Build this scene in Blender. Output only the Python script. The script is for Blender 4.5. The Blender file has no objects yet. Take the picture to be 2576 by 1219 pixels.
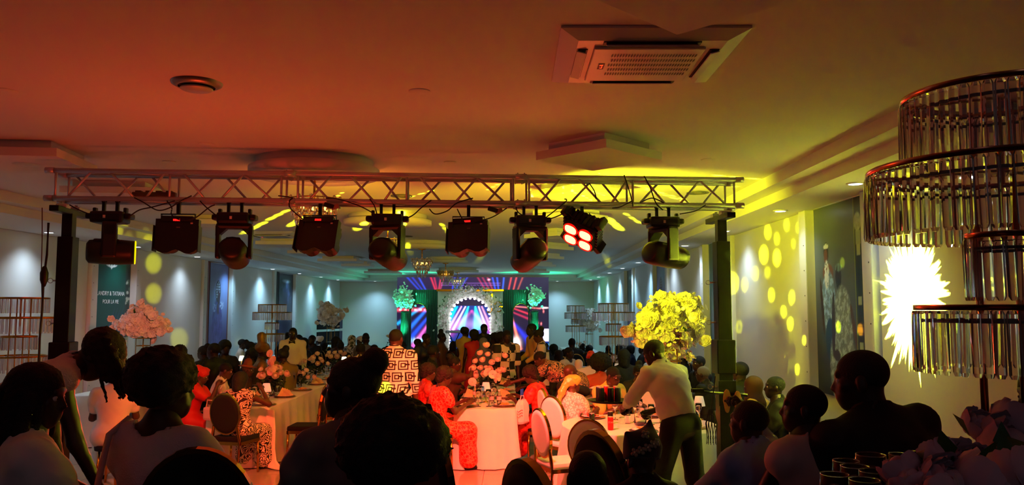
import bpy, bmesh, math, random
import numpy as np
from mathutils import Vector, Matrix, Euler

sc = bpy.context.scene
COL = sc.collection
FPX = 2005.0
CAM = Vector((0.0, 0.0, 2.05))
PITCH = math.atan((775.0 - 609.5) / FPX)
# ---------------------------------------------------------------- camera
cam_d = bpy.data.cameras.new('camera')
cam_d.sensor_width = 36.0
cam_d.lens = 36.0 * FPX / 2576.0
cam_d.clip_start = 0.05
cam_d.clip_end = 200
cam = bpy.data.objects.new('camera', cam_d)
COL.objects.link(cam)
cam.location = CAM
cam.rotation_euler = (math.pi / 2 + PITCH, 0, 0)
sc.camera = cam
# ---------------------------------------------------------------- exposure, world
sc.view_settings.view_transform = 'Standard'
sc.view_settings.look = 'None'
sc.view_settings.exposure = 0.0
sc.view_settings.gamma = 1.0
sc.view_settings.use_curve_mapping = False
w = bpy.data.worlds.new('world')
sc.world = w
w.use_nodes = True
w.node_tree.nodes['Background'].inputs[0].default_value = (0.02, 0.02, 0.03, 1)
w.node_tree.nodes['Background'].inputs[1].default_value = 0.1
cy = sc.cycles
cy.use_denoising = True
cy.max_bounces = 7
cy.diffuse_bounces = 4
cy.glossy_bounces = 3
cy.transmission_bounces = 7
cy.transparent_max_bounces = 8
cy.sample_clamp_indirect = 30.0
cy.caustics_reflective = False
cy.caustics_refractive = False


def at(px, py, d):
    """a point at depth d (metres along the room) seen at this place of the photograph"""
    cp, sp = math.cos(PITCH), math.sin(PITCH)
    u = (px - 1288.0) / FPX
    v = (609.5 - py) / FPX
    dx, dy, dz = u, cp - v * sp, sp + v * cp
    t = d / dy
    return Vector((dx * t, d, CAM.z + dz * t))


def atz(px, py, z):
    p = at(px, py, 1.0)
    t = (z - CAM.z) / (p.z - CAM.z)
    return Vector((p.x * t, t, z))


def atx(px, py, x):
    p = at(px, py, 1.0)
    t = x / p.x
    return Vector((x, t, CAM.z + (p.z - CAM.z) * t))


CEIL, STEP1, SOFF = 3.45, 3.33, 3.22
XL, XR, YB, YF = -7.55, 3.62, 35.0, -2.5
FLOOR0, PLAT = 0.0, 0.55
PLAT_END = 4.7


# ---------------------------------------------------------------- lights
def spot(name, loc, target, power, color, deg, blend=0.3, radius=0.02):
    l = bpy.data.lights.new(name, 'SPOT')
    l.energy = power
    l.color = color
    l.spot_size = math.radians(deg)
    l.spot_blend = blend
    l.shadow_soft_size = radius
    o = bpy.data.objects.new(name, l)
    COL.objects.link(o)
    o.location = loc
    o.rotation_euler = (Vector(target) - Vector(loc)).to_track_quat('-Z', 'Y').to_euler()
    return o


def point(name, loc, power, color, radius=0.05):
    l = bpy.data.lights.new(name, 'POINT')
    l.energy = power
    l.color = color
    l.shadow_soft_size = radius
    o = bpy.data.objects.new(name, l)
    COL.objects.link(o)
    o.location = loc
    return o


YEL = (0.97, 1.0, 0.012)
RED = (1.0, 0.06, 0.03)
COOL = (0.62, 0.80, 1.0)
# white downlights of the soffit (fixtures are built later at the same places)
DOWN = [(3.22, 7.4), (3.22, 9.5), (3.22, 12.0), (3.22, 14.8), (3.22, 17.5), (3.22, 20.3), (3.22, 23.2), (3.22, 26.3), (3.22, 29.7), (3.22, 32.6),
        (-7.12, 6.6), (-7.12, 9.4), (-7.12, 12.2), (-7.12, 15.1), (-7.12, 18.0), (-7.12, 20.9), (-7.12, 23.7), (-7.12, 26.7), (-7.12, 29.7), (-7.12, 32.6),
        (-5.9, 34.35), (1.95, 34.35)]
for i, (x, y) in enumerate(DOWN):
    pw = 78
    if x > 0 and y < 10: pw = 34
    if y > 20: pw = 170
    spot('downlight_beam', (x, y, SOFF - 0.035), (x + (0.12 if x > 0 and y < 34 else (-0.12 if y < 34 else 0)), y + (0.12 if y > 34 else 0), 0), pw, (COOL if y < 19 else (.36, .70, 1.0)), 125, 1.0, 0.13)

# yellow star of light thrown by the right-hand moving head on the near right wall
STAR_SRC = Vector((1.80, 7.10, 2.57))
star_t = atx(2312, 752, XR)
star = spot('yellow_star_gobo', STAR_SRC, star_t, 14000, (0.86, 1.0, 0.04), 60, 0.1, 0.004)
star.data.use_nodes = True
nt = star.data.node_tree
for n in list(nt.nodes): nt.nodes.remove(n)


def N(nt, t, **kw):
    n = nt.nodes.new(t)
    for k, v in kw.items():
        if k.startswith('i_'):
            key = k[2:]
            n.inputs[int(key) if key.isdigit() else key].default_value = v
        else:
            setattr(n, k, v)
    return n


def mth(nt, op, a, b=None, c=None, clamp=False):
    n = nt.nodes.new('ShaderNodeMath')
    n.operation = op
    n.use_clamp = clamp
    for i, v in enumerate((a, b, c)):
        if v is None: continue
        if isinstance(v, (int, float)): n.inputs[i].default_value = v
        else: nt.links.new(v, n.inputs[i])
    return n.outputs[0]


tc = N(nt, 'ShaderNodeTexCoord')
sx = N(nt, 'ShaderNodeSeparateXYZ')
nt.links.new(tc.outputs['Normal'], sx.inputs[0])
zz = mth(nt, 'ABSOLUTE', sx.outputs[2])
u_ = mth(nt, 'DIVIDE', sx.outputs[0], zz)
v_ = mth(nt, 'DIVIDE', sx.outputs[1], zz)
r_ = mth(nt, 'SQRT', mth(nt, 'ADD', mth(nt, 'MULTIPLY', u_, u_), mth(nt, 'MULTIPLY', v_, v_)))
th = mth(nt, 'ARCTAN2', v_, u_)
nz = N(nt, 'ShaderNodeTexNoise', noise_dimensions='1D')
nz.inputs['Scale'].default_value = 8.5
nz.inputs['Detail'].default_value = 2.0
nt.links.new(th, nz.inputs['W'])
edge = mth(nt, 'ADD', mth(nt, 'MULTIPLY', nz.outputs[0], 0.33), 0.135)
s_ = mth(nt, 'MULTIPLY', mth(nt, 'SUBTRACT', edge, r_), 28.0, clamp=True)
halo = mth(nt, 'MULTIPLY', mth(nt, 'SUBTRACT', 0.54, r_), 0.009, clamp=True)
em = N(nt, 'ShaderNodeEmission')
nt.links.new(mth(nt, 'ADD', s_, halo), em.inputs['Strength'])
lo = N(nt, 'ShaderNodeOutputLight')
nt.links.new(em.outputs[0], lo.inputs[0])

# red wash of the LED pars on the tables beyond the truss
PAR_X = {443: -2.93, 803: -1.68, 1180: -0.37, 1468: 0.62}
for k, (x, tx, ty, pw, c) in enumerate([(-2.93, -3.4, 9.9, 430, (1, .10, .03)), (-1.68, -2.3, 10.6, 190, (1, .06, .025)),
                                         (-0.37, -0.4, 10.2, 1350, (1, .075, .045)), (0.15, 0.75, 9.2, 700, (1, .08, .06))]):
    spot('par_red_wash', (x, 7.45, 2.42), (tx, ty, 0.5), pw, c, 66, 0.8, 0.06)
spot('par_red_side', (0.62, 6.7, 2.32), (-1.0, 2.5, 3.45), 30, (1, .10, .03), 100, 1.0, 0.08)
# free point light added to redden the ceiling over the camera
point('red_room_spill', (-2.2, 5.6, 1.6), 52, (1.0, 0.065, 0.018), 0.25)
# wide yellow wash of the moving heads on the ceiling beyond the truss
spot('yellow_wash', (0.40, 7.5, 2.5), (1.9, 9.6, 3.45), 760, YEL, 78, 1.0, 0.08)
spot('yellow_wash', (0.38, 7.5, 2.5), (-0.6, 11.5, 3.45), 400, (1.0, .72, .012), 62, 1.0, 0.08)
spot('yellow_wash', (-1.15, 7.5, 2.5), (-2.8, 11.5, 3.45), 220, (1.0, .62, .012), 60, 1.0, 0.08)
spot('yellow_wash', (0.0, 7.5, 2.6), (0.3, 18.0, 3.45), 620, YEL, 28, 1.0, 0.08)
spot('orange_wash', (-1.9, 7.5, 2.4), (-1.9, 9.0, 3.45), 70, (1.0, .24, .02), 120, 1.0, 0.08)
point('rear_fill_light', (-2.5, -1.6, 2.5), 3.5, (.72, .66, 1.0), .3)  # dim fill added for the weak ambience behind the camera
point('rear_fill_light', (1.2, -1.8, 2.8), 5, (.66, .80, 1.0), .25)  # cool light added behind the camera for highlights on the glasses
spot('yellow_bouquet_beam', (0.1, 7.35, 2.5), (1.75, 9.0, 1.85), 240, YEL, 26, 0.6, 0.03)
# separate facets of the moving-head gobo: (photo place, surface, source, power, cone in degrees)
SA = Vector((0.30, 7.42, 2.50))
SB = Vector((-1.15, 7.42, 2.48))
SC = Vector((-3.2, 7.4, 2.55))
FACETS = []
for px, py, dg, pw, S in [
    (700, 540, 2.4, 700, SB), (752, 553, 2.8, 1500, SB), (850, 492, 1.8, 380, SB), (640, 572, 2.2, 1300, SB), (905, 562, 3.0, 1300, SB),
    (1012, 543, 3.4, 1900, SB), (1060, 487, 2.0, 500, SA), (1120, 575, 1.8, 600, SB), (1180, 612, 1.5, 500, SB), (1030, 625, 1.3, 450, SB),
    (1210, 645, 1.3, 500, SA), (1330, 478, 2.4, 600, SA), (1372, 491, 2.0, 900, SA), (1440, 482, 2.6, 900, SA), (1476, 498, 2.4, 1300, SA),
    (1505, 487, 2.2, 900, SA), (1580, 477, 2.2, 1100, SA), (1595, 497, 2.4, 1200, SA), (1650, 484, 2.0, 600, SA), (1690, 492, 2.0, 900, SA),
    (1722, 506, 2.2, 700, SA), (1800, 462, 2.8, 500, SA), (1545, 562, 3.0, 1500, SA), (1590, 548, 2.0, 700, SA), (1500, 470, 2.0, 500, SA),
    (1420, 455, 2.0, 300, SA), (1850, 445, 2.8, 500, SA), (1240, 470, 2.0, 300, SA), (1640, 452, 2.4, 300, SA), (1530, 655, 1.2, 500, SA)]:
    on_med = 1335 < px < 1608 and 462 < py < 522
    T_ = atz(px, py, 3.3 if on_med else CEIL)
    for f_ in (-.10, .0, .11):
        FACETS.append((Vector((T_.x + (T_.x - S.x) * f_, T_.y + (T_.y - S.y) * f_, T_.z)), dg * .58, pw * (9 if on_med else 24), S))
for px, py, dg, pw in [(1935, 583, 3.0, 1100), (1983, 565, 2.6, 1000), (2012, 572, 2.2, 600), (1958, 600, 2.6, 700), (1925, 640, 3.6, 2600),
                       (1958, 648, 3.4, 2600), (1903, 688, 2.8, 1000), (1876, 716, 2.6, 1100), (1848, 712, 3.6, 3000), (1944, 742, 2.8, 1200),
                       (1996, 748, 3.0, 1000), (1975, 785, 2.6, 1100), (1992, 815, 2.8, 1300), (1862, 822, 2.2, 900), (1965, 862, 2.4, 700),
                       (1983, 892, 2.2, 700), (2010, 930, 2.2, 700), (1860, 893, 2.2, 700), (1934, 685, 2.6, 500), (2000, 612, 2.0, 500),
                       (2037, 860, 2.0, 900), (1745, 745, 1.8, 300), (2110, 822, 2.4, 700), (2165, 830, 2.6, 800), (2120, 660, 2.2, 300)]:
    FACETS.append((atx(px, py, XR - 0.03), dg, pw * 3.2, SA))
for px, py, dg, pw in [(385, 662, 2.6, 1600), (385, 738, 2.6, 1500), (450, 852, 2.8, 1300), (312, 672, 1.6, 500), (605, 868, 2.0, 500),
                       (655, 765, 2.0, 400)]:
    FACETS.append((atx(px, py, XL + 0.03), dg, pw * 3, SB))
for px, py, dg, pw in [(360, 606, 2.2, 2200), (325, 583, 2.4, 1200), (300, 598, 2.0, 500), (395, 590, 1.8, 500), (770, 693, 1.6, 1500)]:
    FACETS.append((atz(px, py, SOFF), dg, pw, SB))
for px, py, dg, pw in [(1540, 724, 2.1, 2600), (770, 765, 1.9, 900), (893, 787, 1.6, 500), (940, 852, 1.5, 900)]:
    FACETS.append((at(px, py, YB - 0.05), dg, pw, SA))
FACETS.append((at(1235, 752, 31.0), 1.4, 2600, SA))
FACETS.append((at(985, 985, 9.9), 3.4, 1500, Vector((-3.9, 7.5, 2.35))))
for T, dg, pw, S in FACETS:
    spot('yellow_gobo_facet', S, T, pw, YEL, dg, 0.75, 0.012)
# green uplights at the stage pillars, stage wash
spot('green_uplight', (-4.3, 30.3, .5), (-4.2, 31.1, 2.5), 900, (0.02, 1.0, 0.42), 60, 0.8, 0.05)
spot('green_uplight', (.95, 30.3, .5), (.87, 31.1, 2.5), 900, (0.02, 1.0, 0.42), 60, 0.8, 0.05)
spot('green_uplight', (-5.4, 31.5, 0.4), (-4.9, 31.0, 3.45), 110, (0.02, 1.0, 0.42), 110, 0.8, 0.05)
spot('green_uplight', (2.0, 31.5, 0.4), (1.6, 31.0, 3.45), 110, (0.02, 1.0, 0.42), 110, 0.8, 0.05)
spot('pink_blossom_beam', (-2.9, 7.5, 2.4), (-5.8, 12.6, 1.75), 520, (1.0, .20, .11), 24, 1.0, .05)
spot('amber_shirt_beam', (-1.15, 7.45, 2.4), (-1.45, 10.0, 1.25), 85, (1.0, .42, .04), 24, 0.8, .04)
spot('lime_waiter_beam', (3.2, 7.0, 2.9), (1.6, 7.6, 1.4), 30, (.75, 1.0, .04), 40, 1.0, .05)
point('stage_glow', (-1.6, 30.2, 1.9), 26, (0.8, 0.85, 1.0), 0.3)
# ================================================================ helpers
def lin(c):
    if isinstance(c, str):
        c = c.lstrip('#')
        c = [int(c[i:i + 2], 16) / 255 for i in (0, 2, 4)]
        return tuple((x / 12.92 if x <= 0.04045 else ((x + 0.055) / 1.055) ** 2.4) for x in c)
    return tuple(c)


MATS = {}


def M(name, col='#808080', rough=0.5, metal=0.0, emit=None, es=0.0, bump=0.0, bscale=40.0, var=0.0, trans=0.0, ior=1.45,
      pattern=None, col2=None, pscale=8.0, attr=None, alpha=1.0, sheen=0.0, spec=0.5):
    if name in MATS: return MATS[name]
    m = bpy.data.materials.new(name)
    m.use_nodes = True
    nt = m.node_tree
    b = nt.nodes['Principled BSDF']
    c = lin(col)
    b.inputs['Base Color'].default_value = (*c, 1)
    b.inputs['Roughness'].default_value = rough
    b.inputs['Metallic'].default_value = metal
    b.inputs['IOR'].default_value = ior
    b.inputs['Transmission Weight'].default_value = trans
    b.inputs['Sheen Weight'].default_value = sheen
    b.inputs['Specular IOR Level'].default_value = spec
    if emit is not None:
        b.inputs['Emission Color'].default_value = (*lin(emit), 1)
        b.inputs['Emission Strength'].default_value = es
        m.cycles.emission_sampling = 'NONE'
    L = nt.links.new
    tcn = N(nt, 'ShaderNodeTexCoord')
    if attr:
        a = N(nt, 'ShaderNodeVertexColor', layer_name=attr)
        if es > 0:
            L(a.outputs[0], b.inputs['Emission Color'])
            b.inputs['Emission Strength'].default_value = es
            b.inputs['Base Color'].default_value = (0.01, 0.01, 0.01, 1)
            m.cycles.emission_sampling = 'NONE'
        else:
            L(a.outputs[0], b.inputs['Base Color'])
    if bump > 0 or var > 0:
        nz = N(nt, 'ShaderNodeTexNoise')
        nz.inputs['Scale'].default_value = bscale
        nz.inputs['Detail'].default_value = 4
        L(tcn.outputs['Object'], nz.inputs['Vector'])
        if bump > 0:
            bp = N(nt, 'ShaderNodeBump')
            bp.inputs['Strength'].default_value = bump
            bp.inputs['Distance'].default_value = 0.01
            L(nz.outputs[0], bp.inputs['Height'])
            L(bp.outputs[0], b.inputs['Normal'])
        if var > 0 and not pattern and not attr:
            mx = N(nt, 'ShaderNodeMix', data_type='RGBA')
            mx.inputs['A'].default_value = (*[x * (1 - var) for x in c], 1)
            mx.inputs['B'].default_value = (*[min(1, x * (1 + var)) for x in c], 1)
            L(nz.outputs[0], mx.inputs['Factor'])
            L(mx.outputs['Result'], b.inputs['Base Color'])
    if pattern:
        c2 = lin(col2)
        sp = N(nt, 'ShaderNodeSeparateXYZ')
        mp = N(nt, 'ShaderNodeMapping')
        mp.inputs['Scale'].default_value = (pscale,) * 3
        L(tcn.outputs['Object'], mp.inputs['Vector'])
        L(mp.outputs[0], sp.inputs[0])
        if pattern == 'maze':      # broken concentric rectangles, like a woven key border
            fx = mth(nt, 'FRACT', mth(nt, 'ADD', sp.outputs[0], 100.0))
            row = mth(nt, 'FLOOR', sp.outputs[2])
            fz = mth(nt, 'FRACT', mth(nt, 'ADD', sp.outputs[2], 100.0))
            fx2 = mth(nt, 'FRACT', mth(nt, 'ADD', mth(nt, 'ADD', sp.outputs[0], 100.0), mth(nt, 'MULTIPLY', row, 0.5)))
            mxx = mth(nt, 'MAXIMUM', mth(nt, 'ABSOLUTE', mth(nt, 'SUBTRACT', fx2, 0.5)), mth(nt, 'ABSOLUTE', mth(nt, 'SUBTRACT', fz, 0.5)))
            ring = mth(nt, 'FRACT', mth(nt, 'MULTIPLY', mxx, 5.0))
            fac = mth(nt, 'GREATER_THAN', ring, 0.5)
            brk = mth(nt, 'MULTIPLY', mth(nt, 'GREATER_THAN', fx2, 0.62), mth(nt, 'LESS_THAN', mth(nt, 'ABSOLUTE', mth(nt, 'SUBTRACT', fz, 0.55)), 0.07))
            fac = mth(nt, 'MAXIMUM', fac, brk)
        elif pattern == 'scroll':
            nz2 = N(nt, 'ShaderNodeTexNoise')
            nz2.inputs['Scale'].default_value = 1.0
            nz2.inputs['Distortion'].default_value = 2.2
            nz2.inputs['Detail'].default_value = 0.5
            L(mp.outputs[0], nz2.inputs['Vector'])
            f = mth(nt, 'FRACT', mth(nt, 'MULTIPLY', nz2.outputs[0], 7.0))
            fac = mth(nt, 'GREATER_THAN', f, 0.5)
        elif pattern == 'lace':
            vo = N(nt, 'ShaderNodeTexVoronoi', feature='DISTANCE_TO_EDGE')
            vo.inputs['Scale'].default_value = 1.0
            nz3 = N(nt, 'ShaderNodeTexNoise')
            nz3.inputs['Scale'].default_value = 2.0
            L(mp.outputs[0], nz3.inputs['Vector'])
            va = N(nt, 'ShaderNodeVectorMath', operation='ADD')
            L(mp.outputs[0], va.inputs[0])
            L(nz3.outputs[1], va.inputs[1])
            L(va.outputs[0], vo.inputs['Vector'])
            fac = mth(nt, 'LESS_THAN', vo.outputs[0], 0.09)
        elif pattern == 'dots':
            vo = N(nt, 'ShaderNodeTexVoronoi')
            vo.inputs['Scale'].default_value = 1.0
            L(mp.outputs[0], vo.inputs['Vector'])
            fac = mth(nt, 'LESS_THAN', vo.outputs['Distance'], 0.33)
        elif pattern == 'blocks':
            a_ = mth(nt, 'ADD', mth(nt, 'FLOOR', sp.outputs[0]), mth(nt, 'FLOOR', sp.outputs[2]))
            ck = mth(nt, 'FRACT', mth(nt, 'MULTIPLY', a_, 0.5))
            vo = N(nt, 'ShaderNodeTexVoronoi')
            vo.inputs['Scale'].default_value = 1.0
            vo.inputs['Randomness'].default_value = 0.2
            L(mp.outputs[0], vo.inputs['Vector'])
            dd = mth(nt, 'LESS_THAN', vo.outputs['Distance'], 0.25)
            fac = mth(nt, 'ABSOLUTE', mth(nt, 'SUBTRACT', mth(nt, 'GREATER_THAN', ck, 0.25), mth(nt, 'MULTIPLY', dd, 1.0)))
        else:                      # marble-like swirl
            nz2 = N(nt, 'ShaderNodeTexNoise')
            nz2.inputs['Scale'].default_value = 1.0
            nz2.inputs['Distortion'].default_value = 1.0
            L(mp.outputs[0], nz2.inputs['Vector'])
            fac = mth(nt, 'MULTIPLY', mth(nt, 'SUBTRACT', nz2.outputs[0], 0.42), 6.0, clamp=True)
        mx = N(nt, 'ShaderNodeMix', data_type='RGBA')
        mx.inputs['A'].default_value = (*c, 1)
        mx.inputs['B'].default_value = (*c2, 1)
        L(fac, mx.inputs['Factor'])
        L(mx.outputs['Result'], b.inputs['Base Color'])
    MATS[name] = m
    return m


class MB:
    """collects shapes into one mesh"""

    def __init__(s):
        s.v = []; s.f = []; s.sm = []; s.mi = []; s.cur = 0

    def add(s, verts, faces, smooth=False):
        o = len(s.v)
        s.v.extend([tuple(v) for v in verts])
        s.f.extend([tuple(i + o for i in f) for f in faces])
        s.sm.extend([smooth] * len(faces))
        s.mi.extend([s.cur] * len(faces))

    def box(s, c, size, rz=0.0, rx=0.0, ry=0.0, bev=0.0):
        hx, hy, hz = size[0] / 2, size[1] / 2, size[2] / 2
        R = Euler((rx, ry, rz)).to_matrix()
        if bev <= 0:
            V = [(x, y, z) for x in (-hx, hx) for y in (-hy, hy) for z in (-hz, hz)]
            F = [(0, 1, 3, 2), (4, 6, 7, 5), (0, 4, 5, 1), (2, 3, 7, 6), (0, 2, 6, 4), (1, 5, 7, 3)]
        else:
            b = min(bev, hx * .95, hy * .95, hz * .95)
            bm = bmesh.new()
            bmesh.ops.create_cube(bm, size=1.0)
            for v in bm.verts: v.co = (v.co.x * 2 * hx, v.co.y * 2 * hy, v.co.z * 2 * hz)
            bmesh.ops.bevel(bm, geom=bm.edges[:], offset=b, segments=2, affect='EDGES', profile=0.6)
            bm.verts.index_update()
            V = [tuple(v.co) for v in bm.verts]
            F = [tuple(v.index for v in f.verts) for f in bm.faces]
            bm.free()
        c = Vector(c)
        s.add([R @ Vector(v) + c for v in V], F)
        return s

    def tube(s, a, b, r, n=8, r2=None, caps=True):
        a, b = Vector(a), Vector(b)
        r2 = r if r2 is None else r2
        d = (b - a)
        if d.length < 1e-7: return s
        q = d.to_track_quat('Z', 'Y').to_matrix()
        V = []
        for (p, rr) in ((a, r), (b, r2)):
            for i in range(n):
                t = 2 * math.pi * i / n
                V.append(p + q @ Vector((rr * math.cos(t), rr * math.sin(t), 0)))
        F = [(i, (i + 1) % n, n + (i + 1) % n, n + i) for i in range(n)]
        o = len(s.v)
        s.add(V, F, True)
        if caps:
            s.add([], [])
            s.f.append(tuple(o + i for i in reversed(range(n)))); s.sm.append(False); s.mi.append(s.cur)
            s.f.append(tuple(o + n + i for i in range(n))); s.sm.append(False); s.mi.append(s.cur)
        return s

    def path(s, pts, r, n=6, closed=False):
        pts = [Vector(p) for p in pts]
        m = len(pts)
        V = []
        up = Vector((0, 0, 1))
        for i, p in enumerate(pts):
            if closed: d = pts[(i + 1) % m] - pts[i - 1]
            else: d = pts[min(i + 1, m - 1)] - pts[max(i - 1, 0)]
            d.normalize()
            x = d.cross(up)
            if x.length < 0.05: x = d.cross(Vector((1, 0, 0)))
            x.normalize()
            y = x.cross(d)
            rr = r[i] if isinstance(r, (list, tuple)) else r
            for k in range(n):
                t = 2 * math.pi * k / n
                V.append(p + x * (rr * math.cos(t)) + y * (rr * math.sin(t)))
        F = []
        for i in range(m if closed else m - 1):
            j = (i + 1) % m
            for k in range(n):
                F.append((i * n + k, j * n + k, j * n + (k + 1) % n, i * n + (k + 1) % n))
        s.add(V, F, True)
        return s

    def lathe(s, prof, n=24, c=(0, 0, 0), axis='Z', smooth=True, sx=1.0, sy=1.0):
        V = []
        for (r, z) in prof:
            for i in range(n):
                t = 2 * math.pi * i / n
                p = (r * math.cos(t) * sx, r * math.sin(t) * sy, z)
                if axis == 'Y': p = (p[0], p[2], p[1])
                if axis == 'X': p = (p[2], p[0], p[1])
                V.append((p[0] + c[0], p[1] + c[1], p[2] + c[2]))
        F = []
        for j in range(len(prof) - 1):
            for i in range(n):
                F.append((j * n + i, j * n + (i + 1) % n, (j + 1) * n + (i + 1) % n, (j + 1) * n + i))
        s.add(V, F, smooth)
        return s

    def ell(s, c, r, n=12, m=8, R=None):
        V = []; F = []
        for j in range(m + 1):
            ph = math.pi * j / m
            for i in range(n):
                t = 2 * math.pi * i / n
                p = Vector((r[0] * math.sin(ph) * math.cos(t), r[1] * math.sin(ph) * math.sin(t), r[2] * math.cos(ph)))
                if R is not None: p = R @ p
                V.append(p + Vector(c))
        for j in range(m):
            for i in range(n):
                F.append((j * n + i, (j + 1) * n + i, (j + 1) * n + (i + 1) % n, j * n + (i + 1) % n))
        s.add(V, F, True)
        return s

    def prism(s, poly, a, b, axis='Z'):
        """extrude a flat outline between two levels of an axis"""
        n = len(poly)
        V = []
        for lv in (a, b):
            for (x, y) in poly:
                V.append({'Z': (x, y, lv), 'Y': (x, lv, y), 'X': (lv, x, y)}[axis])
        F = [tuple(reversed(range(n))), tuple(range(n, 2 * n))] + [(i, (i + 1) % n, n + (i + 1) % n, n + i) for i in range(n)]
        s.add(V, F)
        return s

    def mesh(s, name):
        me = bpy.data.meshes.new(name)
        me.from_pydata(s.v, [], s.f)
        if any(s.sm): me.polygons.foreach_set('use_smooth', s.sm)
        if any(s.mi): me.polygons.foreach_set('material_index', s.mi)
        me.update()
        return me

    def build(s, name, mat=None, parent=None, loc=(0, 0, 0), rot=(0, 0, 0)):
        return obj(name, s.mesh(name), mat, parent, loc, rot)


def obj(name, me, mat=None, parent=None, loc=(0, 0, 0), rot=(0, 0, 0), fixn=False):
    if isinstance(me, MB): me = me.mesh(name)
    if mat is not None:
        for m in (mat if isinstance(mat, (list, tuple)) else [mat]):
            me.materials.append(m)
    o = bpy.data.objects.new(name, me)
    COL.objects.link(o)
    o.location = loc
    o.rotation_euler = rot
    if parent is not None: o.parent = parent
    return o


def fix_normals(me):
    bm = bmesh.new(); bm.from_mesh(me)
    bmesh.ops.recalc_face_normals(bm, faces=bm.faces)
    bm.to_mesh(me); bm.free()


def thing(name, label, cat, loc=(0, 0, 0), rz=0.0, group=None, rot=None):
    o = bpy.data.objects.new(name, None)
    o.empty_display_size = 0.1
    COL.objects.link(o)
    o.location = loc
    o.rotation_euler = rot if rot else (0, 0, rz)
    o['label'] = label; o['category'] = cat
    if group: o['group'] = group
    return o


def tag(o, label, cat, group=None, kind=None):
    o['label'] = label; o['category'] = cat
    if group: o['group'] = group
    if kind: o['kind'] = kind
    return o


def struct(o):
    o['kind'] = 'structure'
    return o


KIDS = {}


def children(o):
    return [c for c in bpy.data.objects if c.parent == o]


def dup(root, loc, rz=None, label=None, group=None, rot=None, scale=None):
    """copy a thing with its parts and sub-parts"""
    r = root.copy(); COL.objects.link(r); r.location = loc
    if rz is not None: r.rotation_euler = (0, 0, rz)
    if rot is not None: r.rotation_euler = rot
    if scale is not None: r.scale = (scale,) * 3
    if label: r['label'] = label
    if group: r['group'] = group
    if root.name not in KIDS: KIDS[root.name] = [(c, children(c)) for c in children(root)]
    for ch, gs in KIDS[root.name]:
        c = ch.copy(); COL.objects.link(c); c.parent = r
        for g in gs:
            d = g.copy(); COL.objects.link(d); d.parent = c
    return r


def grid_paint(name, w, h, nx, nz, img, mat, parent=None, loc=(0, 0, 0), rot=(0, 0, 0)):
    """a flat upright sheet (width along X, height along Z) that carries a printed or shown picture"""
    xs = np.linspace(0, w, nx + 1); zs = np.linspace(0, h, nz + 1)
    X, Z = np.meshgrid(xs, zs, indexing='ij')
    V = np.stack([X, np.zeros_like(X), Z], -1).reshape(-1, 3)
    i, j = np.meshgrid(np.arange(nx), np.arange(nz), indexing='ij')
    a = (i * (nz + 1) + j).ravel()
    F = np.stack([a, a + nz + 1, a + nz + 2, a + 1], -1)
    me = bpy.data.meshes.new(name)
    me.vertices.add(len(V)); me.vertices.foreach_set('co', V.ravel())
    me.loops.add(F.size); me.loops.foreach_set('vertex_index', F.ravel())
    me.polygons.add(len(F)); me.polygons.foreach_set('loop_start', np.arange(len(F)) * 4)
    me.update(calc_edges=True)
    ca = me.color_attributes.new('print', 'FLOAT_COLOR', 'POINT')
    rgb = img(X / w, Z / h)
    out = np.ones(X.shape + (4,), dtype=np.float32)
    out[..., :3] = rgb
    ca.data.foreach_set('color', out.reshape(-1, 4).ravel())
    return obj(name, me, mat, parent, loc, rot)


white_wall = M('wall_paint', '#d9d8d2', 0.75, bump=0.05, bscale=60)
ceil_paint = M('ceiling_paint', '#dedcd6', 0.8, bump=0.03, bscale=25)
gold = M('gold_metal', '#d9a441', 0.22, 1.0)
gold_dk = M('gold_satin', '#b8862f', 0.3, 1.0)
alu = M('truss_aluminium', '#c4c4ca', 0.42, 0.55, bump=0.03, bscale=90)
black_pl = M('black_plastic', '#050506', 0.45, bump=0.02, bscale=80)
black_mt = M('black_steel', '#101114', 0.45, 0.3)
crystal = M('crystal_glass', '#f4f6f8', 0.03, trans=1.0, ior=1.5)
glass = M('clear_glass', '#ffffff', 0.0, trans=1.0, ior=1.45)

# ================================================================ the room shell
rng = random.Random(7)


def slab(name, x0, x1, y0, y1, z0, z1, mat, parent=None):
    return MB().box(((x0 + x1) / 2, (y0 + y1) / 2, (z0 + z1) / 2), (x1 - x0, y1 - y0, z1 - z0)).build(name, mat, parent)


floor_m = M('floor_base', '#6f675d', 0.35)
fl = struct(slab('floor', XL - .2, XR + .2, YF - .2, YB + .2, -0.2, -0.012, floor_m))
tile_m = M('polished_tile', '#a89a88', 0.12, var=0.12, bscale=1.7)
ts = 0.6
tme = MB().box((0, 0, -0.006), (ts - 0.006, ts - 0.006, 0.012), bev=0.002).mesh('tile')
tme.materials.append(tile_m)
ntile = 0
rest = MB()
ix = 0
x = XL
while x < XR - 0.01:
    y = 4.7
    while y < YB - 0.01:
        cx, cyy = x + ts / 2, y + ts / 2
        if -4.3 < cx < 1.9 and 8.4 < cyy < 14.4:
            o = bpy.data.objects.new('tile', tme); COL.objects.link(o)
            o.location = (cx, cyy, rng.uniform(-0.0006, 0.0)); o.parent = fl
            ntile += 1
        else:
            rest.box((cx, cyy, -0.006), (ts - 0.006, ts - 0.006, 0.012))
        y += ts
    x += ts
o = rest.build('tile', tile_m, fl); o['kind'] = 'stuff'
# raised platform at the camera's end
plat_m = M('platform_carpet', '#2a2624', 0.9, bump=0.2, bscale=200)
struct(slab('floor_platform', XL, XR, YF, PLAT_END, 0.0, PLAT, plat_m))

struct(slab('ceiling', XL - .2, XR + .2, YF - .2, YB + .2, CEIL, CEIL + .2, ceil_paint))
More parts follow.
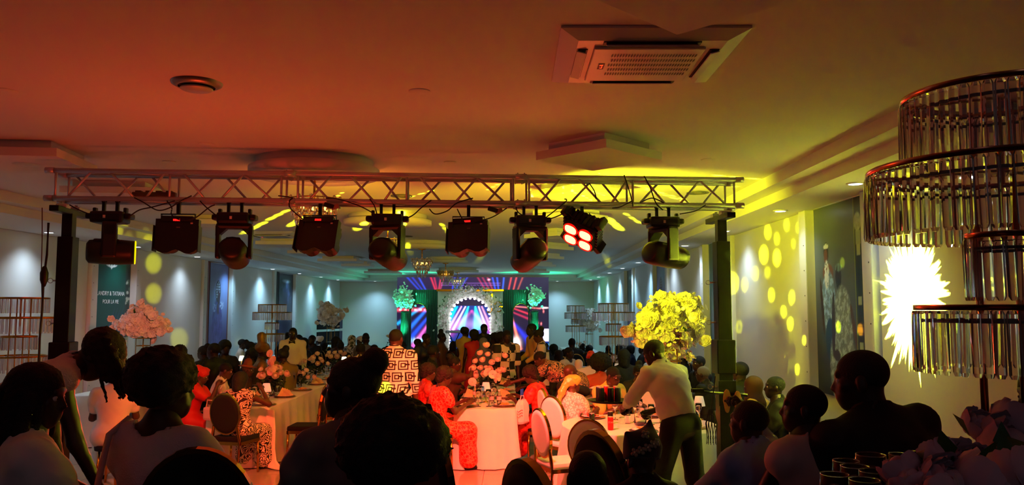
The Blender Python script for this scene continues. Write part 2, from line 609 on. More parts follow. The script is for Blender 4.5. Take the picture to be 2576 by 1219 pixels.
# stepped plaster band around the ceiling
struct(slab('trim_1', 2.72, XR, 5.5, 33.7, STEP1, CEIL, ceil_paint))
struct(slab('trim_2', 2.92, XR, 5.25, 33.9, SOFF, STEP1, ceil_paint))
struct(slab('trim_3', XL, -6.05, YF, 33.7, STEP1, CEIL, ceil_paint))
struct(slab('trim_4', XL, -6.25, YF, 33.9, SOFF, STEP1, ceil_paint))
struct(slab('trim_5', XL, XR, 33.7, YB, STEP1, CEIL, ceil_paint))
struct(slab('trim_6', XL, XR, 33.9, YB, SOFF, STEP1, ceil_paint))

wr = struct(slab('wall_right', XR, XR + .2, YF, YB, 0, CEIL, white_wall))
wl = struct(slab('wall_left', XL - .2, XL, YF, YB, 0, CEIL, white_wall))
wb = struct(slab('wall_back', XL - .2, XR + .2, YB, YB + .2, 0, CEIL, white_wall))
wf = struct(slab('wall_front', XL - .2, XR + .2, YF - .2, YF, 0, CEIL, M('front_wall', '#6b6259', 0.8)))
dk_m = M('niche_dark', '#23211f', 0.6)
wood_m = M('niche_wood', '#7a3b18', 0.45, bump=0.1, bscale=12, var=0.2)
RN = [(8.0, 9.45), (13.0, 14.6), (18.3, 19.8), (23.4, 24.9)]
LN = [(9.2, 10.6), (14.35, 15.75), (19.5, 21.2), (25.2, 27.4)]


def wall_kit(parent, side, X, niches, y0, y1):
    s = -1 if side == 'r' else 1
    cur = y0
    for (a, b) in niches + [(y1, y1)]:
        if a - 0.28 > cur:
            MB().box((X + s * 0.03, (cur + a - 0.28) / 2, SOFF / 2), (0.06, a - 0.28 - cur, SOFF), bev=0.01).build('panel', white_wall, parent)
        if b > a:
            for yy in (a - 0.14, b + 0.14):
                MB().box((X + s * 0.06, yy, SOFF / 2), (0.12, 0.22, SOFF), bev=0.012).build('pilaster', white_wall, parent)
                m = MB()
                for k in range(9): m.tube((X + s * 0.119, yy - 0.05, 0.4 + k * 0.3), (X + s * 0.123, yy - 0.05, 0.4 + k * 0.3), 0.008, 6)
                sc_ = m.build('screw_cover', dk_m, parent); sc_['kind'] = 'stuff'
            cur = b + 0.28


wall_kit(wr, 'r', XR, RN, YF, YB)
wall_kit(wl, 'l', XL, LN, YF, YB)
slab('wood_panel', XL, XL + 0.025, 19.5, 21.2, 0, SOFF, wood_m, wl)
slab('wood_panel', XL, XL + 0.025, 25.2, 27.4, 0, SOFF, dk_m, wl)
slab('dark_panel', XR - 0.025, XR, 18.3, 19.8, 0, SOFF, dk_m, wr)
slab('dark_panel', XR - 0.025, XR, 23.4, 24.9, 0, SOFF, dk_m, wr)
for (nm, X, s) in (('baseboard_right', XR - 0.07, 1), ('baseboard_left', XL + 0.07, 1)):
    struct(slab(nm, X - 0.012, X + 0.012, 5, YB, 0, 0.1, M('skirting', '#8c8880', 0.5)))

# round and diamond plaster medallions hanging under the ceiling, three rows
MED_GROUP = 'plaster medallions on the ceiling'


def diamond(x, y, w, label, rz=math.pi / 4, drop=0.145, ct=0):
    t = thing('ceiling_medallion', label, 'ceiling medallion', (x, y, CEIL), rz, MED_GROUP)
    MB().box((0, 0, -drop * .25), (w * 0.8, w * 0.8, drop * .5), bev=0.004).build('upper_tier', ceil_paint, t)
    MB().box((0, 0, -drop * .75), (w, w, drop * .5), bev=0.004).build('lower_tier', ceil_paint, t)
    MB().lathe([(0.0, -drop - 0.002), (w * .13, -drop - 0.002), (w * .14, -drop + 0.002)], 32).build('inlay', ceil_paint, t)
    return t


def disc(x, y, r, label, drop=0.15):
    t = thing('ceiling_medallion', label, 'ceiling medallion', (x, y, CEIL), 0, MED_GROUP)
    MB().lathe([(0, 0), (r * .9, 0), (r * .88, -drop * .3), (r * .9, -drop * .5), (0, -drop * .5)], 56).build('upper_tier', ceil_paint, t)
    MB().lathe([(0, -drop * .5), (r * .97, -drop * .5), (r, -drop * .55), (r, -drop), (0, -drop)], 56).build('lower_tier', ceil_paint, t)
    return t


ordn = ['first', 'second', 'third', 'fourth', 'fifth', 'sixth', 'seventh', 'eighth', 'ninth']
near_md = atz(1703, 88, CEIL - 0.14)
diamond(near_md.x, near_md.y - 0.80, 1.13, 'plaster diamond at the top edge over the cassette air conditioner', drop=0.14)
diamond(0.74, 6.70, 0.76, 'two-tier plaster diamond hanging above the truss, next after the air conditioner')
for k, (y, w_) in enumerate([(8.95, .8), (11.4, .85), (14.3, .8), (17.3, .8), (20.5, .8), (24.3, .8), (28.5, .8)]):
    diamond(0.78, y, w_, f'white plaster diamond of the right-hand row, {ordn[k]} beyond the truss')
for k, (y, w_) in enumerate([(6.9, .85), (9.1, .95), (12.3, 1.0), (16.1, .85), (18.7, .95), (21.8, 1.05), (24.2, .85), (29.0, 1.2)]):
    diamond(-4.25 if k == 0 else (-4.5 if k == 1 else -4.68), y, w_, f'plaster square slab of the left-hand row, {ordn[k]} counted from the camera', rz=(0.12 if k < 4 else 0.0))
DISCS = [(-1.88, 7.52, .61), (-1.88, 12.0, .66), (-1.9, 16.8, .58), (-1.84, 22.1, .62), (-1.9, 27.8, .74)]
for k, (x, y, r) in enumerate(DISCS):
    disc(x, y, r, f'round two-tier plaster disc of the middle row, {ordn[k]} from the camera')

# downlights
dl_lit = M('downlight_lens', '#ffffff', 0.4, emit='#e6f2ff', es=9.0)
dl_rim = M('downlight_rim', '#e8e8e8', 0.4)
dl_me = MB().lathe([(0.0, -0.012), (0.062, -0.012), (0.062, -0.004)], 24).mesh('lens'); dl_me.materials.append(dl_lit)
rim_me = MB().lathe([(0.062, 0.0), (0.064, -0.014), (0.083, -0.010), (0.086, 0.0)], 24).mesh('rim'); rim_me.materials.append(dl_rim)
cR = cL = 0
for i, (x, y) in enumerate(DOWN):
    if y > 34: lb = 'recessed downlight above the back wall left of the stage' if x < 0 else 'recessed downlight above the back wall right of the stage'
    elif x > 0: cR += 1; lb = f'lit recessed downlight in the right-hand soffit, {ordn[cR-1] if cR < 10 else "tenth"} from the camera'
    else: cL += 1; lb = f'lit recessed downlight in the left-hand soffit, {ordn[cL-1] if cL < 10 else "tenth"} from the camera'
    t = thing('downlight', lb, 'downlight', (x, y, SOFF), 0, 'recessed soffit downlights')
    t['kind'] = 'thing'
    for nm, me in (('lens', dl_me), ('rim', rim_me)):
        o = bpy.data.objects.new(nm, me); COL.objects.link(o); o.parent = t

# cassette air conditioners
ac_w = M('air_conditioner_plastic', '#dedbd2', 0.45)
ac_dark = M('air_conditioner_slot', '#171512', 0.6)


def cassette(x, y, rz, label):
    t = thing('air_conditioner', label, 'air conditioner', (x, y, CEIL), rz, 'ceiling cassette air conditioners')
    t['kind'] = 'thing'
    W = 0.475
    m = MB()
    # sloping rim
    m.add([(-W, -W, 0), (W, -W, 0), (W, W, 0), (-W, W, 0), (-W, -W, -.012), (W, -W, -.012), (W, W, -.012), (-W, W, -.012),
           (-.38, -.38, -.045), (.38, -.38, -.045), (.38, .38, -.045), (-.38, .38, -.045)],
          [(0, 1, 5, 4), (1, 2, 6, 5), (2, 3, 7, 6), (3, 0, 4, 7), (4, 5, 9, 8), (5, 6, 10, 9), (6, 7, 11, 10), (7, 4, 8, 11), (8, 9, 10, 11)])
    m.build('frame', ac_w, t)
    for k in range(4):
        a = k * math.pi / 2
        c, s = math.cos(a), math.sin(a)
        bx = MB().box((0, -0.345, -0.047), (0.5, 0.05, 0.006)).build('outlet', ac_dark, t, rot=(0, 0, a))
        MB().box((0, 0, 0), (0.47, 0.052, 0.006), rx=(0.5 if k == 0 else -0.25), bev=0.002).build('louvre', ac_w, t, loc=(0.352 * s, -0.352 * c, -0.058), rot=(0, 0, a))
    MB().box((0, 0, -0.052), (0.58, 0.58, 0.016), bev=0.006).build('panel', ac_w, t)
    m = MB()
    for i in range(5):
        for j in range(31):
            cx = -0.185 + j * 0.0148 + (0.0074 if i % 2 else 0); cyy = -0.19 + i * 0.082
            m.add([(cx - .005, cyy, -.0615), (cx, cyy - .036, -.0615), (cx + .005, cyy, -.0615), (cx, cyy + .036, -.0615)], [(0, 1, 2, 3)])
            m.add([(cx - .0048, cyy - .018, -.0616), (cx + .0048, cyy - .018, -.0616), (cx + .0048, cyy + .018, -.0616), (cx - .0048, cyy + .018, -.0616)], [(0, 1, 2, 3)])
    g = m.build('intake_grille', ac_dark, t); g['kind'] = 'stuff'
    MB().box((-0.225, 0.0, -0.0605), (0.034, 0.10, 0.003)).build('display', ac_dark, t)
    seg = M('red_digits', '#200000', 0.4, emit='#ff2a12', es=5.0)
    m = MB()
    for (cx, cyy, w2, h2, r) in [(-.225, .026, .014, .004, .5), (-.219, .018, .004, .014, 0), (-.231, -.02, .004, .012, .3), (-.222, -.026, .014, .004, -.5), (-.22, -.012, .004, .012, .2)]:
        m.box((cx, cyy, -0.0625), (w2, h2, 0.001), rz=r)
    m.build('display_digits', seg, t)
    return t


pa = atz(1613, 140, CEIL)
cassette(pa.x - 0.0, pa.y, 0.0, 'large square cassette air conditioner in the near ceiling with red digits')
pb = atz(690, 588, CEIL)
cassette(pb.x, pb.y, 0.0, 'smaller looking cassette air conditioner far beyond the truss at left')

# round ceiling speaker / vent and flush covers
pv = atz(495, 208, CEIL)
t = thing('ceiling_vent', 'round metal ceiling vent with dark slot, alone on the near ceiling', 'vent', pv, 0.15)
t['kind'] = 'thing'
MB().lathe([(0.155, 0), (0.15, -0.012), (0.115, -0.03), (0.11, -0.028)], 40).build('rim', M('vent_ring', '#8a8580', 0.35, 0.6), t)
MB().lathe([(0.0, -0.014), (0.112, -0.014)], 40).build('slot', ac_dark, t)
MB().lathe([(0.0, -0.05), (0.09, -0.046), (0.1, -0.04), (0.095, -0.036)], 40).build('centre_disc', M('vent_disc', '#b7aaa0', 0.4, 0.2), t)
cov = 0
for (px, py, r) in [(1055, 229, .07), (1782, 401, .07), (1132, 407, .06), (15, 228, .07), (426, 406, .06), (520, 362, .07)]:
    p = atz(px, py, CEIL)
    o = MB().lathe([(0.0, -0.006), (r * .9, -0.006), (r, -0.003), (r, 0)], 32).build('ceiling_cover', ceil_paint, None, p)
    tag(o, ['flush round cover on the red ceiling left of the air conditioner', 'flush round cover on the yellow ceiling right of the plaster diamond',
            'small round cover just above the truss near its middle', 'round cover at the far left edge of the ceiling',
            'small round cover above the left part of the truss', 'faint round cover left above the big plaster disc'][cov], 'cover', 'flush ceiling covers', 'thing')
    cov += 1
for k, (px, py) in enumerate([(1010, 491), (1490, 474), (1021, 593), (1755, 483)]):
    p = atz(px, py, CEIL)
    m = MB()
    for r in (.13, .10, .07): m.path([(r * math.cos(a * math.pi / 12), r * math.sin(a * math.pi / 12), -0.01) for a in range(24)], 0.006, 6, True)
    o = m.build('ceiling_diffuser', M('diffuser_metal', '#6c6a60', 0.4, 0.5), None, p)
    tag(o, ['ring-shaped air diffuser seen through the truss, left of middle', 'ring-shaped air diffuser seen through the truss, right of middle',
            'ring-shaped diffuser right of the third moving head', 'ring-shaped diffuser seen through the right end of the truss'][k], 'diffuser', 'round air diffusers', 'thing')
# ================================================================ truss
TL = at(118, 460, 6.62); TR = at(1866, 482, 7.12)
TZ = 3.205      # height of the top front chord
dv = Vector((TR.x - TL.x, TR.y - TL.y, 0)); TLEN = dv.length; TRZ = math.atan2(dv.y, dv.x)
tilt = 0.0
truss = thing('lighting_truss', 'aluminium box truss spanning the room and carrying the stage lights', 'truss', (TL.x, TL.y, TZ), 0, rot=(0, 0, TRZ))
TS = 0.235
for (yy, zz_) in ((0, 0), (0, -TS), (TS, 0), (TS, -TS)):
    MB().tube((0, yy, zz_), (TLEN, yy, zz_), 0.021, 14).build('chord', alu, truss)
for mod in range(3):
    x0 = mod * TLEN / 3; Lm = TLEN / 3
    for (yy, sh) in ((0, 0.0), (TS, 0.10)):
        def strut(a, b, za=0.0, zb=-TS):
            MB().tube((x0 + a, yy, za), (x0 + b, yy, zb), 0.0105, 8).build('brace', alu, truss)
        strut(.07, .07); strut(Lm - .07, Lm - .07)
        strut(Lm / 2, Lm / 2)
        if yy == 0:
            strut(.36, .16); strut(.50, .72); strut(.96, .80)
            strut(Lm / 2 + .10, Lm / 2 + .30); strut(Lm / 2 + .62, Lm / 2 + .42); strut(Lm - .40, Lm - .14)
        else:
            strut(.12, .34); strut(.66, .44); strut(.76, .96)
            strut(Lm / 2 + .30, Lm / 2 + .08); strut(Lm / 2 + .40, Lm / 2 + .62); strut(Lm - .12, Lm - .32)
    for zz_ in (0, -TS):
        m = MB()
        for k in range(5):
            a = x0 + .07 + k * (Lm - .14) / 4
            if k < 4: m.tube((a, 0 if k % 2 else TS, zz_), (a + (Lm - .14) / 4, TS if k % 2 else 0, zz_), 0.0085, 8)
        o = m.build('cross_brace', alu, truss)
    if mod:
        for (yy, zz_) in ((0, 0), (0, -TS), (TS, 0), (TS, -TS)):
            m = MB().tube((x0 - .05, yy, zz_), (x0 + .05, yy, zz_), 0.026, 14)
            for q in (-.03, .03): m.tube((x0 + q, yy, zz_ - .03), (x0 + q, yy, zz_ + .034), 0.006, 8)
            m.build('coupler', alu, truss)
for xx in (0.02, TLEN - 0.02):
    for (yy, zz_) in ((0, 0), (0, -TS), (TS, 0), (TS, -TS)):
        MB().tube((xx - .035, yy, zz_), (xx + .035, yy, zz_), 0.026, 14).build('end_cap', alu, truss)
TBOT = TZ - TS - 0.022


def tpt(s, yy=0.0, zz_=0.0):
    c, sn = math.cos(TRZ), math.sin(TRZ)
    return Vector((TL.x + s * c - yy * sn, TL.y + s * sn + yy * c, TZ + zz_))


def tx(px):
    """distance along the truss under this column of the photograph"""
    lo_, hi_ = 0.0, TLEN
    for _ in range(40):
        md = (lo_ + hi_) / 2
        p = tpt(md)
        q = 1288 + FPX * p.x / (p.y * math.cos(PITCH) + (p.z - CAM.z) * math.sin(PITCH))
        if q < px: lo_ = md
        else: hi_ = md
    return lo_


# lift towers
def tower(s, label):
    p = tpt(s, TS / 2)
    t = thing('lift_tower', label, 'lift tower', (p.x, p.y, 0), 0, rot=(0, 0, TRZ))
    H = TBOT - 0.045
    MB().box((0, 0, H - 0.28), (0.085, 0.085, 0.46), bev=.006).build('inner_mast', black_mt, t)
    m = MB().box((0, 0, (H - 0.25) / 2 + 0.02), (0.125, 0.125, H - 0.29), bev=.006)
    m.build('outer_mast', black_mt, t)
    MB().box((0, 0, 1.62), (0.17, 0.17, 0.30), bev=.01).build('mast_collar', black_mt, t)
    MB().box((0, 0.02, H - 0.035), (0.075, 0.60, 0.05), bev=.006).build('head_bar', black_mt, t)
    for yy in (-TS / 2, TS / 2):
        MB().box((0, yy, H - 0.0), (0.09, 0.08, 0.035), bev=.006).tube((0.0, yy, H), (0.0, yy, H + .035), .012, 8).build('chord_clamp', alu, t)
    m = MB()
    for zz_ in (H - 0.62, H - 0.98, 1.35):
        m.tube((-.062, 0, zz_), (-.11, 0, zz_), 0.007, 8)
        m.path([(-.13 + .02 * math.cos(a * .5236), 0, zz_ + .02 * math.sin(a * .5236)) for a in range(12)], .003, 6, True)
    m.build('locking_pin', alu, t)
    for k in range(4):
        a = k * math.pi / 2 + math.pi / 4
        MB().tube((0.05 * math.cos(a), .05 * math.sin(a), .12), (0.42 * math.cos(a), .42 * math.sin(a), .03), .022, 8).tube(
            (0.42 * math.cos(a), .42 * math.sin(a), .03), (0.42 * math.cos(a), .42 * math.sin(a), .0), .04, 12).build('leg', black_mt, t)
    return t


tl = tower(0.14, 'black lift tower holding up the left end of the truss')
tr = tower(tx(1822), 'black lift tower holding up the right end of the truss')
# bracket with winch arm on the right tower
pr = tpt(tx(1822), TS / 2)
m = MB().tube((-.02, -.08, 1.30), (-.30, -.20, 1.33), .014, 8).tube((-.02, -.08, 1.30), (.16, -.14, 1.29), .014, 8).box((-.31, -.2, 1.34), (.10, .05, .03)).box((0, -.075, 1.3), (.16, .03, .22), bev=.005)
m.build('bracket_arm', black_mt, tr)

# ---------------------------------------------------------------- moving heads
red_led = M('red_display', '#1a0000', 0.4, emit='#ff1410', es=4.0)
lens_y = M('lens_rim_yellow', '#111100', 0.2, emit='#e8d400', es=1.4)
lens_d = M('lens_dark', '#050607', 0.05)
warn_y = M('label_white', '#c9c9c9', 0.5)


def moving_head(px, yaw, tilt_, label, lit=False, drop=0.0, hw_=1.12):
    s = tx(px)
    p = tpt(s, 0.06 if drop == 0 else 0.06, -TS - 0.02)
    t = thing('moving_head_light', label, 'stage light', p, 0, 'moving heads hanging from the truss')
    sc_ = 0.92
    t.rotation_euler = (0, 0, TRZ)
    for q in (-.055, .055):
        MB().box((q, 0, -.045), (.026, .03, .09), bev=.004).lathe([(.030, -.013), (.030, .013), (.022, .013), (.022, -.013)], 16, c=(q, 0, .02), axis='X').build('clamp', black_mt, t)
    m = MB().box((0, 0, -.135), (.27, .20, .10), bev=.025)
    for q in (-1, 1):
        m.box((q * .155, 0, -.125), (.06, .12, .05), bev=.018)
        m.box((q * .125, 0, -.075), (.028, .05, .05), bev=.008)
    m.build('base', black_pl, t)
    MB().box((-.01, -.103, -.135), (.02, .004, .025)).build('socket', warn_y, t)
    # yoke
    m = MB().box((0, 0, -.20), (.30, .115, .05), bev=.022)
    for q in (-1, 1):
        m.box((q * .132, 0, -.335), (.036, .115, .29), bev=.018)
        m.prism([(q * .15, -.20), (q * .035, -.20), (q * .125, -.285), (q * .15, -.285)], -.05, .05, 'Y')
    yk = m.build('yoke', black_pl, t, rot=(0, 0, yaw))
    # head
    m = MB().lathe([(0, -.17), (.07, -.17), (.098, -.15), (.106, -.05), (.106, .09), (.102, .15), (.098, .205), (.088, .205)], 28, axis='Y', sx=hw_)
    m.box((0, -.02, .082), (.12, .20, .05), bev=.015)
    hd = m.build('head', black_pl, yk, loc=(0, 0, -.425), rot=(tilt_, 0, 0))
    fix_normals(hd.data)
    MB().lathe([(0, .19), (.088, .19)], 28, axis='Y', sx=hw_).build('lens', lens_d, yk, loc=(0, 0, -.425), rot=(tilt_, 0, 0))
    if lit:
        MB().lathe([(.090, .207), (.1, .204), (.1, .196), (.09, .196)], 28, axis='Y', sx=hw_).build('lens_ring', lens_y, yk, loc=(0, 0, -.425), rot=(tilt_, 0, 0))
    return t


moving_head(275, -1.22, 0.0, 'leftmost moving head, its barrel lying sideways with a yellow lit rim', True)
moving_head(590, 0.12, -0.2, 'moving head between the left two flat lights, barrel tipped down')
moving_head(975, -0.35, -0.25, 'moving head left of the truss middle, barrel turned to lower right')
moving_head(1335, 0.30, -0.3, 'moving head right of the truss middle, its side washed red')
moving_head(1670, -1.15, -0.12, 'rightmost moving head, big round barrel turned to the right wall', hw_=1.25)
MB_RED = None


# ---------------------------------------------------------------- flat LED pars
par_case = M('par_case', '#0d0c0c', 0.42, bump=0.02)
lens_red = M('par_lens_red', '#300000', 0.3, emit='#ff5a3c', es=14.0)
lens_off = M('par_lens', '#200808', 0.25)


def par(px, rx, ry, rz, label, lit=False, disp=True, dz=0.0):
    s = tx(px)
    p = tpt(s, 0.10, -TS - 0.02)
    t = thing('flat_led_light', label, 'stage light', p, 0, 'flat LED lights hanging from the truss')
    t.rotation_euler = (0, 0, TRZ)
    MB().box((0, 0, -.04), (.03, .035, .10), bev=.004).lathe([(.030, -.013), (.030, .013), (.022, .013), (.022, -.013)], 16, c=(0, 0, .02), axis='X').build('clamp', black_mt, t)
    if not lit:
        m = MB().box((0, 0, -.095), (.285, .035, .008))
        for q in (-1, 1): m.box((q * .14, 0, -.145), (.005, .03, .10))
        m.build('bracket', black_mt, t)
    else:
        m = MB().box((0, 0, -.095), (.22, .035, .008))
        for q in (-1, 1): m.box((q * .105, 0.0, -.16), (.032, .012, .17))
        m.build('bracket', black_mt, t, rot=(0, 0, rz))
    piv = Vector((0, 0, -.14 if not lit else -.21))
    if not lit:
        pl = [(-.178, 0), (.178, 0), (.178, -.255), (.15, -.278), (.11, -.295), (.07, -.292), (.03, -.272), (0, -.262), (-.03, -.272), (-.07, -.292), (-.11, -.295), (-.15, -.278), (-.178, -.255)]
        m = MB().prism([(x_, z_ + .0) for x_, z_ in pl], -.025, .045, 'Y')
        m.box((0, -.02, .0), (.27, .05, .05), bev=.01)
        for q in (-1, 1): m.box((q * .185, .0, -.17), (.006, .10, .22))
        bd = m.build('housing', par_case, t, loc=piv, rot=(rx, ry, rz))
        fix_normals(bd.data)
        for (a, b_) in ((-.085, -.08), (.085, -.08), (-.085, -.205), (.085, -.205)):
            MB().lathe([(.055, 0), (.074, .10), (.070, .10), (.052, .01)], 24, c=(a, .045, b_), axis='Y').build('hood', par_case, bd)
            MB().lathe([(0, .012), (.055, .012)], 24, c=(a, .045, b_), axis='Y').build('lens', M('par_lens_glow', '#300000', .3, emit='#ff3010', es=3.0), bd)
        if disp:
            m = MB()
            for q in range(4): m.box((-.022 + q * .0145, -.0475, -.012), (.011, .003, .016))
            m.build('display', red_led, bd)
            MB().box((.12, -.0275, -.035), (.02, .003, .012)).build('socket', warn_y, bd)
            MB().box((0.01, -.0275, -.072), (.03, .003, .010)).build('rating_plate', M('plate_grey', '#55534f', .5), bd)
    else:
        m = MB().box((0, 0, 0), (.30, .16, .30), bev=.03).box((0, .09, 0), (.22, .08, .22), bev=.03)
        for q in range(7):
            m.box((-.155, .02, -.12 + q * .04), (.03, .12, .022)); m.box((.155, .02, -.12 + q * .04), (.03, .12, .022))
            m.box((-.12 + q * .04, .02, .155), (.022, .12, .03))
        for (a, b_) in ((-.17, -.17), (.17, -.17), (-.17, .17), (.17, .17)): m.box((a, .03, b_), (.06, .12, .06), rz=.0, ry=.78, bev=.01)
        bd = m.build('housing', par_case, t, loc=piv, rot=(rx, ry, rz))
        for (a, b_) in ((-.072, -.072), (.072, -.072), (-.072, .072), (.072, .072)):
            MB().lathe([(.058, -.075), (.066, -.092), (.07, -.092), (.07, -.07)], 28, c=(a, 0, b_), axis='Y').build('hood', M('hood_red_glow', '#200000', .4, emit='#ff1206', es=1.1), bd)  # glow of the lenses put into the hood as red emission
            pts = [((.055 * abs(math.cos(v)) ** .7 * (1 if math.cos(v) > 0 else -1)) + a, -.088, (.055 * abs(math.sin(v)) ** .7 * (1 if math.sin(v) > 0 else -1)) + b_) for v in [k * math.pi / 12 for k in range(24)]]
            MB().add(pts, [tuple(range(24))]) if False else None
            mm = MB(); mm.add(pts, [tuple(range(24))]); mm.build('lens', lens_red, bd)
    return t


par(443, -.06, 0.01, 0.02, 'flat LED light hanging straight, red figures near the top of its back, far left one')
par(803, -.32, 0.02, -0.22, 'flat LED light tipped forward, red figures mid-back, above the middle-left tables')
par(1180, -.30, -0.04, -0.25, 'flat LED light tipped forward with red figures, next right of the truss middle')
par(1468, 0.95, 0.42, -0.42, 'flat LED light turned to the camera with four glowing red lenses', lit=True)

# ---------------------------------------------------------------- cables on the truss
cable_m = M('cable_rubber', '#0a0a0a', 0.55)
cabs = [
    [(700, 492), (735, 497), (728, 505), (732, 525), (770, 557)],
    [(820, 498), (850, 500), (905, 518), (945, 540), (950, 548)],
    [(1085, 503), (1060, 522), (1040, 540), (1015, 553)],
    [(930, 500), (942, 518), (950, 545)],
    [(338, 497), (360, 508), (395, 528), (425, 523), (455, 505), (482, 492)],
    [(420, 505), (432, 522), (432, 540), (455, 553), (490, 548), (525, 522), (540, 515)],
    [(503, 505), (520, 522), (548, 545)],
    [(175, 515), (200, 528), (222, 537)],
    [(325, 545), (350, 528), (385, 520), (440, 505)],
    [(1080, 525), (1095, 538), (1125, 530), (1150, 510), (1190, 498)],
    [(1150, 525), (1160, 545), (1172, 565)],
    [(1298, 520), (1305, 535), (1335, 552)],
    [(1365, 553), (1395, 530), (1425, 505), (1420, 500)],
    [(1425, 528), (1445, 548), (1480, 545), (1483, 535)],
    [(1482, 460), (1495, 480), (1500, 500)],
    [(1570, 440), (1580, 470), (1590, 505), (1592, 520)],
    [(1620, 442), (1635, 470), (1650, 510), (1668, 528)],
    [(1710, 538), (1750, 530), (1775, 515)],
    [(1540, 523), (1560, 520), (1590, 505)],
    [(1610, 510), (1640, 498), (1670, 510)],
    [(1170, 565), (1200, 557), (1240, 545), (1275, 523)],
    [(1375, 553), (1410, 540), (1440, 520)],
]
CL = ['black cable drooping from the truss to the left side of the second flat light', 'black cable from the truss plug down to the third moving head',
      'black cable curving up and right from the third moving head', 'short cable dropping straight onto the third moving head',
      'long sagging cable between the first moving head and the first flat light', 'cable making a deep loop over the first flat light',
      'cable slanting down to the left side of the second moving head', 'cable from the left tower head to the first moving head',
      'cable rising right from the first moving head to the truss', 'cable sagging under the truss left of the third flat light',
      'short cable into the top of the third flat light', 'cable drooping onto the fourth moving head from the left',
      'cable rising right from the fourth moving head', 'cable loop between the fourth moving head and the red lit light',
      'cable hanging inside the truss above the red lit light', 'thin cable hung over the top chord above the last moving head, left one',
      'thin cable hung over the top chord above the last moving head, right one', 'cable from the last moving head toward the right tower',
      'short cable bunched under the truss right of the red lit light', 'small cable arch above the last moving head',
      'cable from the third flat light right to the taped socket', 'cable rising from the fourth moving head toward the red lit light']
for k, pts in enumerate(cabs):
    P = []
    for i in range(len(pts) - 1):
        for q in range(6):
            f = q / 6
            p0 = pts[max(i - 1, 0)]; p1 = pts[i]; p2 = pts[i + 1]; p3 = pts[min(i + 2, len(pts) - 1)]
            c = [0.5 * ((2 * p1[j]) + (-p0[j] + p2[j]) * f + (2 * p0[j] - 5 * p1[j] + 4 * p2[j] - p3[j]) * f * f + (-p0[j] + 3 * p1[j] - 3 * p2[j] + p3[j]) * f ** 3) for j in (0, 1)]
            P.append(c)
    P.append(pts[-1])
    W = []
    for (a, b_) in P:
        s = tx(a); W.append(at(a, b_, tpt(s, -0.03).y))
    o = MB().path(W, 0.0055, 6).build('power_cable', cable_m)
    tag(o, CL[k], 'cable', 'black cables on the truss')
# yellowish bundle box lying on the truss, plugs
p = tpt(tx(380), 0.1, -TS + .05)
t = thing('power_strip', 'taped orange-lit power strip lying in the left part of the truss', 'power strip', p, TRZ)
m = MB().box((0, 0, 0), (.36, .06, .045), bev=.01)
for q in range(4): m.box((-.13 + q * .085, 0, .025), (.05, .05, .02), bev=.006)
m.build('housing', M('strip_brown', '#5a3a1c', .6), t)
for k, (px, py) in enumerate([(828, 517), (1240, 527)]):
    p = at(px, py, tpt(tx(px), -.05).y)
    t = thing('plug', ['black plug joined under the truss by the third moving head', 'black plug and pale socket taped under the truss near its middle'][k], 'plug', p, TRZ)
    MB().box((0, 0, 0), (.09, .035, .04), rz=0, ry=.3, bev=.01).build('body', cable_m, t)
    MB().box((.05, 0, -.01), (.07, .03, .04), ry=-.3, bev=.01).build('socket', M('socket_pale', '#9a6a60', .5), t)
# rope and plug hanging by the left tower
p0 = at(106, 522, 6.6); p1 = at(102, 1000, 6.6)
o = MB().path([p0, at(106, 600, 6.6), at(104, 680, 6.6), at(106, 760, 6.6)], .004, 6).build('hoist_cord', M('cord_brown', '#4a2620', .7)); tag(o, 'thin brown cord hanging left of the left lift tower', 'cord')
o = MB().path([at(122, 560, 6.62), at(118, 640, 6.6), at(110, 700, 6.6), at(106, 780, 6.6), at(100, 850, 6.6), at(96, 960, 6.6)], .009, 6).build('mains_cable', cable_m)
tag(o, 'thick black cable hanging down beside the left lift tower', 'cable')
o = MB().lathe([(0, -.09), (.014, -.08), (.03, -.03), (.032, .03), (.016, .08), (0, .09)], 12).build('cable_joint', cable_m, None, at(111, 695, 6.58))
tag(o, 'black cable joint hanging on the thick cable by the left tower', 'cable joint')

# ================================================================ crystal chandeliers under the discs
cry_b = M('crystal_bead', '#fff1cf', 0.04, trans=0.85, ior=1.6)
bulb_m = M('bulb_glow', '#fff0c0', 0.3, emit='#ffcf6a', es=3.0)


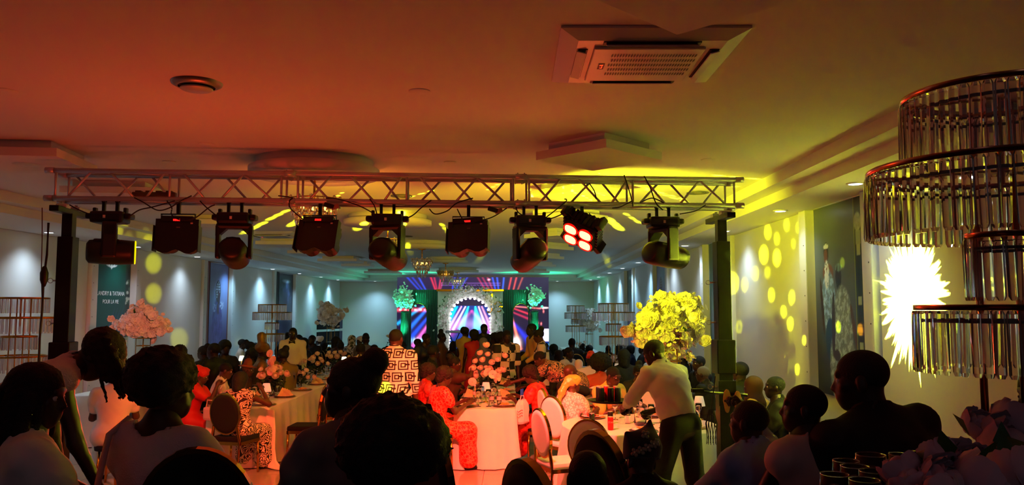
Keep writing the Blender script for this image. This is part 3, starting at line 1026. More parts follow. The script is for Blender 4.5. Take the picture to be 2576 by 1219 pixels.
def chandelier(x, y, r, label, style=0):
    t = thing('crystal_chandelier', label, 'chandelier', (x, y, CEIL - .15), 0, 'crystal ceiling chandeliers')
    MB().tube((0, 0, 0), (0, 0, -.22), .012, 8).lathe([(0, 0), (.09, 0), (.08, -.02), (0, -.03)], 24).build('stem', gold, t)
    z0 = -.22
    if style == 0:
        m = MB()
        for zz_, rr in ((z0, r), (z0 - .06, r * .96), (z0 - .13, r * .7)):
            m.path([(rr * math.cos(a * math.pi / 16), rr * math.sin(a * math.pi / 16), zz_) for a in range(32)], .006, 6, True)
        m.build('ring', gold, t)
    else:
        m = MB()
        for k in range(40):
            a = k * math.pi / 20
            m.box((r * math.cos(a), r * math.sin(a), z0 - .07), (.012, r * .10, .14), rz=a)
        m.build('ring', gold, t)
        m = MB()
    rg = random.Random(int(y * 10))
    m = MB()
    nt_ = 5
    for k in range(nt_):
        rr = r * (1 - .8 * k / nt_); zz_ = z0 - .02 - k * .075
        n = max(6, int(26 * rr / r))
        for q in range(n):
            a = 2 * math.pi * q / n + k * .2
            L_ = .035 + .03 * rg.random()
            c = (rr * math.cos(a), rr * math.sin(a), zz_ - .03)
            m.lathe([(0, L_), (.013, L_ * .3), (.016, -L_ * .2), (0, -L_)], 6, c=c, smooth=False)
            if q % 2 == 0: m.ell((rr * 1.02 * math.cos(a), rr * 1.02 * math.sin(a), zz_ + .03), (.018, .018, .018), 6, 4)
    o = m.build('crystals', cry_b, t); o['kind'] = 'stuff'
    for k in range(4):
        a = k * math.pi / 2 + .3
        MB().ell((r * .45 * math.cos(a), r * .45 * math.sin(a), z0 - .08), (.018, .018, .025), 8, 6).build('bulb', bulb_m, t)
    return t


cl = ['crystal chandelier seen through the left bay of the truss, largest of them', 'gold-lit crystal chandelier half hidden behind the third moving head',
      'crystal chandelier hanging clear between the middle lights', 'chandelier with a ribbed gold drum before the stage screen', 'small crystal chandelier nearest the stage screen']
for k, (x, y, r) in enumerate(DISCS):
    chandelier(x, y, [.24, .22, .22, .22, .24][k], cl[k], 1 if k == 3 else 0)

# ================================================================ banners on the walls
vinyl = M('banner_print', '#ffffff', 0.32, attr='print', bump=0.02, bscale=3)


def sm(a, b, x): return np.clip((x - a) / (b - a + 1e-9), 0, 1)


def fbm(X, Z, s, seed=0):
    r = np.random.RandomState(seed)
    o = np.zeros_like(X); amp = 1.0; tot = 0
    for k in range(5):
        for _ in range(3):
            a = r.rand() * 6.28; ph = r.rand() * 6.28
            o += amp * np.sin(s * (X * np.cos(a) + Z * np.sin(a)) + ph + 1.5 * np.sin(s * .6 * (X * np.sin(a) - Z * np.cos(a)) + ph * 2)) / 3
        tot += amp; amp *= .6; s *= 1.9
    return o / tot * .5 + .5


def ellm(X, Z, cx, cz, rx, rz, soft=.06, rot=0.0):
    dx, dz = X - cx, Z - cz
    c, s = math.cos(rot), math.sin(rot)
    d = np.sqrt(((dx * c + dz * s) / rx) ** 2 + ((-dx * s + dz * c) / rz) ** 2)
    return 1 - sm(1 - soft, 1 + soft, d)


def over(img, m, c):
    c = np.array(lin(c)) if isinstance(c, str) else c
    return img * (1 - m[..., None]) + (c if np.ndim(c) == 3 else np.asarray(c)) * m[..., None]


def img_couple(U, V):
    # units: 1.45 wide, 2.6 high sheet of two dressed people, far edge at U=0
    X = U * 1.45; Z = V * 2.6
    im = np.zeros(U.shape + (3,)) + np.array(lin('#3c4650'))
    im = over(im, 0.8 * ellm(X, Z, .75, 1.9, 1.0, .9, .9), '#66727c')
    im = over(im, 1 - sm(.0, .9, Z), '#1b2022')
    cloth = fbm(X * 1.0, Z * 1.0, 26, 3)
    c1 = np.array(lin('#5d8190')) * (1 - cloth[..., None]) + np.array(lin('#c3d3d2')) * cloth[..., None]
    c1 = c1 * (0.65 + .7 * (fbm(X, Z, 40, 8)[..., None] > .52))
    skin = '#3d2117'
    # woman, behind at the far side
    im = over(im, ellm(X, Z, .36, 1.95, .075, .14), '#14100f')
    im = over(im, ellm(X, Z, .345, 1.90, .055, .10), '#6a3a28')
    im = over(im, ellm(X, Z, .36, 2.03, .075, .035), '#d5dade')
    im = over(im, ellm(X, Z, .40, 1.66, .16, .13), '#7a4630')
    im = over(im, ellm(X, Z, .40, 1.25, .20, .45), c1 * np.array([.8, 1.0, 1.35]))
    im = over(im, ellm(X, Z, .20, 1.2, .04, .40, rot=.1), skin)
    im = over(im, ellm(X, Z, .36, 1.64, .07, .20) * (fbm(X, Z, 90, 2) > .4), '#dfe6ea')
    im = over(im, ellm(X, Z, .42, .75, .14, .30), '#123a5c')
    # man in front, seated, wide cloth
    im = over(im, ellm(X, Z, .70, 1.60, .085, .15), '#2a1812')
    im = over(im, ellm(X, Z, .70, 1.50, .06, .08), '#120d0b')
    im = over(im, ellm(X, Z, .71, 1.72, .095, .055) * (np.sin(X * 160) > -.2), '#7fb0c0')
    im = over(im, ellm(X, Z, .72, 1.35, .06, .1), '#2a1812')
    im = over(im, ellm(X, Z, .78, .95, .27, .52), c1)
    im = over(im, ellm(X, Z, .75, .40, .36, .60), c1 * .9)
    im = over(im, ellm(X, Z, .52, .95, .05, .45, rot=-.05), '#33201a')
    im = over(im, ellm(X, Z, 1.08, .95, .045, .30, rot=.25), '#5a3320')
    im = over(im, ellm(X, Z, .60, .55, .09, .08), '#2c1710')
    # dark end strip with the carved staff
    im = over(im, sm(1.16, 1.17, X), '#222c24')
    im = over(im, ((X > 1.155) & (X < 1.17)).astype(float), '#8f9a3a')
    im = over(im, ((abs(X - 1.255) < .040) & (Z < 1.95)).astype(float), '#0a0b0a')
    for (a, b_) in ((1.85, 2.05), (1.22, 1.32), (.55, .75)):
        im = over(im, ((abs(X - 1.255) < .046) & (Z > a) & (Z < b_)).astype(float), '#a8b896')
    im = over(im, ((abs(X - 1.255) < .060) & (Z > 1.98) & (Z < 2.16)).astype(float), '#97a68c')
    im = over(im, ellm(X, Z, 1.255, 2.27, .09, .12), np.array(lin('#aab79a')) * (.5 + .8 * fbm(X, Z, 60, 5)[..., None]))
    im = over(im, ellm(X, Z, 1.27, .92, .11, .085) * 1.0, np.array(lin('#6b4426')) * (.6 + .6 * (np.sin(Z * 150)[..., None] > -.5)))
    return im


def img_green(U, V):
    X = U * 1.3; Z = V * 2.6
    im = np.zeros(U.shape + (3,)) + np.array(lin('#06463a'))
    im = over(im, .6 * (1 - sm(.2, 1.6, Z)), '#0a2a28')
    for k in range(7):
        im = over(im, .7 * ellm(X, Z, .55 + k * .11, .35 - .0 * k, .022, .45, .5, rot=-.35), '#33446a')
    im = over(im, ((X > 1.12)).astype(float), '#20302a')
    r = np.random.RandomState(4)
    for k in range(26):
        im = over(im, ellm(X, Z, 1.16 + r.rand() * .12, r.rand() * 2.6, .03 + r.rand() * .02, .05, .2, r.rand() * 3), '#b9c3b4' if k % 3 else '#3f5a48')
    im = over(im, (X < .03).astype(float), '#aab4ac')
    for (dx, ro) in ((-.06, .9), (.06, -.9), (0, 0), (-.11, 1.25), (.11, -1.25)):
        im = over(im, ellm(X, Z, .55 + dx, 2.06 - abs(dx) * .1, .02, .095, .3, ro), '#d8e2dc')
    return im


def img_portrait(U, V, tint='#39407e'):
    X = U * 1.4; Z = V * 2.75
    im = np.zeros(U.shape + (3,)) + np.array(lin('#4b5690'))
    im = over(im, .7 * ellm(X, Z, .7, 2.0, .7, .7, .8), '#8a9cc8')
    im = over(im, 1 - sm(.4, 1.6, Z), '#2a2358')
    cl = fbm(X, Z, 22, 6)[..., None]
    im = over(im, ellm(X, Z, .62, 1.0, .42, .9), np.array(lin('#1d1b3e')) * (1 - cl) + np.array(lin('#5a5aa8')) * cl)
    im = over(im, ellm(X, Z, .64, 2.06, .20, .27), '#15131c')
    im = over(im, ellm(X, Z, .64, 2.08, .16, .22) * (np.sin(X * 60) * np.sin(Z * 50) > .2), '#c8d4ea')
    im = over(im, ellm(X, Z, .70, 1.90, .10, .17), '#3a2430')
    im = over(im, ellm(X, Z, .66, 1.62, .07, .14, rot=.3), '#4a2c34')
    im = over(im, ellm(X, Z, .95, 1.72, .16, .10) * (fbm(X, Z, 60, 3) > .5), '#b8c6e4')
    im = over(im, ellm(X, Z, .40, 1.65, .12, .10) * (fbm(X, Z, 60, 9) > .5), '#9fb0d8')
    return im


def img_dark(U, V):
    X = U * 1.3; Z = V * 2.7
    im = np.zeros(U.shape + (3,)) + np.array(lin('#23283a'))
    im = over(im, .8 * (fbm(X, Z, 9, 11) > .62), '#3b4462')
    im = over(im, ellm(X, Z, .7, 2.45, .32, .05, .5), '#9fb8cc')
    im = over(im, ellm(X, Z, .6, 1.2, .3, .8, .3), '#171927')
    return im


BAN = [
    ('r', 8.05, 9.42, 1.08, 2.14, img_couple, (96, 150), 'tall banner showing a couple in pale draped robes with a carved staff'),
    ('r', 13.05, 14.5, 0.6, 2.62, img_green, (30, 60), 'dark green banner half hidden behind the right lift tower'),
    ('r', 18.55, 19.75, 0.5, 2.72, img_portrait, (40, 90), 'blue-violet portrait banner on the right wall above the yellow flowers'),
    ('r', 23.6, 24.8, 0.5, 2.72, img_dark, (30, 70), 'farthest dark blue banner on the right wall'),
    ('l', 14.4, 15.7, 1.5, 1.7, img_green, (60, 120), 'green banner with white lettering on the left wall'),
    ('l', 19.85, 21.1, 0.35, 2.85, img_portrait, (60, 130), 'blue portrait banner of a veiled person on the left wall beside the wood panel'),
    ('l', 25.75, 27.3, 0.5, 2.70, img_dark, (40, 90), 'dark banner behind the crystal stand at the far left wall'),
]
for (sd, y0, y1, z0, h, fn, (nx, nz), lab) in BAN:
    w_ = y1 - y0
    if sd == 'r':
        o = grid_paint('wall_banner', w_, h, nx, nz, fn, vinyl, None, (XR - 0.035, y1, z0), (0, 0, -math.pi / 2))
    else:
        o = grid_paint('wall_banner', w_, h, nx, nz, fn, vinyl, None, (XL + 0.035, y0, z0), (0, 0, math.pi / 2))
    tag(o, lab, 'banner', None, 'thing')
    zt = h
    MB().tube((0, 0, zt), (w_, 0, zt), 0.012, 8).build('top_rail', alu, o)
    if fn is img_green and sd == 'l':
        for (s_t, zz_, sz) in (('LANDRY & TATIANA', 0.79, .112), ('POUR LA VIE', 0.64, .105)):
            cu = bpy.data.curves.new('lettering', 'FONT')
            cu.body = s_t; cu.size = sz; cu.extrude = 0.001; cu.align_x = 'CENTER'
            cu.materials.append(M('letter_white', '#e6ebe6', .5))
            q = bpy.data.objects.new('lettering_curve', cu)
            q = bpy.data.objects.new('lettering', bpy.data.meshes.new_from_object(q)); COL.objects.link(q)
            q.parent = o; q.location = (0.56, -0.004, zz_); q.rotation_euler = (math.pi / 2, 0, 0)

# ================================================================ the stage
led_mat = M('led_screen_picture', '#000000', 0.4, attr='print', es=1.7)
SD = 33.3


def img_led(U, V):
    PX = 1000 + U * 380; PY = 885 - V * 188
    im = np.zeros(U.shape + (3,)) + np.array(lin('#1c1030'))
    im += ((1 - sm(0, 60, abs(PY - 700))) * .02)[..., None] * np.array([.6, .3, 1.0])

    def beam(x0, y0, x1, y1, w0, w1, col, k=1.0):
        nonlocal im
        dx, dy = x1 - x0, y1 - y0; L_ = math.hypot(dx, dy)
        t_ = ((PX - x0) * dx + (PY - y0) * dy) / L_ / L_
        d_ = abs((PX - x0) * dy - (PY - y0) * dx) / L_
        wv = w0 + (w1 - w0) * np.clip(t_, 0, 1)
        m_ = np.exp(-(d_ / wv) ** 2 * 1.6) * (t_ > 0) * (t_ < 1.0)
        im = im + (m_ * k)[..., None] * np.array(lin(col))
    for (a, b_, c, k) in [(1022, 1060, '#1d4cff', .5), (1035, 1068, '#2040e8', .5), (1052, 1075, '#2a58ff', .6), (1083, 1098, '#ff3040', .6), (1092, 1101, '#e82848', .5), (1118, 1106, '#e04068', .45), (1110, 1103, '#ff4050', .5),
                       (1145, 1137, '#2a50ff', .6), (1160, 1145, '#2850ff', .6), (1178, 1152, '#3050e0', .5), (1200, 1225, '#e03050', .4), (1212, 1235, '#d83858', .4), (1225, 1242, '#e04060', .4),
                       (1238, 1248, '#2a60ff', .7), (1250, 1255, '#2a60ff', .7), (1268, 1264, '#3870ff', .7), (1287, 1278, '#ff5040', .6), (1300, 1290, '#ff5a48', .6), (1316, 1300, '#d86040', .5)]:
        beam(a, 694, b_, 735, 2.6, 2.2, c, k)
    for yy in (712, 717): im = im + (np.exp(-((PY - yy) / 1.0) ** 2) * (abs(PX - 1185) < 75) * .25)[..., None] * np.array(lin('#c080ff'))
    # centre, behind the flower arch
    cen = ((PX > 1105) & (PX < 1262) & (PY > 735)).astype(float)
    im = over(im, cen * (PY > 768), '#0c2c80')
    for (x0, x1, c, k, w1) in [(1152, 1118, '#00c8ff', 1.0, 9), (1162, 1128, '#ffb0d0', 1.1, 4), (1172, 1140, '#ffd0e0', 1.2, 4), (1179, 1160, '#20e0ff', 1.3, 9), (1196, 1200, '#20d8ff', 1.3, 10), (1196, 1216, '#30d8ff', .8, 7),
                            (1204, 1226, '#ffc0d0', 1.2, 4), (1212, 1238, '#ff9aa8', 1.0, 4), (1148, 1105, '#18b0ff', 1.0, 10)]:
        beam(x0, 770, x1, 830, 2.0, w1, c, k)
    beam(1190, 780, 1130, 840, 3, 14, '#d04080', .5); beam(1185, 780, 1240, 840, 3, 14, '#d04090', .5)
    im = im + (np.exp(-((PX - 1185) / 60) ** 2 - ((PY - 815) / 14) ** 2) * .3)[..., None] * np.array([.9, .5, 1.0])
    # left window
    lf = (PX < 1100) & (PY > 765)
    for (x0, y0, x1, y1, c, k, w_) in [(1080, 772, 1010, 850, '#1a70ff', 1.0, 8), (1084, 790, 1020, 868, '#1048e0', 1.0, 9), (1086, 805, 1040, 872, '#e060c0', 1.0, 8), (1070, 768, 1000, 815, '#10b0ff', .8, 5)]:
        beam(x0, y0, x1, y1, 3, w_, c, k)
    im = im + ((np.exp(-((PY - 779) / 4.0) ** 2) * (PX < 1075)) * .9)[..., None] * np.array(lin('#ff5060'))
    im = im + ((np.exp(-((PY - 779) / 1.6) ** 2) * (np.sin(PX * .5) > .1) * (PX < 1070)) * 1.2)[..., None] * np.array([1, .8, .8])
    im = im + (np.exp(-((PY - 856) / 6.0) ** 2) * (PX < 1075) * (PX > 1025) * (.4 + .6 * (np.sin(PX * .7) > 0)) * 1.0)[..., None] * np.array(lin('#9fe0ff'))
    # right window
    for (x0, y0, x1, y1, c, k, w_) in [(1282, 772, 1345, 795, '#e03040', .9, 3), (1282, 782, 1350, 810, '#c02848', .8, 4), (1286, 790, 1309, 880, '#ff7050', 1.6, 5), (1282, 800, 1340, 870, '#2030d0', .9, 12), (1288, 770, 1360, 776, '#ff8080', .8, 2)]:
        beam(x0, y0, x1, y1, 2, w_, c, k)
    im = im + (np.exp(-((PX - 1298) / 9.0) ** 2 - ((PY - 862) / 12.0) ** 2) * 2.0)[..., None] * np.array([1, .75, .75])
    im = over(im, ((PX > 1353) & (PY > 826)).astype(float) * .9, np.array([.95, .85, 1.3])[None, None, :] * (.5 + 1.2 * np.exp(-((PY - 840) / 12.0) ** 2))[..., None])
    im = over(im, ((PX > 1353) & (PY > 858)).astype(float), '#0a2a70')
    im = over(im, ((PX > 1360) & (abs(PY - 866) < 2)).astype(float), '#20b0ff')
    for (a, b_) in ((1367, 783), (1366, 775), (1353, 812), (1361, 814)): im = im + (np.exp(-((PX - a) / 1.5) ** 2 - ((PY - b_) / 3.0) ** 2) * 1.5)[..., None] * np.array([1, .2, .2])
    im = im + (np.exp(-((PX - 1370) / 8.0) ** 2 - ((PY - 774) / 1.6) ** 2) * 2.0)[..., None] * np.array([1, .7, .7])
    im = im + (np.exp(-((PX - 1230) / 3.0) ** 2 - ((PY - 703) / 2.0) ** 2) * 1.5)[..., None] * np.array([1, .4, .5])
    return np.clip(im, 0, 6)


pl = at(1000, 697, SD); prr = at(1380, 697, SD)
zb = at(1100, 885, SD).z
scr = thing('led_screen', 'wide glowing LED screen at the far end showing blue and red beams', 'screen', (pl.x, SD, 0))
lw = prr.x - pl.x
LH = SOFF - zb + 0.02
g = grid_paint('screen_picture', lw, at(1100, 697, SD).z - zb, 260, 130, img_led, led_mat, scr, (0, -0.05, zb))
MB().box((lw / 2, 0.03, 1.6), (lw, .14, 3.2)).build('cabinet', black_mt, scr)
# stage floor
stg = struct(slab('floor_stage', -6.2, 2.6, 29.6, 33.2, 0, 0.22, M('stage_dark', '#14161c', .6)))
velvet = M('green_velvet', '#0b3d2c', 0.9, bump=.1, bscale=20, sheen=.6)
BD = 31.6


def arch_panel(x0, x1, z1, ax0, ax1, az, label, loc):
    """a tall upholstered panel with an arched opening"""
    t = thing('arch_panel', label, 'backdrop panel', loc)
    m = MB()
    pts_o = [(x0, 0), (x0, z1), (x1, z1), (x1, 0)]
    r = (ax1 - ax0) / 2; cx = (ax0 + ax1) / 2
    arc = [(cx - r * math.cos(k * math.pi / 14), az + r * math.sin(k * math.pi / 14)) for k in range(15)]
    poly = [(x0, 0), (x0, z1), (x1, z1), (x1, 0), (ax1, 0)] + list(reversed(arc)) + [(ax0, 0)]
    # quads strips instead of one concave face
    V = []; F = []
    n = len(arc)
    top = [(x0 + (x1 - x0) * k / (n - 1), z1) for k in range(n)]
    for yy in (0.0, 0.12):
        b_ = len(V)
        V += [(p[0], yy, p[1]) for p in arc] + [(p[0], yy, p[1]) for p in top] + [(x0, yy, 0), (ax0, yy, 0), (x1, yy, 0), (ax1, yy, 0)]
        for k in range(n - 1): F.append((b_ + k, b_ + k + 1, b_ + n + k + 1, b_ + n + k))
        F.append((b_ + 2 * n, b_ + 2 * n + 1, b_, b_ + n)); F.append((b_ + 2 * n + 3, b_ + 2 * n + 2, b_ + 2 * n - 1, b_ + n - 1))
    h = n * 2 + 4
    for k in range(n - 1): F.append((k, k + 1, h + k + 1, h + k)); F.append((n + k, n + k + 1, h + n + k + 1, h + n + k))
    F += [(2 * n + 1, 0, h, h + 2 * n + 1), (2 * n + 3, n - 1, h + n - 1, h + 2 * n + 3), (2 * n, n, h + n, h + 2 * n), (2 * n + 2, 2 * n - 1, h + 2 * n - 1, h + 2 * n + 2)]
    m.add(V, F)
    m.build('board', velvet, t)
    mm = MB()
    k = x0 + .04
    while k < x1:
        zb_ = 0 if (k < ax0 or k > ax1) else az + math.sqrt(max(0, r * r - (k - cx) ** 2)) + .02
        mm.tube((k, -.012, zb_), (k, -.012, z1), .022, 6)
        k += .07
    pf = mm.build('pleat', velvet, t); pf['kind'] = 'stuff'
    MB().path([(p[0], -.02, p[1]) for p in arc], .018, 6).build('gold_edge', gold, t)
    return t


def bx(px, D=BD): return at(px, 775, D).x
def bz(py, D=BD): return at(1200, py, D).z


arch_panel(bx(1029) - bx(1103), 0, bz(728) - .22, bx(1034) - bx(1103), bx(1073) - bx(1103), bz(782) - .22, 'green velvet panel with an arched opening left of the white backdrop', (bx(1103), BD, .22))
arch_panel(0, bx(1333) - bx(1265), bz(728) - .22, bx(1291) - bx(1265), bx(1329) - bx(1265), bz(782) - .22, 'green velvet panel with an arched opening right of the white backdrop', (bx(1265), BD, .22))
# centre backdrop with arch
white_p = M('backdrop_white', '#e6e4da', 0.55)
t = thing('backdrop_board', 'white backdrop board with a gold top rail around the lit stage arch', 'backdrop panel', (bx(1184), BD - .35, .22))
hw = (bx(1265) - bx(1103)) / 2
za = bz(800, BD - .35) - .22; ra = (bx(1233) - bx(1131)) / 2
arc = [(-ra * math.cos(k * math.pi / 18), za + ra * math.sin(k * math.pi / 18) * 1.0) for k in range(19)]
m = MB(); V = []; F = []; n = 19; ztop = bz(731, BD - .35) - .22
tp = [(-hw + 2 * hw * k / 18, ztop) for k in range(19)]
for yy in (0, .08):
    b_ = len(V)
    V += [(p[0], yy, p[1]) for p in arc] + [(p[0], yy, p[1]) for p in tp] + [(-hw, yy, 0), (-ra, yy, 0), (hw, yy, 0), (ra, yy, 0)]
    for k in range(n - 1): F.append((b_ + k, b_ + k + 1, b_ + n + k + 1, b_ + n + k))
    F.append((b_ + 2 * n, b_ + 2 * n + 1, b_, b_ + n)); F.append((b_ + 2 * n + 3, b_ + 2 * n + 2, b_ + 2 * n - 1, b_ + n - 1))
m.add(V, F); m.build('board', white_p, t)
MB().box((0, -.02, ztop + .02), (2 * hw + .1, .12, .09), bev=.01).build('gold_rail', gold, t)
MB().box((hw - .42, -.05, ztop - .42), (.06, .03, .62)).path([(hw - .42 - .10 + .10 * math.cos(a), -.05, ztop - .73 + .12 * math.sin(a)) for a in [0, -.5, -1, -1.57, -2.1, -2.6]], .03, 6).build('gold_letter_j', gold, t)
MB().path([(hw - .17 + .16 * math.cos(a), -.05, ztop - .62 + .19 * math.sin(a)) for a in [.6 + k * .35 for k in range(15)]], .028, 6).box((hw - .07, -.05, ztop - .62), (.16, .03, .05)).build('gold_letter_g', gold, t)
m = MB()
for k in range(15):
    a = math.pi * k / 14
    m.ell((-(ra - .02) * math.cos(a), -.03, za + (ra - .02) * math.sin(a)), (.05, .03, .05), 8, 5)
for k in range(14):
    for q in (-1, 1): m.ell((q * (ra - .02), -.03, za - .12 - k * .12), (.03, .025, .04), 6, 4)
o = m.build('bulb_string', M('arch_bulb', '#ffffff', .3, emit='#fff4ff', es=3.5), t); o['kind'] = 'stuff'


# ---------------------------------------------------------------- blossoms
def petal_flower(n=5, r=1.0, cup=.35, seed=0, layers=1, nseg=3):
    rg = random.Random(seed); m = MB()
    for l in range(layers):
        k0 = rg.random() * 3
        rl = r * (1 - .28 * l); cu = cup + l * .35
        for k in range(n):
            a = 2 * math.pi * k / n + k0 + rg.uniform(-.12, .12)
            wdt = rl * 1.1 * math.sin(math.pi / n) * rg.uniform(.9, 1.15)
            ca, sa = math.cos(a), math.sin(a)
            V = []
            for (t_, w_, z_) in [(.08, .25, 0), (.55, 1.0, cu * .45), (.85, .85, cu * .85), (1.0, .25, cu * 1.0)][:nseg + 1]:
                for q in (-1, 0, 1):
                    rr = t_ * rl
                    zz_ = z_ * rl + (abs(q) * .10 * rl) + rg.uniform(-.03, .03) * rl
                    V.append((rr * ca - q * w_ * wdt * sa, rr * sa + q * w_ * wdt * ca, zz_))
            F = []
            for j in range(len(V) // 3 - 1):
                for q in range(2): F.append((j * 3 + q, j * 3 + q + 1, j * 3 + q + 4, j * 3 + q + 3))
            m.add(V, F, True)
    return m


white_pet = M('white_petal', '#f2ece2', 0.6, sheen=.2)
leaf_m = M('leaf_green', '#2f5a25', 0.55)
BLM = []
for s in range(5):
    m_ = petal_flower(6, .060, .45, s, 3, nseg=3)
    m_.v = [(x + random.Random(i * 7 + s).uniform(-.006, .006), y + random.Random(i * 5 + s).uniform(-.006, .006), z + random.Random(i * 3 + s).uniform(-.008, .008)) for i, (x, y, z) in enumerate(m_.v)]
    m_.sm = [False] * len(m_.sm)
    BLM.append(m_.mesh('blossom'))
BLS = [petal_flower(5, .045, .2, s + 9, 1).mesh('blossom') for s in range(3)]
for q in BLM + BLS: q.materials.append(white_pet)
LFM = MB(); LFM.add([(0, 0, 0), (.03, .04, .008), (0, .10, 0), (-.03, .04, .008), (0, .045, -.004)], [(0, 1, 4), (1, 2, 4), (2, 3, 4), (3, 0, 4)], True)
LFM = LFM.mesh('leaf'); LFM.materials.append(leaf_m)


def rdir(rg):
    while True:
        v = Vector((rg.uniform(-1, 1), rg.uniform(-1, 1), rg.uniform(-1, 1)))
        if .1 < v.length < 1: return v.normalized()


def bouquet(loc, r, label, n, seed, stand_h, single=True, squash=.75, far=False, blobs=7, msh=None, leaf_n=20, jut=True):
    """tall gold stand carrying a loose ball of blossoms; loc is the centre of the ball"""
    rg = random.Random(seed)
    t = thing('flower_arrangement', label, 'flower arrangement', (loc[0], loc[1], loc[2] - stand_h), 0, 'tall white blossom arrangements')
    C_ = Vector((0, 0, stand_h))
    m = MB()
    for (zz_, rr) in ((0.02, r * .22), (stand_h - r * .75, r * .22), (stand_h - r * .5, r * .25), (stand_h, r * .5)):
        m.path([(rr * math.cos(a * math.pi / 10), rr * math.sin(a * math.pi / 10), zz_) for a in range(20)], .007, 6, True)
    for k in range(4):
        a = k * math.pi / 2 + .4
        m.tube((r * .22 * math.cos(a), r * .22 * math.sin(a), 0), (r * .22 * math.cos(a), r * .22 * math.sin(a), stand_h - r * .4), .006, 6)
        m.tube((r * .22 * math.cos(a), r * .22 * math.sin(a), stand_h - r * .5), (r * .5 * math.cos(a), r * .5 * math.sin(a), stand_h), .005, 6)
    m.build('stand', gold_dk, t)
    cent = [(rdir(rg) * r * rg.uniform(.25, .62), rg.uniform(.28, .48) * r) for _ in range(blobs)]
    joined = MB()
    for k in range(n):
        c, rr = cent[k % blobs]
        d_ = rdir(rg)
        if d_.y > .3: d_.y = -d_.y
        p = c + d_ * rr * rg.uniform(.75, 1.1)
        if jut and k % 19 == 0: p = rdir(rg) * r * rg.uniform(.9, 1.08)
        p = Vector((p.x, p.y * .85, p.z * squash)) + C_
        nrm = (d_ + Vector((0, -.35, .15))).normalized()
        q = nrm.to_track_quat('Z', 'Y') @ Euler((0, 0, rg.uniform(0, 6))).to_quaternion()
        s_ = rg.uniform(.7, 1.25)
        me = rg.choice(msh or BLM)
        if single:
            o = bpy.data.objects.new('blossom', me); COL.objects.link(o); o.parent = t
            o.location = p; o.rotation_mode = 'QUATERNION'; o.rotation_quaternion = q; o.scale = (s_,) * 3
        else:
            V = [q @ (v.co * s_) + p for v in me.vertices]
            joined.add(V, [tuple(f.vertices) for f in me.polygons], True)
    for k in range(n * 3 if single else n):      # loose small petals between the larger blossoms
        c, rr = cent[k % blobs]
        d_ = rdir(rg)
        p = c + d_ * rr * rg.uniform(.9, 1.22)
        p = Vector((p.x, p.y * .85, p.z * squash)) + C_
        q = rdir(rg).to_track_quat('Z', 'Y'); s_ = rg.uniform(.35, .8) * (1 if single else 1.3)
        me = BLS[k % 3]
        joined.add([q @ (v.co * s_) + p for v in me.vertices], [tuple(f.vertices) for f in me.polygons], False)
    o = joined.build('loose_petals' if single else 'blossoms', white_pet, t); o['kind'] = 'stuff'
    lm = MB()
    for k in range(leaf_n):
        c, rr = cent[k % blobs]
        d_ = rdir(rg)
        p = c + d_ * rr * 1.0
        p = Vector((p.x, p.y * .85, p.z * squash)) + C_
        q = rdir(rg).to_track_quat('Y', 'Z')
        if single and leaf_n < 60:
            o = bpy.data.objects.new('leaf', LFM); COL.objects.link(o); o.parent = t
            o.location = p; o.rotation_mode = 'QUATERNION'; o.rotation_quaternion = q
        else:
            lm.add([q @ v.co + p for v in LFM.vertices], [tuple(f.vertices) for f in LFM.polygons], True)
    if lm.v:
        o = lm.build('leaves', leaf_m, t); o['kind'] = 'stuff'
    # twigs
    tw = MB()
    for k in range(14): tw.tube(C_ + Vector((0, 0, -r * .5)), Vector((*(rdir(rg) * r * .5)[:2], 0)) + C_ + Vector((0, 0, rg.uniform(-.2, .25) * r)), .004, 5)
    tw.build('stems', M('stem_brown', '#3a2c1a', .7), t)
    return t


# flower arch on the stage
rg = random.Random(5)
t = thing('flower_arch', 'white flower and feather arch standing before the lit stage opening', 'flower arch', (bx(1184, BD - .55), BD - .62, .22))
m = MB()
ra2 = ra + .24
for k in range(620):
    a = rg.uniform(-.95, math.pi + .95)
    rr = ra2 + rg.gauss(0, .09)
    if 0 <= a <= math.pi: p = Vector((-rr * math.cos(a), rg.uniform(-.1, .1), za + rr * 1.05 * math.sin(a)))
    else:
        q = -1 if a < 0 else 1
        f = (-a if a < 0 else a - math.pi) / .95
        p = Vector((q * (rr + .02), rg.uniform(-.1, .1), za * (1 - f)))
    qd = (rdir(rg) + Vector((0, -1.0, 0))).normalized().to_track_quat('Z', 'Y')
    me = BLS[k % 3]; s_ = rg.uniform(.7, 1.3)
    m.add([qd @ (v.co * s_) + p for v in me.vertices], [tuple(f_.vertices) for f_ in me.polygons], True)
o = m.build('blossoms', white_pet, t); o['kind'] = 'stuff'
m = MB()
for k in range(60):
    a = rg.uniform(0, math.pi); rr = ra2 + .22 + rg.gauss(0, .05)
    p = Vector((-rr * math.cos(a), -.08, za + rr * math.sin(a))); qd = rdir(rg).to_track_quat('Y', 'Z')
    m.add([qd @ (v.co * 1.2) + p for v in LFM.vertices], [tuple(f_.vertices) for f_ in LFM.polygons], True)
o = m.build('leaves', leaf_m, t); o['kind'] = 'stuff'
MB().path([(-ra2 * math.cos(a * math.pi / 20), .06, za + ra2 * math.sin(a * math.pi / 20)) for a in range(21)], .02, 6).tube((-ra2, .06, 0), (-ra2, .06, za), .02).tube((ra2, .06, 0), (ra2, .06, za), .02).build('frame', white_p, t)

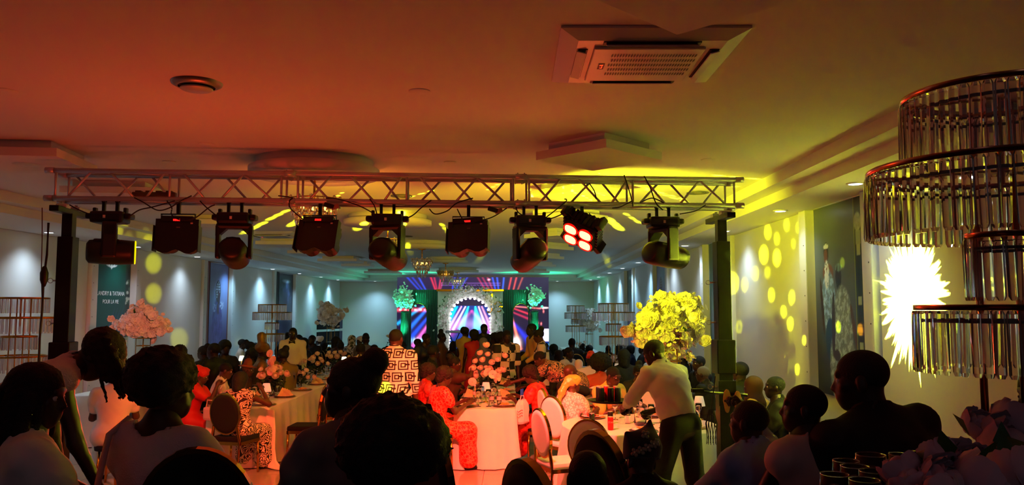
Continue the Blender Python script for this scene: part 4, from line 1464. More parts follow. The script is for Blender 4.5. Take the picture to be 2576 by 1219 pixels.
# green columns with blossoms
for k, (px, lab1, lab2) in enumerate([(1019, 'green draped column at the left edge of the stage', 'green-lit blossom spray on the left stage column'),
                                      (1344, 'green draped column at the right edge of the stage', 'green-lit blossom spray on the right stage column')]):
    t = thing('draped_column', lab1, 'column', (bx(px, BD - .5), BD - .5, .22), 0, None)
    h = bz(782, BD - .5) - .22
    m = MB()
    m.lathe([(.17, 0), (.15, .1), (.14, h - .1), (.17, h), (0, h)], 20)
    m.build('body', velvet, t)
    m = MB()
    for q in range(18): m.tube((.155 * math.cos(q * .349), .155 * math.sin(q * .349), 0.02), (.145 * math.cos(q * .349), .145 * math.sin(q * .349), h - .05), .017, 5)
    m.build('pleats', velvet, t)
    b = bouquet((bx(px, BD - .5), BD - .5, bz(748, BD - .5)), .46, lab2, 260, 31 + k, bz(748, BD - .5) - h - .22, single=False, squash=1.25, blobs=8, msh=BLS)

# loudspeakers at the far left
for k, zz_ in enumerate((1.02, 1.47)):
    p = at(829, 800, 29.5)
    t = thing('loudspeaker', ['lower black loudspeaker of the stack behind the white blossoms', 'upper black loudspeaker of the stack behind the white blossoms'][k], 'loudspeaker', (p.x, 29.5, zz_), 0, 'stacked loudspeakers')
    MB().prism([(-.42, -.2), (.42, -.16), (.42, .2), (-.42, .16)], -.2, .3, 'Y').build('cabinet', black_mt, t)
    MB().box((0, -.205, 0), (.72, .01, .30)).build('grille', M('speaker_grille', '#1b1f26', .7), t)
p = at(829, 800, 29.5)
t = thing('speaker_crate', 'dark crate carrying the two stacked loudspeakers', 'crate', (p.x, 29.5, 0))
MB().box((0, .05, .41), (.9, .6, .81), bev=.02).build('body', black_mt, t)
# keyboard stand on the stage
p = at(1142, 860, 30.3)
t = thing('keyboard_stand', 'music keyboard on a stand before the left side of the arch', 'keyboard', (p.x, 30.3, .22))
MB().box((0, 0, .95), (.62, .26, .09), bev=.01).build('keyboard', M('keyboard_dark', '#20222c', .4), t)
MB().box((0, -.135, .95), (.56, .01, .04)).build('keys', M('keys_white', '#dfe3ff', .4), t)
MB().tube((-.2, 0, 0), (.2, 0, .9), .018).tube((.2, 0, 0), (-.2, 0, .9), .018).build('leg', black_mt, t)
# ================================================================ tables and chairs
cloth_w = M('tablecloth_white', '#f0ebe2', 0.7, bump=.06, bscale=6, sheen=.1)
wood_t = M('table_wood', '#5a4632', 0.6)
pad_black = M('chair_velvet_black', '#060706', 0.9, bump=.02)
pad_green = M('chair_velvet_dark_green', '#0a0f0a', 0.9)
pad_white = M('chair_pad_white', '#efe9e4', 0.6)
gold_w = M('gold_polished', '#c9913c', 0.16, 1.0)


def chair_proto(name, label, pad, frame=None):
    t = thing(name, label, 'chair')
    frame = frame or gold_w
    bz0 = .77
    # oval back, slightly reclined; the sitter looks to +Y, the back stands at -Y
    q = MB()
    n = 28
    for sgn, yy in ((1, -.028), (-1, .028)):
        pass
    V = []; F = []
    for (yy, kk) in ((-.030, .80), (-.026, .96), (.0, 1.0), (.026, .96), (.030, .80)):
        for i in range(n):
            a = 2 * math.pi * i / n
            V.append((.195 * kk * math.cos(a), yy, .245 * kk * math.sin(a)))
    for j in range(4):
        for i in range(n): F.append((j * n + i, j * n + (i + 1) % n, (j + 1) * n + (i + 1) % n, (j + 1) * n + i))
    F.append(tuple(range(n))); F.append(tuple(reversed(range(4 * n, 5 * n))))
    q.add(V, F, True); q.sm[-1] = q.sm[-2] = False
    bk = q.build('backrest', pad, t, loc=(0, -.235, bz0), rot=(.14, 0, 0)); fix_normals(bk.data)
    q = MB(); V = []; F = []
    for (yy, kk) in ((-.015, .98), (-.015, 1.06), (.015, 1.06), (.015, .98)):
        for i in range(36):
            a = 2 * math.pi * i / 36
            V.append((.195 * (kk) * math.cos(a), yy, .245 * (1 + (kk - 1) * .85) * math.sin(a)))
    for j in range(4):
        for i in range(36):
            jn = (j + 1) % 4
            F.append((j * 36 + i, j * 36 + (i + 1) % 36, jn * 36 + (i + 1) % 36, jn * 36 + i))
    q.add(V, F, True)
    q.sm = [False] * len(q.sm)
    bk = q.build('back_frame', frame, t, loc=(0, -.235, bz0), rot=(.14, 0, 0)); fix_normals(bk.data)
    m = MB().box((0, 0, .455), (.43, .42, .07), bev=.03)
    m.build('seat', pad, t)
    m = MB()
    m.box((0, .20, .41), (.42, .02, .04)).box((0, -.20, .41), (.40, .02, .04)).box((.2, 0, .41), (.02, .40, .04)).box((-.2, 0, .41), (.02, .40, .04))
    m.build('seat_frame', frame, t)
    for sx_ in (-1, 1):
        MB().tube((sx_ * .19, .19, .42), (sx_ * .195, .205, 0), .017, 8, .012).build('leg', frame, t)
        MB().path([(sx_ * .16, -.225, .62), (sx_ * .185, -.21, .46), (sx_ * .19, -.215, .30), (sx_ * .195, -.27, 0)], [.018, .018, .016, .012], 8).build('leg', frame, t)
    return t


ch_b = chair_proto('banquet_chair', '', pad_black)
ch_w = chair_proto('banquet_chair', '', pad_white)
ch_g = chair_proto('banquet_chair', '', pad_green)
FIRST = {}


def chair(kind, x, y, rz, label, group, z=0.0, sc_=None):
    p = {'b': ch_b, 'w': ch_w, 'g': ch_g}[kind]
    if kind not in FIRST:
        FIRST[kind] = 1
        o = p
        KIDS[p.name] = [(c, children(c)) for c in children(p)]
    else:
        o = dup(p, (0, 0, 0), label='x')
    o.location = (x, y, z); o.rotation_euler = (0, 0, rz)
    o['label'] = label; o['group'] = group
    if sc_: o.scale = (sc_,) * 3
    return o


TH = .76


def draped(x0, x1, y0, y1, seed, hem=.01, top=TH):
    """cloth over a long table: flat top and rippling sides down to the floor"""
    rg = random.Random(seed)
    per = []
    def seg(ax, ay, bx_, by_, n):
        for k in range(n): per.append((ax + (bx_ - ax) * k / n, ay + (by_ - ay) * k / n))
    nx = max(6, int((x1 - x0) / .05)); ny = min(120, max(6, int((y1 - y0) / .08)))
    seg(x0, y0, x1, y0, nx); seg(x1, y0, x1, y1, ny); seg(x1, y1, x0, y1, nx); seg(x0, y1, x0, y0, ny)
    n = len(per); V = []; F = []
    cx, cyy = (x0 + x1) / 2, (y0 + y1) / 2
    ph = [rg.uniform(0, 6) for _ in range(4)]
    rows = [(top, 0.0), (top - .015, .008), (top * .75, .02), (top * .5, .03), (top * .25, .045), (hem, .06)]
    for (zz_, out) in rows:
        for i, (px_, py_) in enumerate(per):
            ex = 1 if px_ > x1 - 1e-6 else (-1 if px_ < x0 + 1e-6 else 0)
            ey = 1 if py_ > y1 - 1e-6 else (-1 if py_ < y0 + 1e-6 else 0)
            s = i * .08 if False else (px_ + py_)
            wv = (math.sin(s * 17 + ph[0]) + .6 * math.sin(s * 31 + ph[1])) * .5 + .5
            o_ = out * (.45 + 1.0 * wv)
            V.append((px_ + ex * o_, py_ + ey * o_, zz_))
    for j in range(len(rows) - 1):
        for i in range(n): F.append((j * n + i, (j + 1) * n + i, (j + 1) * n + (i + 1) % n, j * n + (i + 1) % n))
    V.append((cx, cyy, top + .001)); c = len(V) - 1
    for i in range(n): F.append((i, (i + 1) % n, c))
    m = MB(); m.add(V, F, False)
    m.sm = [j < n * (len(rows) - 1) for j in range(len(F))]
    return m


def long_table(x0, x1, y0, y1, label, clabel, seed):
    t = thing('banquet_table', label, 'table', ((x0 + x1) / 2, (y0 + y1) / 2, 0), 0, 'long banquet tables')
    MB().box((0, 0, TH - .03), (x1 - x0 - .04, y1 - y0 - .04, .035), bev=.004).build('tabletop', wood_t, t)
    for sx_ in (-1, 1):
        for sy_ in (-1, 1):
            MB().box((sx_ * ((x1 - x0) / 2 - .08), sy_ * ((y1 - y0) / 2 - .1), (TH - .05) / 2), (.05, .05, TH - .05)).build('leg', wood_t, t)
    o = draped(x0, x1, y0, y1, seed).build('tablecloth', cloth_w)
    tag(o, clabel, 'tablecloth', 'white tablecloths')
    return t


def round_table(x, y, r, label, clabel, seed):
    t = thing('round_table', label, 'table', (x, y, 0))
    MB().lathe([(0, TH - .01), (r - .02, TH - .01), (r - .02, TH - .04), (0, TH - .04)], 40).build('tabletop', wood_t, t)
    MB().tube((0, 0, .04), (0, 0, TH - .04), .05, 12).lathe([(.3, 0), (.28, .03), (.05, .06)], 24).build('pedestal', wood_t, t)
    rg = random.Random(seed); n = 96; V = []; F = []
    rows = [(TH, 0), (TH - .015, .008), (.55, .03), (.3, .06), (.01, .10)]
    for (zz_, o_) in rows:
        for i in range(n):
            a = 2 * math.pi * i / n
            wv = math.sin(a * 16) * .6 + math.sin(a * 9 + 1) * .4
            rr = r + o_ * (.7 + .8 * wv)
            V.append((x + rr * math.cos(a), y + rr * math.sin(a), zz_))
    for j in range(4):
        for i in range(n): F.append((j * n + i, (j + 1) * n + i, (j + 1) * n + (i + 1) % n, j * n + (i + 1) % n))
    V.append((x, y, TH)); c = len(V) - 1
    for i in range(n): F.append((i, (i + 1) % n, c))
    m = MB(); m.add(V, F, True)
    m.sm = [j < 4 * n for j in range(len(F))]
    o = m.build('tablecloth', cloth_w)
    tag(o, clabel, 'tablecloth', 'white tablecloths')
    return t


long_table(-3.95, -3.15, 10.5, 17.2, 'long banquet table at left under white cloth with rose bouquets', 'white cloth of the left long table, its near corner trailing on the floor', 1)
long_table(-.735, .04, 10.4, 15.6, 'long banquet table in the middle under white cloth', 'white cloth of the middle long table, lit pink red at its near end', 2)
long_table(-4.3, -3.42, 20.7, 26.0, 'far long table whose pale end shows beside the striped shirt man', 'pale cloth end of the far long table behind the black curls', 3)
long_table(-6.6, -5.7, 12.0, 18.5, 'long table near the left wall carrying the pink blossom stand', 'white cloth of the long table along the left wall', 4)
long_table(1.5, 2.4, 12.6, 18.0, 'long table beyond the round table at right', 'white cloth of the long table beyond the yellow blossoms', 5)
long_table(1.6, 2.6, 20.5, 27.0, 'far right long table carrying two crystal stands', 'white cloth of the far right long table', 6)
long_table(-6.6, -5.6, 21.0, 28.5, 'far left long table below the white blossoms', 'white cloth of the far left long table', 7)
RT = (1.42, 9.05, .86)
round_table(RT[0], RT[1], RT[2], 'round dining table at right beneath the waiter tray', 'white cloth of the round table at right, lit coral', 8)
# trailing corner of the left cloth
m = MB()
V = []; F = []
prof = [(.74, 0.0, .10), (.5, .02, .11), (.25, .03, .10), (.1, .05, .12), (.02, .12, .16), (.012, .26, .17), (.006, .36, .08)]
for (zz_, o_, wd) in prof:
    for q in range(5):
        f = (q - 2) / 2
        V.append((-3.15 + o_ * .8 + f * wd * .55 + .02, 10.46 - o_ * .5 - abs(f) * .0 - (.02 if q % 2 else 0), zz_ + (.015 if q % 2 and zz_ < .1 else 0)))
for j in range(len(prof) - 1):
    for q in range(4): F.append((j * 5 + q, j * 5 + q + 1, (j + 1) * 5 + q + 1, (j + 1) * 5 + q))
m.add(V, F, True)
tc_left = [o for o in bpy.data.objects if o.name.startswith('tablecloth')][0]
m.build('trailing_corner', cloth_w, tc_left)

# ---------------------------------------------------------------- tableware
wine_me = MB().lathe([(0, .002), (.036, .002), (.034, .006), (.006, .012), (.0045, .04), (.0045, .10), (.012, .115), (.032, .145), (.038, .18), (.034, .225), (.0325, .225), (.036, .18), (.030, .148), (.0, .12)], 20).path([(.0337 * math.cos(a_ * .3142), .0337 * math.sin(a_ * .3142), .2255) for a_ in range(20)], .0011, 5, True).mesh('wine_glass')
wine_me.materials.append(glass)
tumb_me = MB().lathe([(0, .002), (.030, .002), (.034, .09), (.036, .10), (.0345, .10), (.031, .01), (0, .008)], 16).mesh('tumbler'); tumb_me.materials.append(glass)
china = M('china_white', '#f1ede6', .2)
goldrim = M('charger_gold', '#c9a45a', .3, 1.0)
nap_m = M('napkin_tan', '#d8b48a', .8)
GN = [0]


def glass_at(x, y, z, label, me=wine_me, s=1.0, group='wine glasses on the tables', nm='wine_glass'):
    o = bpy.data.objects.new(nm, me); COL.objects.link(o)
    o.location = (x, y, z); o.rotation_euler = (0, 0, random.Random(GN[0]).uniform(0, 6)); o.scale = (s,) * 3
    GN[0] += 1
    return tag(o, label, 'glass', group)


pl_proto = None
def plate(x, y, z, label, food=None, napkin=False, group='dinner plates on the tables'):
    global pl_proto
    if pl_proto is None:
        t = thing('dinner_plate', label, 'plate')
        MB().lathe([(0, .002), (.10, .002), (.15, .012), (.155, .016), (.15, .016), (.10, .007), (0, .006)], 32).build('charger', goldrim, t)
        MB().lathe([(0, .010), (.07, .010), (.125, .026), (.128, .03), (.12, .028), (.07, .016), (0, .015)], 32).build('plate', china, t)
        pl_proto = t; t.location = (x, y, z); KIDS[t.name] = [(c, []) for c in children(t)]
        t['group'] = group
    else: t = dup(pl_proto, (x, y, z), 0, label, group)
    rg = random.Random(int(x * 100 + y * 37))
    if food:
        m = MB()
        for k in range(26):
            a = rg.uniform(0, 6.28); r = rg.uniform(0, .08)
            m.ell((r * math.cos(a), r * math.sin(a), .024 + rg.uniform(0, .018)), (rg.uniform(.01, .022), rg.uniform(.01, .02), .009), 6, 4)
        o = m.build('food', M('food_' + food, {'rice': '#d8a24a', 'meat': '#8a4422'}[food], .6, var=.4, bscale=60), t); o['kind'] = 'stuff'
    if napkin:
        m = MB()
        for k in range(5):
            a = .5 + k * .5
            m.add([(-.10, -.03, .02), (.12, .0 + .02 * k, .02), (.07 * math.cos(a), .10 * math.sin(a), .09 + .012 * k)], [(0, 1, 2)])
            m.add([(.10, -.05, .02), (-.08, .05, .02), (.06 * math.cos(a + .6), .09 * math.sin(a), .07 + .012 * k)], [(0, 1, 2)])
        m.build('folded_napkin', nap_m, t)
    return t


lamp_sh = M('lamp_shade', '#fff3e2', .7, emit='#fff0d8', es=.18)
lamp_sh_on = M('lamp_shade_glowing', '#fff3e2', .7, emit='#fff2d0', es=1.5)


def lamp(x, y, z, label, on=False):
    t = thing('table_lamp', label, 'table lamp', (x, y, z), 0, 'small table lamps')
    MB().lathe([(0, 0), (.045, 0), (.04, .012), (.006, .02), (.006, .20), (0, .20)], 16).build('base', gold, t)
    MB().lathe([(.068, .16), (.045, .27), (.043, .27), (.066, .16)], 24).build('lamp_shade', lamp_sh_on if on else lamp_sh, t)
    return t


def bottle(x, y, z, label, col='clear', h=.22):
    t = thing('water_bottle', label, 'bottle', (x, y, z), 0, 'small bottles on the tables')
    k = h / .22
    MB().lathe([(0, 0), (.03, 0), (.032, .01), (.029, .05 * k), (.032, .08 * k), (.032, .14 * k), (.014, .185 * k), (.013, .205 * k), (0, .205 * k)], 16).build('body', glass if col == 'clear' else M('bottle_' + col, col, .1, trans=.6), t)
    MB().lathe([(0, .222 * k), (.015, .222 * k), (.015, .20 * k), (0, .20 * k)], 12).build('cap', china, t)
    MB().lathe([(.0325, .085 * k), (.0325, .135 * k)], 16).build('label_band', M('label_pink', '#e8b8b0', .5), t)
    return t


def ball_flower(R0, layers, npet, seed, ni=8, nq=9, close=1.85, ruf=.045):
    rg_ = random.Random(seed); m = MB(); hq = (nq - 1) // 2
    for l in range(layers):
        R_ = R0 * (1 - .15 * l)
        for k in range(npet):
            a = 2 * math.pi * k / npet + l * .6 + rg_.uniform(-.12, .12)
            V = []
            op = rg_.uniform(-.25, .15)
            for i_ in range(ni):
                f = i_ / (ni - 1)
                ph_ = .15 + f * (close + op + .12 * l - .15)
                for q in range(-hq, hq + 1):
                    u = q / hq
                    aa = a + u * (math.pi / npet) * 1.25 * math.sqrt(max(0.02, math.sin(min(3.0, .35 + f * 2.3))))
                    wob = 1 + .03 * math.sin(q * 1.6 + i_ * 1.1 + l) + (ruf * rg_.uniform(-1, 1) if f > .8 else 0) + .05 * f * abs(u)
                    rr = R_ * math.sin(ph_) * wob
                    V.append((rr * math.cos(aa), rr * math.sin(aa), -R_ * math.cos(ph_ - .12 * u * u * f) * wob))
            F = [(i_ * nq + q, i_ * nq + q + 1, (i_ + 1) * nq + q + 1, (i_ + 1) * nq + q) for i_ in range(ni - 1) for q in range(nq - 1)]
            m.add(V, F, True)
    m.ell((0, 0, 0), (R0 * .45,) * 3, 10, 8)
    return m


rose_me = []
for s_ in range(3):
    m = ball_flower(.043, 4, 5, 40 + s_, 5, 5)
    q = m.mesh('rose'); q.materials.append(M('rose_cream', '#f3e2cf', .6, sheen=.2)); rose_me.append(q)
orch = M('orchid_pink', '#e8b9c4', .6)
orch_w = petal_flower(5, .06, .15, 78, 1).mesh('orchid'); orch_w.materials.append(white_pet)
orch_me = petal_flower(5, .055, .15, 77, 1).mesh('orchid'); orch_me.materials.append(orch)


def rose_vase(x, y, z, label, n=14, r=.26, h=.36, seed=1, pts=None):
    t = thing('rose_bouquet', label, 'bouquet', (x, y, z), 0, 'low rose bouquets on the tables')
    rg = random.Random(seed)
    MB().lathe([(0, .003), (.05, .003), (.055, .02), (.045, .08), (.06, .16), (.057, .16), (.04, .08), (0, .01)], 20).build('vase', glass, t)
    gm = MB()
    for k in range(60):
        p = rdir(rg) * r * rg.uniform(.2, .75); p = Vector((p.x, p.y, abs(p.z) * .7 + h * .45))
        q = rdir(rg).to_track_quat('Y', 'Z')
        gm.add([q @ v.co + p for v in LFM.vertices], [tuple(f.vertices) for f in LFM.polygons], True)
    for k in range(n): 
        a = rg.uniform(0, 6.28); gm.tube((0, 0, .05), (r * .6 * math.cos(a), r * .6 * math.sin(a), h * .85), .004, 5)
    o = gm.build('greenery', M('bouquet_green', '#26401e', .6), t); o['kind'] = 'stuff'
    for k in range(n):
        if pts and k < len(pts): p = Vector(pts[k])
        else:
            a = 2.4 * k; rr = r * math.sqrt((k + .5) / n)
            p = Vector((rr * math.cos(a), rr * math.sin(a) * .8, h + (r - rr) * .55 + rg.uniform(-.06, .06)))
        d_ = Vector((p.x, p.y - .12, p.z - h * .5)).normalized()
        o = bpy.data.objects.new('rose', rng.choice(rose_me)); COL.objects.link(o); o.parent = t; o.location = p
        o.rotation_mode = 'QUATERNION'; o.rotation_quaternion = d_.to_track_quat('Z', 'Y'); s_ = rg.uniform(.85, 1.3); o.scale = (s_,) * 3
    return t


v = rose_vase(-3.55, 11.9, TH, 'rose bouquet with a pink orchid spray, nearest on the left table', 12, .27, .34, 3)
for k in range(7):
    o = bpy.data.objects.new('orchid', orch_me); COL.objects.link(o); o.parent = v; o.location = (.02 + .03 * math.sin(k * 2), -.12, .36 + k * .045)
    o.rotation_euler = (1.3, 0, k)
rose_vase(-3.52, 13.3, TH, 'low rose bouquet in the middle of the left table', 10, .28, .16, 4)
rose_vase(-3.60, 14.6, TH, 'cream rose bouquet farthest on the left table', 11, .30, .30, 5)
rose_vase(-3.45, 15.9, TH, 'pale rose bouquet behind the others toward the glowing lamp', 10, .26, .34, 15)
rose_vase(-.38, 12.0, TH, 'tall mixed rose bouquet on the middle table', 22, .26, .36, 6,
          pts=[(-.0, -.05, .76), (-.10, -.05, .64), (.02, -.06, .62), (.28, -.05, .60), (-.17, -.08, .52), (-.06, -.1, .54), (.08, -.1, .50), (.17, -.08, .54), (-.2, -.1, .42), (-.08, -.14, .42), (.05, -.14, .40)])
for k, (dx, dz) in enumerate([(.10, .33), (.17, .29), (.12, .26), (-.2, .22), (.02, .36)]):
    v2 = [o for o in bpy.data.objects if o.name.startswith('rose_bouquet')][-1]
    o = bpy.data.objects.new('orchid', orch_w); COL.objects.link(o); o.parent = v2; o.location = (dx, -.26, dz); o.scale = (1.05,) * 3; o.rotation_euler = (1.35, 0, k)
rose_vase(2.0, 16.0, TH, 'white rose bouquet under the right-hand crystal stand', 12, .22, .22, 7)
rose_vase(2.0, 22.6, TH, 'white rose bouquet behind the left one of the two right crystal stands', 10, .26, .22, 8)
rose_vase(-6.15, 15.8, TH, 'cream bouquet near the left wall beside a small lit lamp', 8, .22, .12, 9)
rose_vase(-3.8, 25.5, TH, 'thin rose bouquet by the head of the striped shirt man', 9, .24, .36, 10)

lamp(-.36, 11.15, TH, 'small shaded lamp on the near end of the middle table')
lamp(-3.35, 11.0, TH, 'small shaded lamp at the near end of the left table')
lamp(-3.55, 17.0, TH, 'glowing shaded lamp at the far end of the left table', True)
lamp(-5.85, 17.4, TH, 'glowing shaded lamp by the left wall beyond the hat', True)
lamp(1.45, 13.4, TH, 'white shaded lamp behind the can tray')
lamp(1.95, 14.9, TH, 'white shaded lamp left of the big yellow blossoms')
lamp(2.18, 9.4, TH, 'white shaded lamp at the right rim of the round table')
lab_i = 0
rg = random.Random(12)
ords = lambda k: (ordn + ['tenth', 'eleventh', 'twelfth', 'thirteenth', 'fourteenth', 'fifteenth', 'sixteenth'])[k]
for tname, xc, y0_, n in (('left table', -3.55, 10.75, 13), ('middle table', -.35, 10.62, 10)):
    for k in range(n):
        y_ = y0_ + k * .48
        for sd in (-1, 1):
            side = 'left' if sd < 0 else 'right'
            if k % 2 == 0:
                plate(xc + sd * .24, y_ + .05, TH, f'{ords(k // 2)} plate from the near end on the {side} edge of the {tname}', food='rice' if (k // 2) % 2 == 0 else None, napkin=(k // 2) % 2 == 1)
            gx = xc + sd * rg.uniform(.03, .12); gy = y_ + rg.uniform(-.05, .05) + (.2 if k % 2 == 0 else 0)
            if k == 0: gy = y_ + .02
            glass_at(gx, gy, TH, f'{ords(k)} wine glass from the near end, {side} row of the {tname}')
bottle(-.27, 10.68, TH, 'clear water bottle at the near end of the middle table')
bottle(-.17, 10.66, TH, 'clear bottle with a round pink label at the middle table')
bottle(-.52, 11.3, TH, 'clear bottle with a pink label behind the left plate of the middle table')
bottle(-3.25, 10.72, TH, 'short water bottle at the near corner of the left table', h=.17)
bottle(-.62, 13.6, TH, 'clear bottle far down the left edge of the middle table')
# round table ware
plate(1.38, 8.50, TH, 'plate heaped with orange rice at the near edge of the round table', food='rice')
plate(1.95, 8.75, TH, 'plate with folded napkin right on the round table', napkin=True)
plate(.95, 9.55, TH, 'plate before the man in yellow on the round table', food='meat')
plate(1.65, 9.65, TH, 'plate at the far side of the round table', food='rice')
for k, (x, y) in enumerate([(1.30, 9.1), (1.42, 9.25), (1.55, 9.0), (1.7, 9.15), (1.2, 9.4), (1.5, 9.5), (1.8, 9.35), (1.62, 8.75), (2.1, 9.1)]):
    glass_at(x, y, TH, f'{ords(k)} glass of the cluster in the middle of the round table', me=wine_me if k % 3 else tumb_me)


def can(x, y, z, label, col, band='#d9d4c8', txt=None):
    t = thing('drink_can', label, 'can', (x, y, z), 0, None)
    MB().lathe([(0, 0), (.026, 0), (.031, .008), (.031, .125), (.026, .138), (0, .138)], 20).build('body', M('can_' + col, col, .3, .3), t)
    MB().lathe([(0, .139), (.0255, .139), (.027, .142), (.026, .136)], 20).build('lid', alu, t)
    if txt:
        cu = bpy.data.curves.new('printed_word', 'FONT'); cu.body = txt; cu.size = .026; cu.extrude = .0005; cu.align_x = 'CENTER'
        cu.materials.append(china)
        q = bpy.data.objects.new('tmp', cu); me = bpy.data.meshes.new_from_object(q)
        for v in me.vertices: a = v.co.x / .032; v.co = (.032 * math.sin(a), -.032 * math.cos(a), v.co.y + .0)
        q = bpy.data.objects.new('printed_word', me); COL.objects.link(q); q.parent = t; q.location = (0, 0, .075)
    return t


can(1.05, 8.62, TH, 'bright red drink can on the round table', '#d81e1e', txt='STAR')
can(.88, 8.9, TH, 'dark drink can left behind the red can', '#1a1c1a')
can(1.10, 9.05, TH, 'dark can with reddish print right behind the red can', '#241612')
t = thing('glass_jug', 'clear glass jug with a red glint on the round table', 'jug', (1.42, 8.95, TH))
MB().lathe([(0, .003), (.06, .003), (.07, .03), (.065, .13), (.045, .19), (.05, .21), (.047, .21), (.042, .19), (.061, .13), (.065, .03), (0, .008)], 20).build('body', glass, t)

# chairs: seen ones
chair('b', -2.78, 10.95, 1.55, 'gold framed black chair side on at the near right of the left table', 'black banquet chairs')
chair('b', -2.72, 12.3, 1.65, 'second black chair along the right side of the left table', 'black banquet chairs')
chair('b', -2.70, 13.4, 1.6, 'third black chair along the right side of the left table', 'black banquet chairs')
chair('b', -2.68, 14.6, 1.6, 'fourth black chair along the right side of the left table', 'black banquet chairs')
chair('w', .52, 8.45, -1.15, 'white padded chair seen edge on left of the round table', 'white banquet chairs')
chair('w', .80, 7.78, -.35, 'pink lit white oval chair before the round table', 'white banquet chairs')
chair('w', 1.75, 10.45, 3.0, 'white chair behind the man in yellow', 'white banquet chairs')
chair('w', 1.05, 10.62, 2.8, 'white oval chair back showing beside the black curls', 'white banquet chairs')
chair('w', 2.62, 8.3, 1.2, 'white chair at the right side of the round table by the tower', 'white banquet chairs')
chair('g', at(1012, 1045, 9.0).x, 9.0, -.35, 'dark chair right below the striped shirt man', 'black banquet chairs')
# foreground chairs on the platform
chair('b', at(590, 1100, 3.25).x, 3.05, .12, 'big black oval chair back in the foreground with gold rim at its right', 'foreground chairs', PLAT)
chair('b', -.172, 3.64, -.95, 'black chair rim showing right of the huge dark curls', 'foreground chairs', PLAT)
chair('b', .571, 3.31, -1.1, 'black chair with gold strap just left of the studded headdress', 'foreground chairs', PLAT)
chair('b', .283, 2.71, -1.1, 'lowest black chair with gold strap at the bottom middle edge', 'foreground chairs', PLAT)


# ================================================================ crystal stands
prism_m = M('prism_crystal', '#ffffff', 0.05, trans=0.90, ior=1.18)
prism_far = M('prism_far', '#ffffff', 0.12, trans=0.72, ior=1.12)
copper = M('rose_gold', '#c07a52', 0.2, 1.0)
pm = MB()
for (a, b_) in ((0, 0),):
    pr_ = [(.0155, 0), (.008, .0085), (-.008, .0085), (-.0155, 0), (-.008, -.0085), (.008, -.0085)]
    V = []; F = []
    for (zz_, k_) in ((0, .7), (-.008, 1), (-.155, 1), (-.165, .6)):
        for (x_, y_) in pr_: V.append((x_ * k_, y_ * k_, zz_))
    for j in range(3):
        for q in range(6): F.append((j * 6 + q, (j + 1) * 6 + q, (j + 1) * 6 + (q + 1) % 6, j * 6 + (q + 1) % 6))
    F.append(tuple(range(5, -1, -1))[::-1]); F.append(tuple(range(18, 24))[::-1])
    pm.add(V, F)
pm_me = pm.mesh('prism'); fix_normals(pm_me); pm_me.materials.append(prism_m)


def crystal_stand(x, y, ztop, label, near=False, s=1.0, zbase=TH, n_scale=1.0, tiers=None, metal=None):
    t = thing('crystal_stand', label, 'crystal stand', (x, y, zbase), 0, 'tiered crystal centrepieces')
    T_ = tiers or [(.29, 0.0, .155), (.40, -.165, .15), (.145, -.385, .13), (.27, -.62, .15)]
    H = ztop - zbase
    for (r, dz, ph) in T_:
        zz_ = H + dz
        n = int(2 * math.pi * r / (.0318 if near else .04))
        MB().lathe([(r + .004, zz_ + .008), (r + .004, zz_ - .010), (r - .004, zz_ - .010), (r - .004, zz_ + .008), (r + .004, zz_ + .008)], 64).build('ring', metal or (copper if near else gold_dk), t)
        if near:
            MB().path([(r * .88 * math.cos(a * math.pi / 32), r * .88 * math.sin(a * math.pi / 32), zz_ - .045) for a in range(64)], .006, 6, True).build('inner_ring', black_mt, t)
            for k in range(n):
                a = 2 * math.pi * k / n
                o = bpy.data.objects.new('prism', pm_me); COL.objects.link(o); o.parent = t
                o.location = (r * math.cos(a), r * math.sin(a), zz_ - .012); o.rotation_euler = (rng.uniform(-.03, .03), rng.uniform(-.03, .03), a + math.pi / 2 + rng.uniform(-.15, .15)); o.scale = (1, 1, ph / .155)
        else:
            m = MB()
            for k in range(n):
                a = 2 * math.pi * k / n
                m.box((r * math.cos(a), r * math.sin(a), zz_ - .012 - ph / 2), (.010, .022, ph), rz=a)
            o = m.build('prisms', prism_far, t); o['kind'] = 'stuff'
        for k in range(3):
            a = k * 2.094 + .5
            MB().tube((0, 0, zz_ - .005), (r * math.cos(a), r * math.sin(a), zz_ - .005), .005, 6).build('spoke', gold_dk, t)
    for k in range(4 if not near else 3):
        a = k * math.pi / 2 + .2
        if near: a = [3.0, 0.6, 5.2][k]
        rr = .10 if not near else .085
        MB().tube((rr * math.cos(a), rr * math.sin(a), 0), (rr * math.cos(a), rr * math.sin(a), H), .0115 if near else .007, 10).build('post', copper if near else gold_dk, t)
    MB().lathe([(0, 0), (.18, 0), (.17, .012), (0, .015)], 32).build('base', copper if near else gold_dk, t)
    MB().tube((0, 0, H - .3), (0, 0, H), .01).build('core', gold_dk, t)
    return t


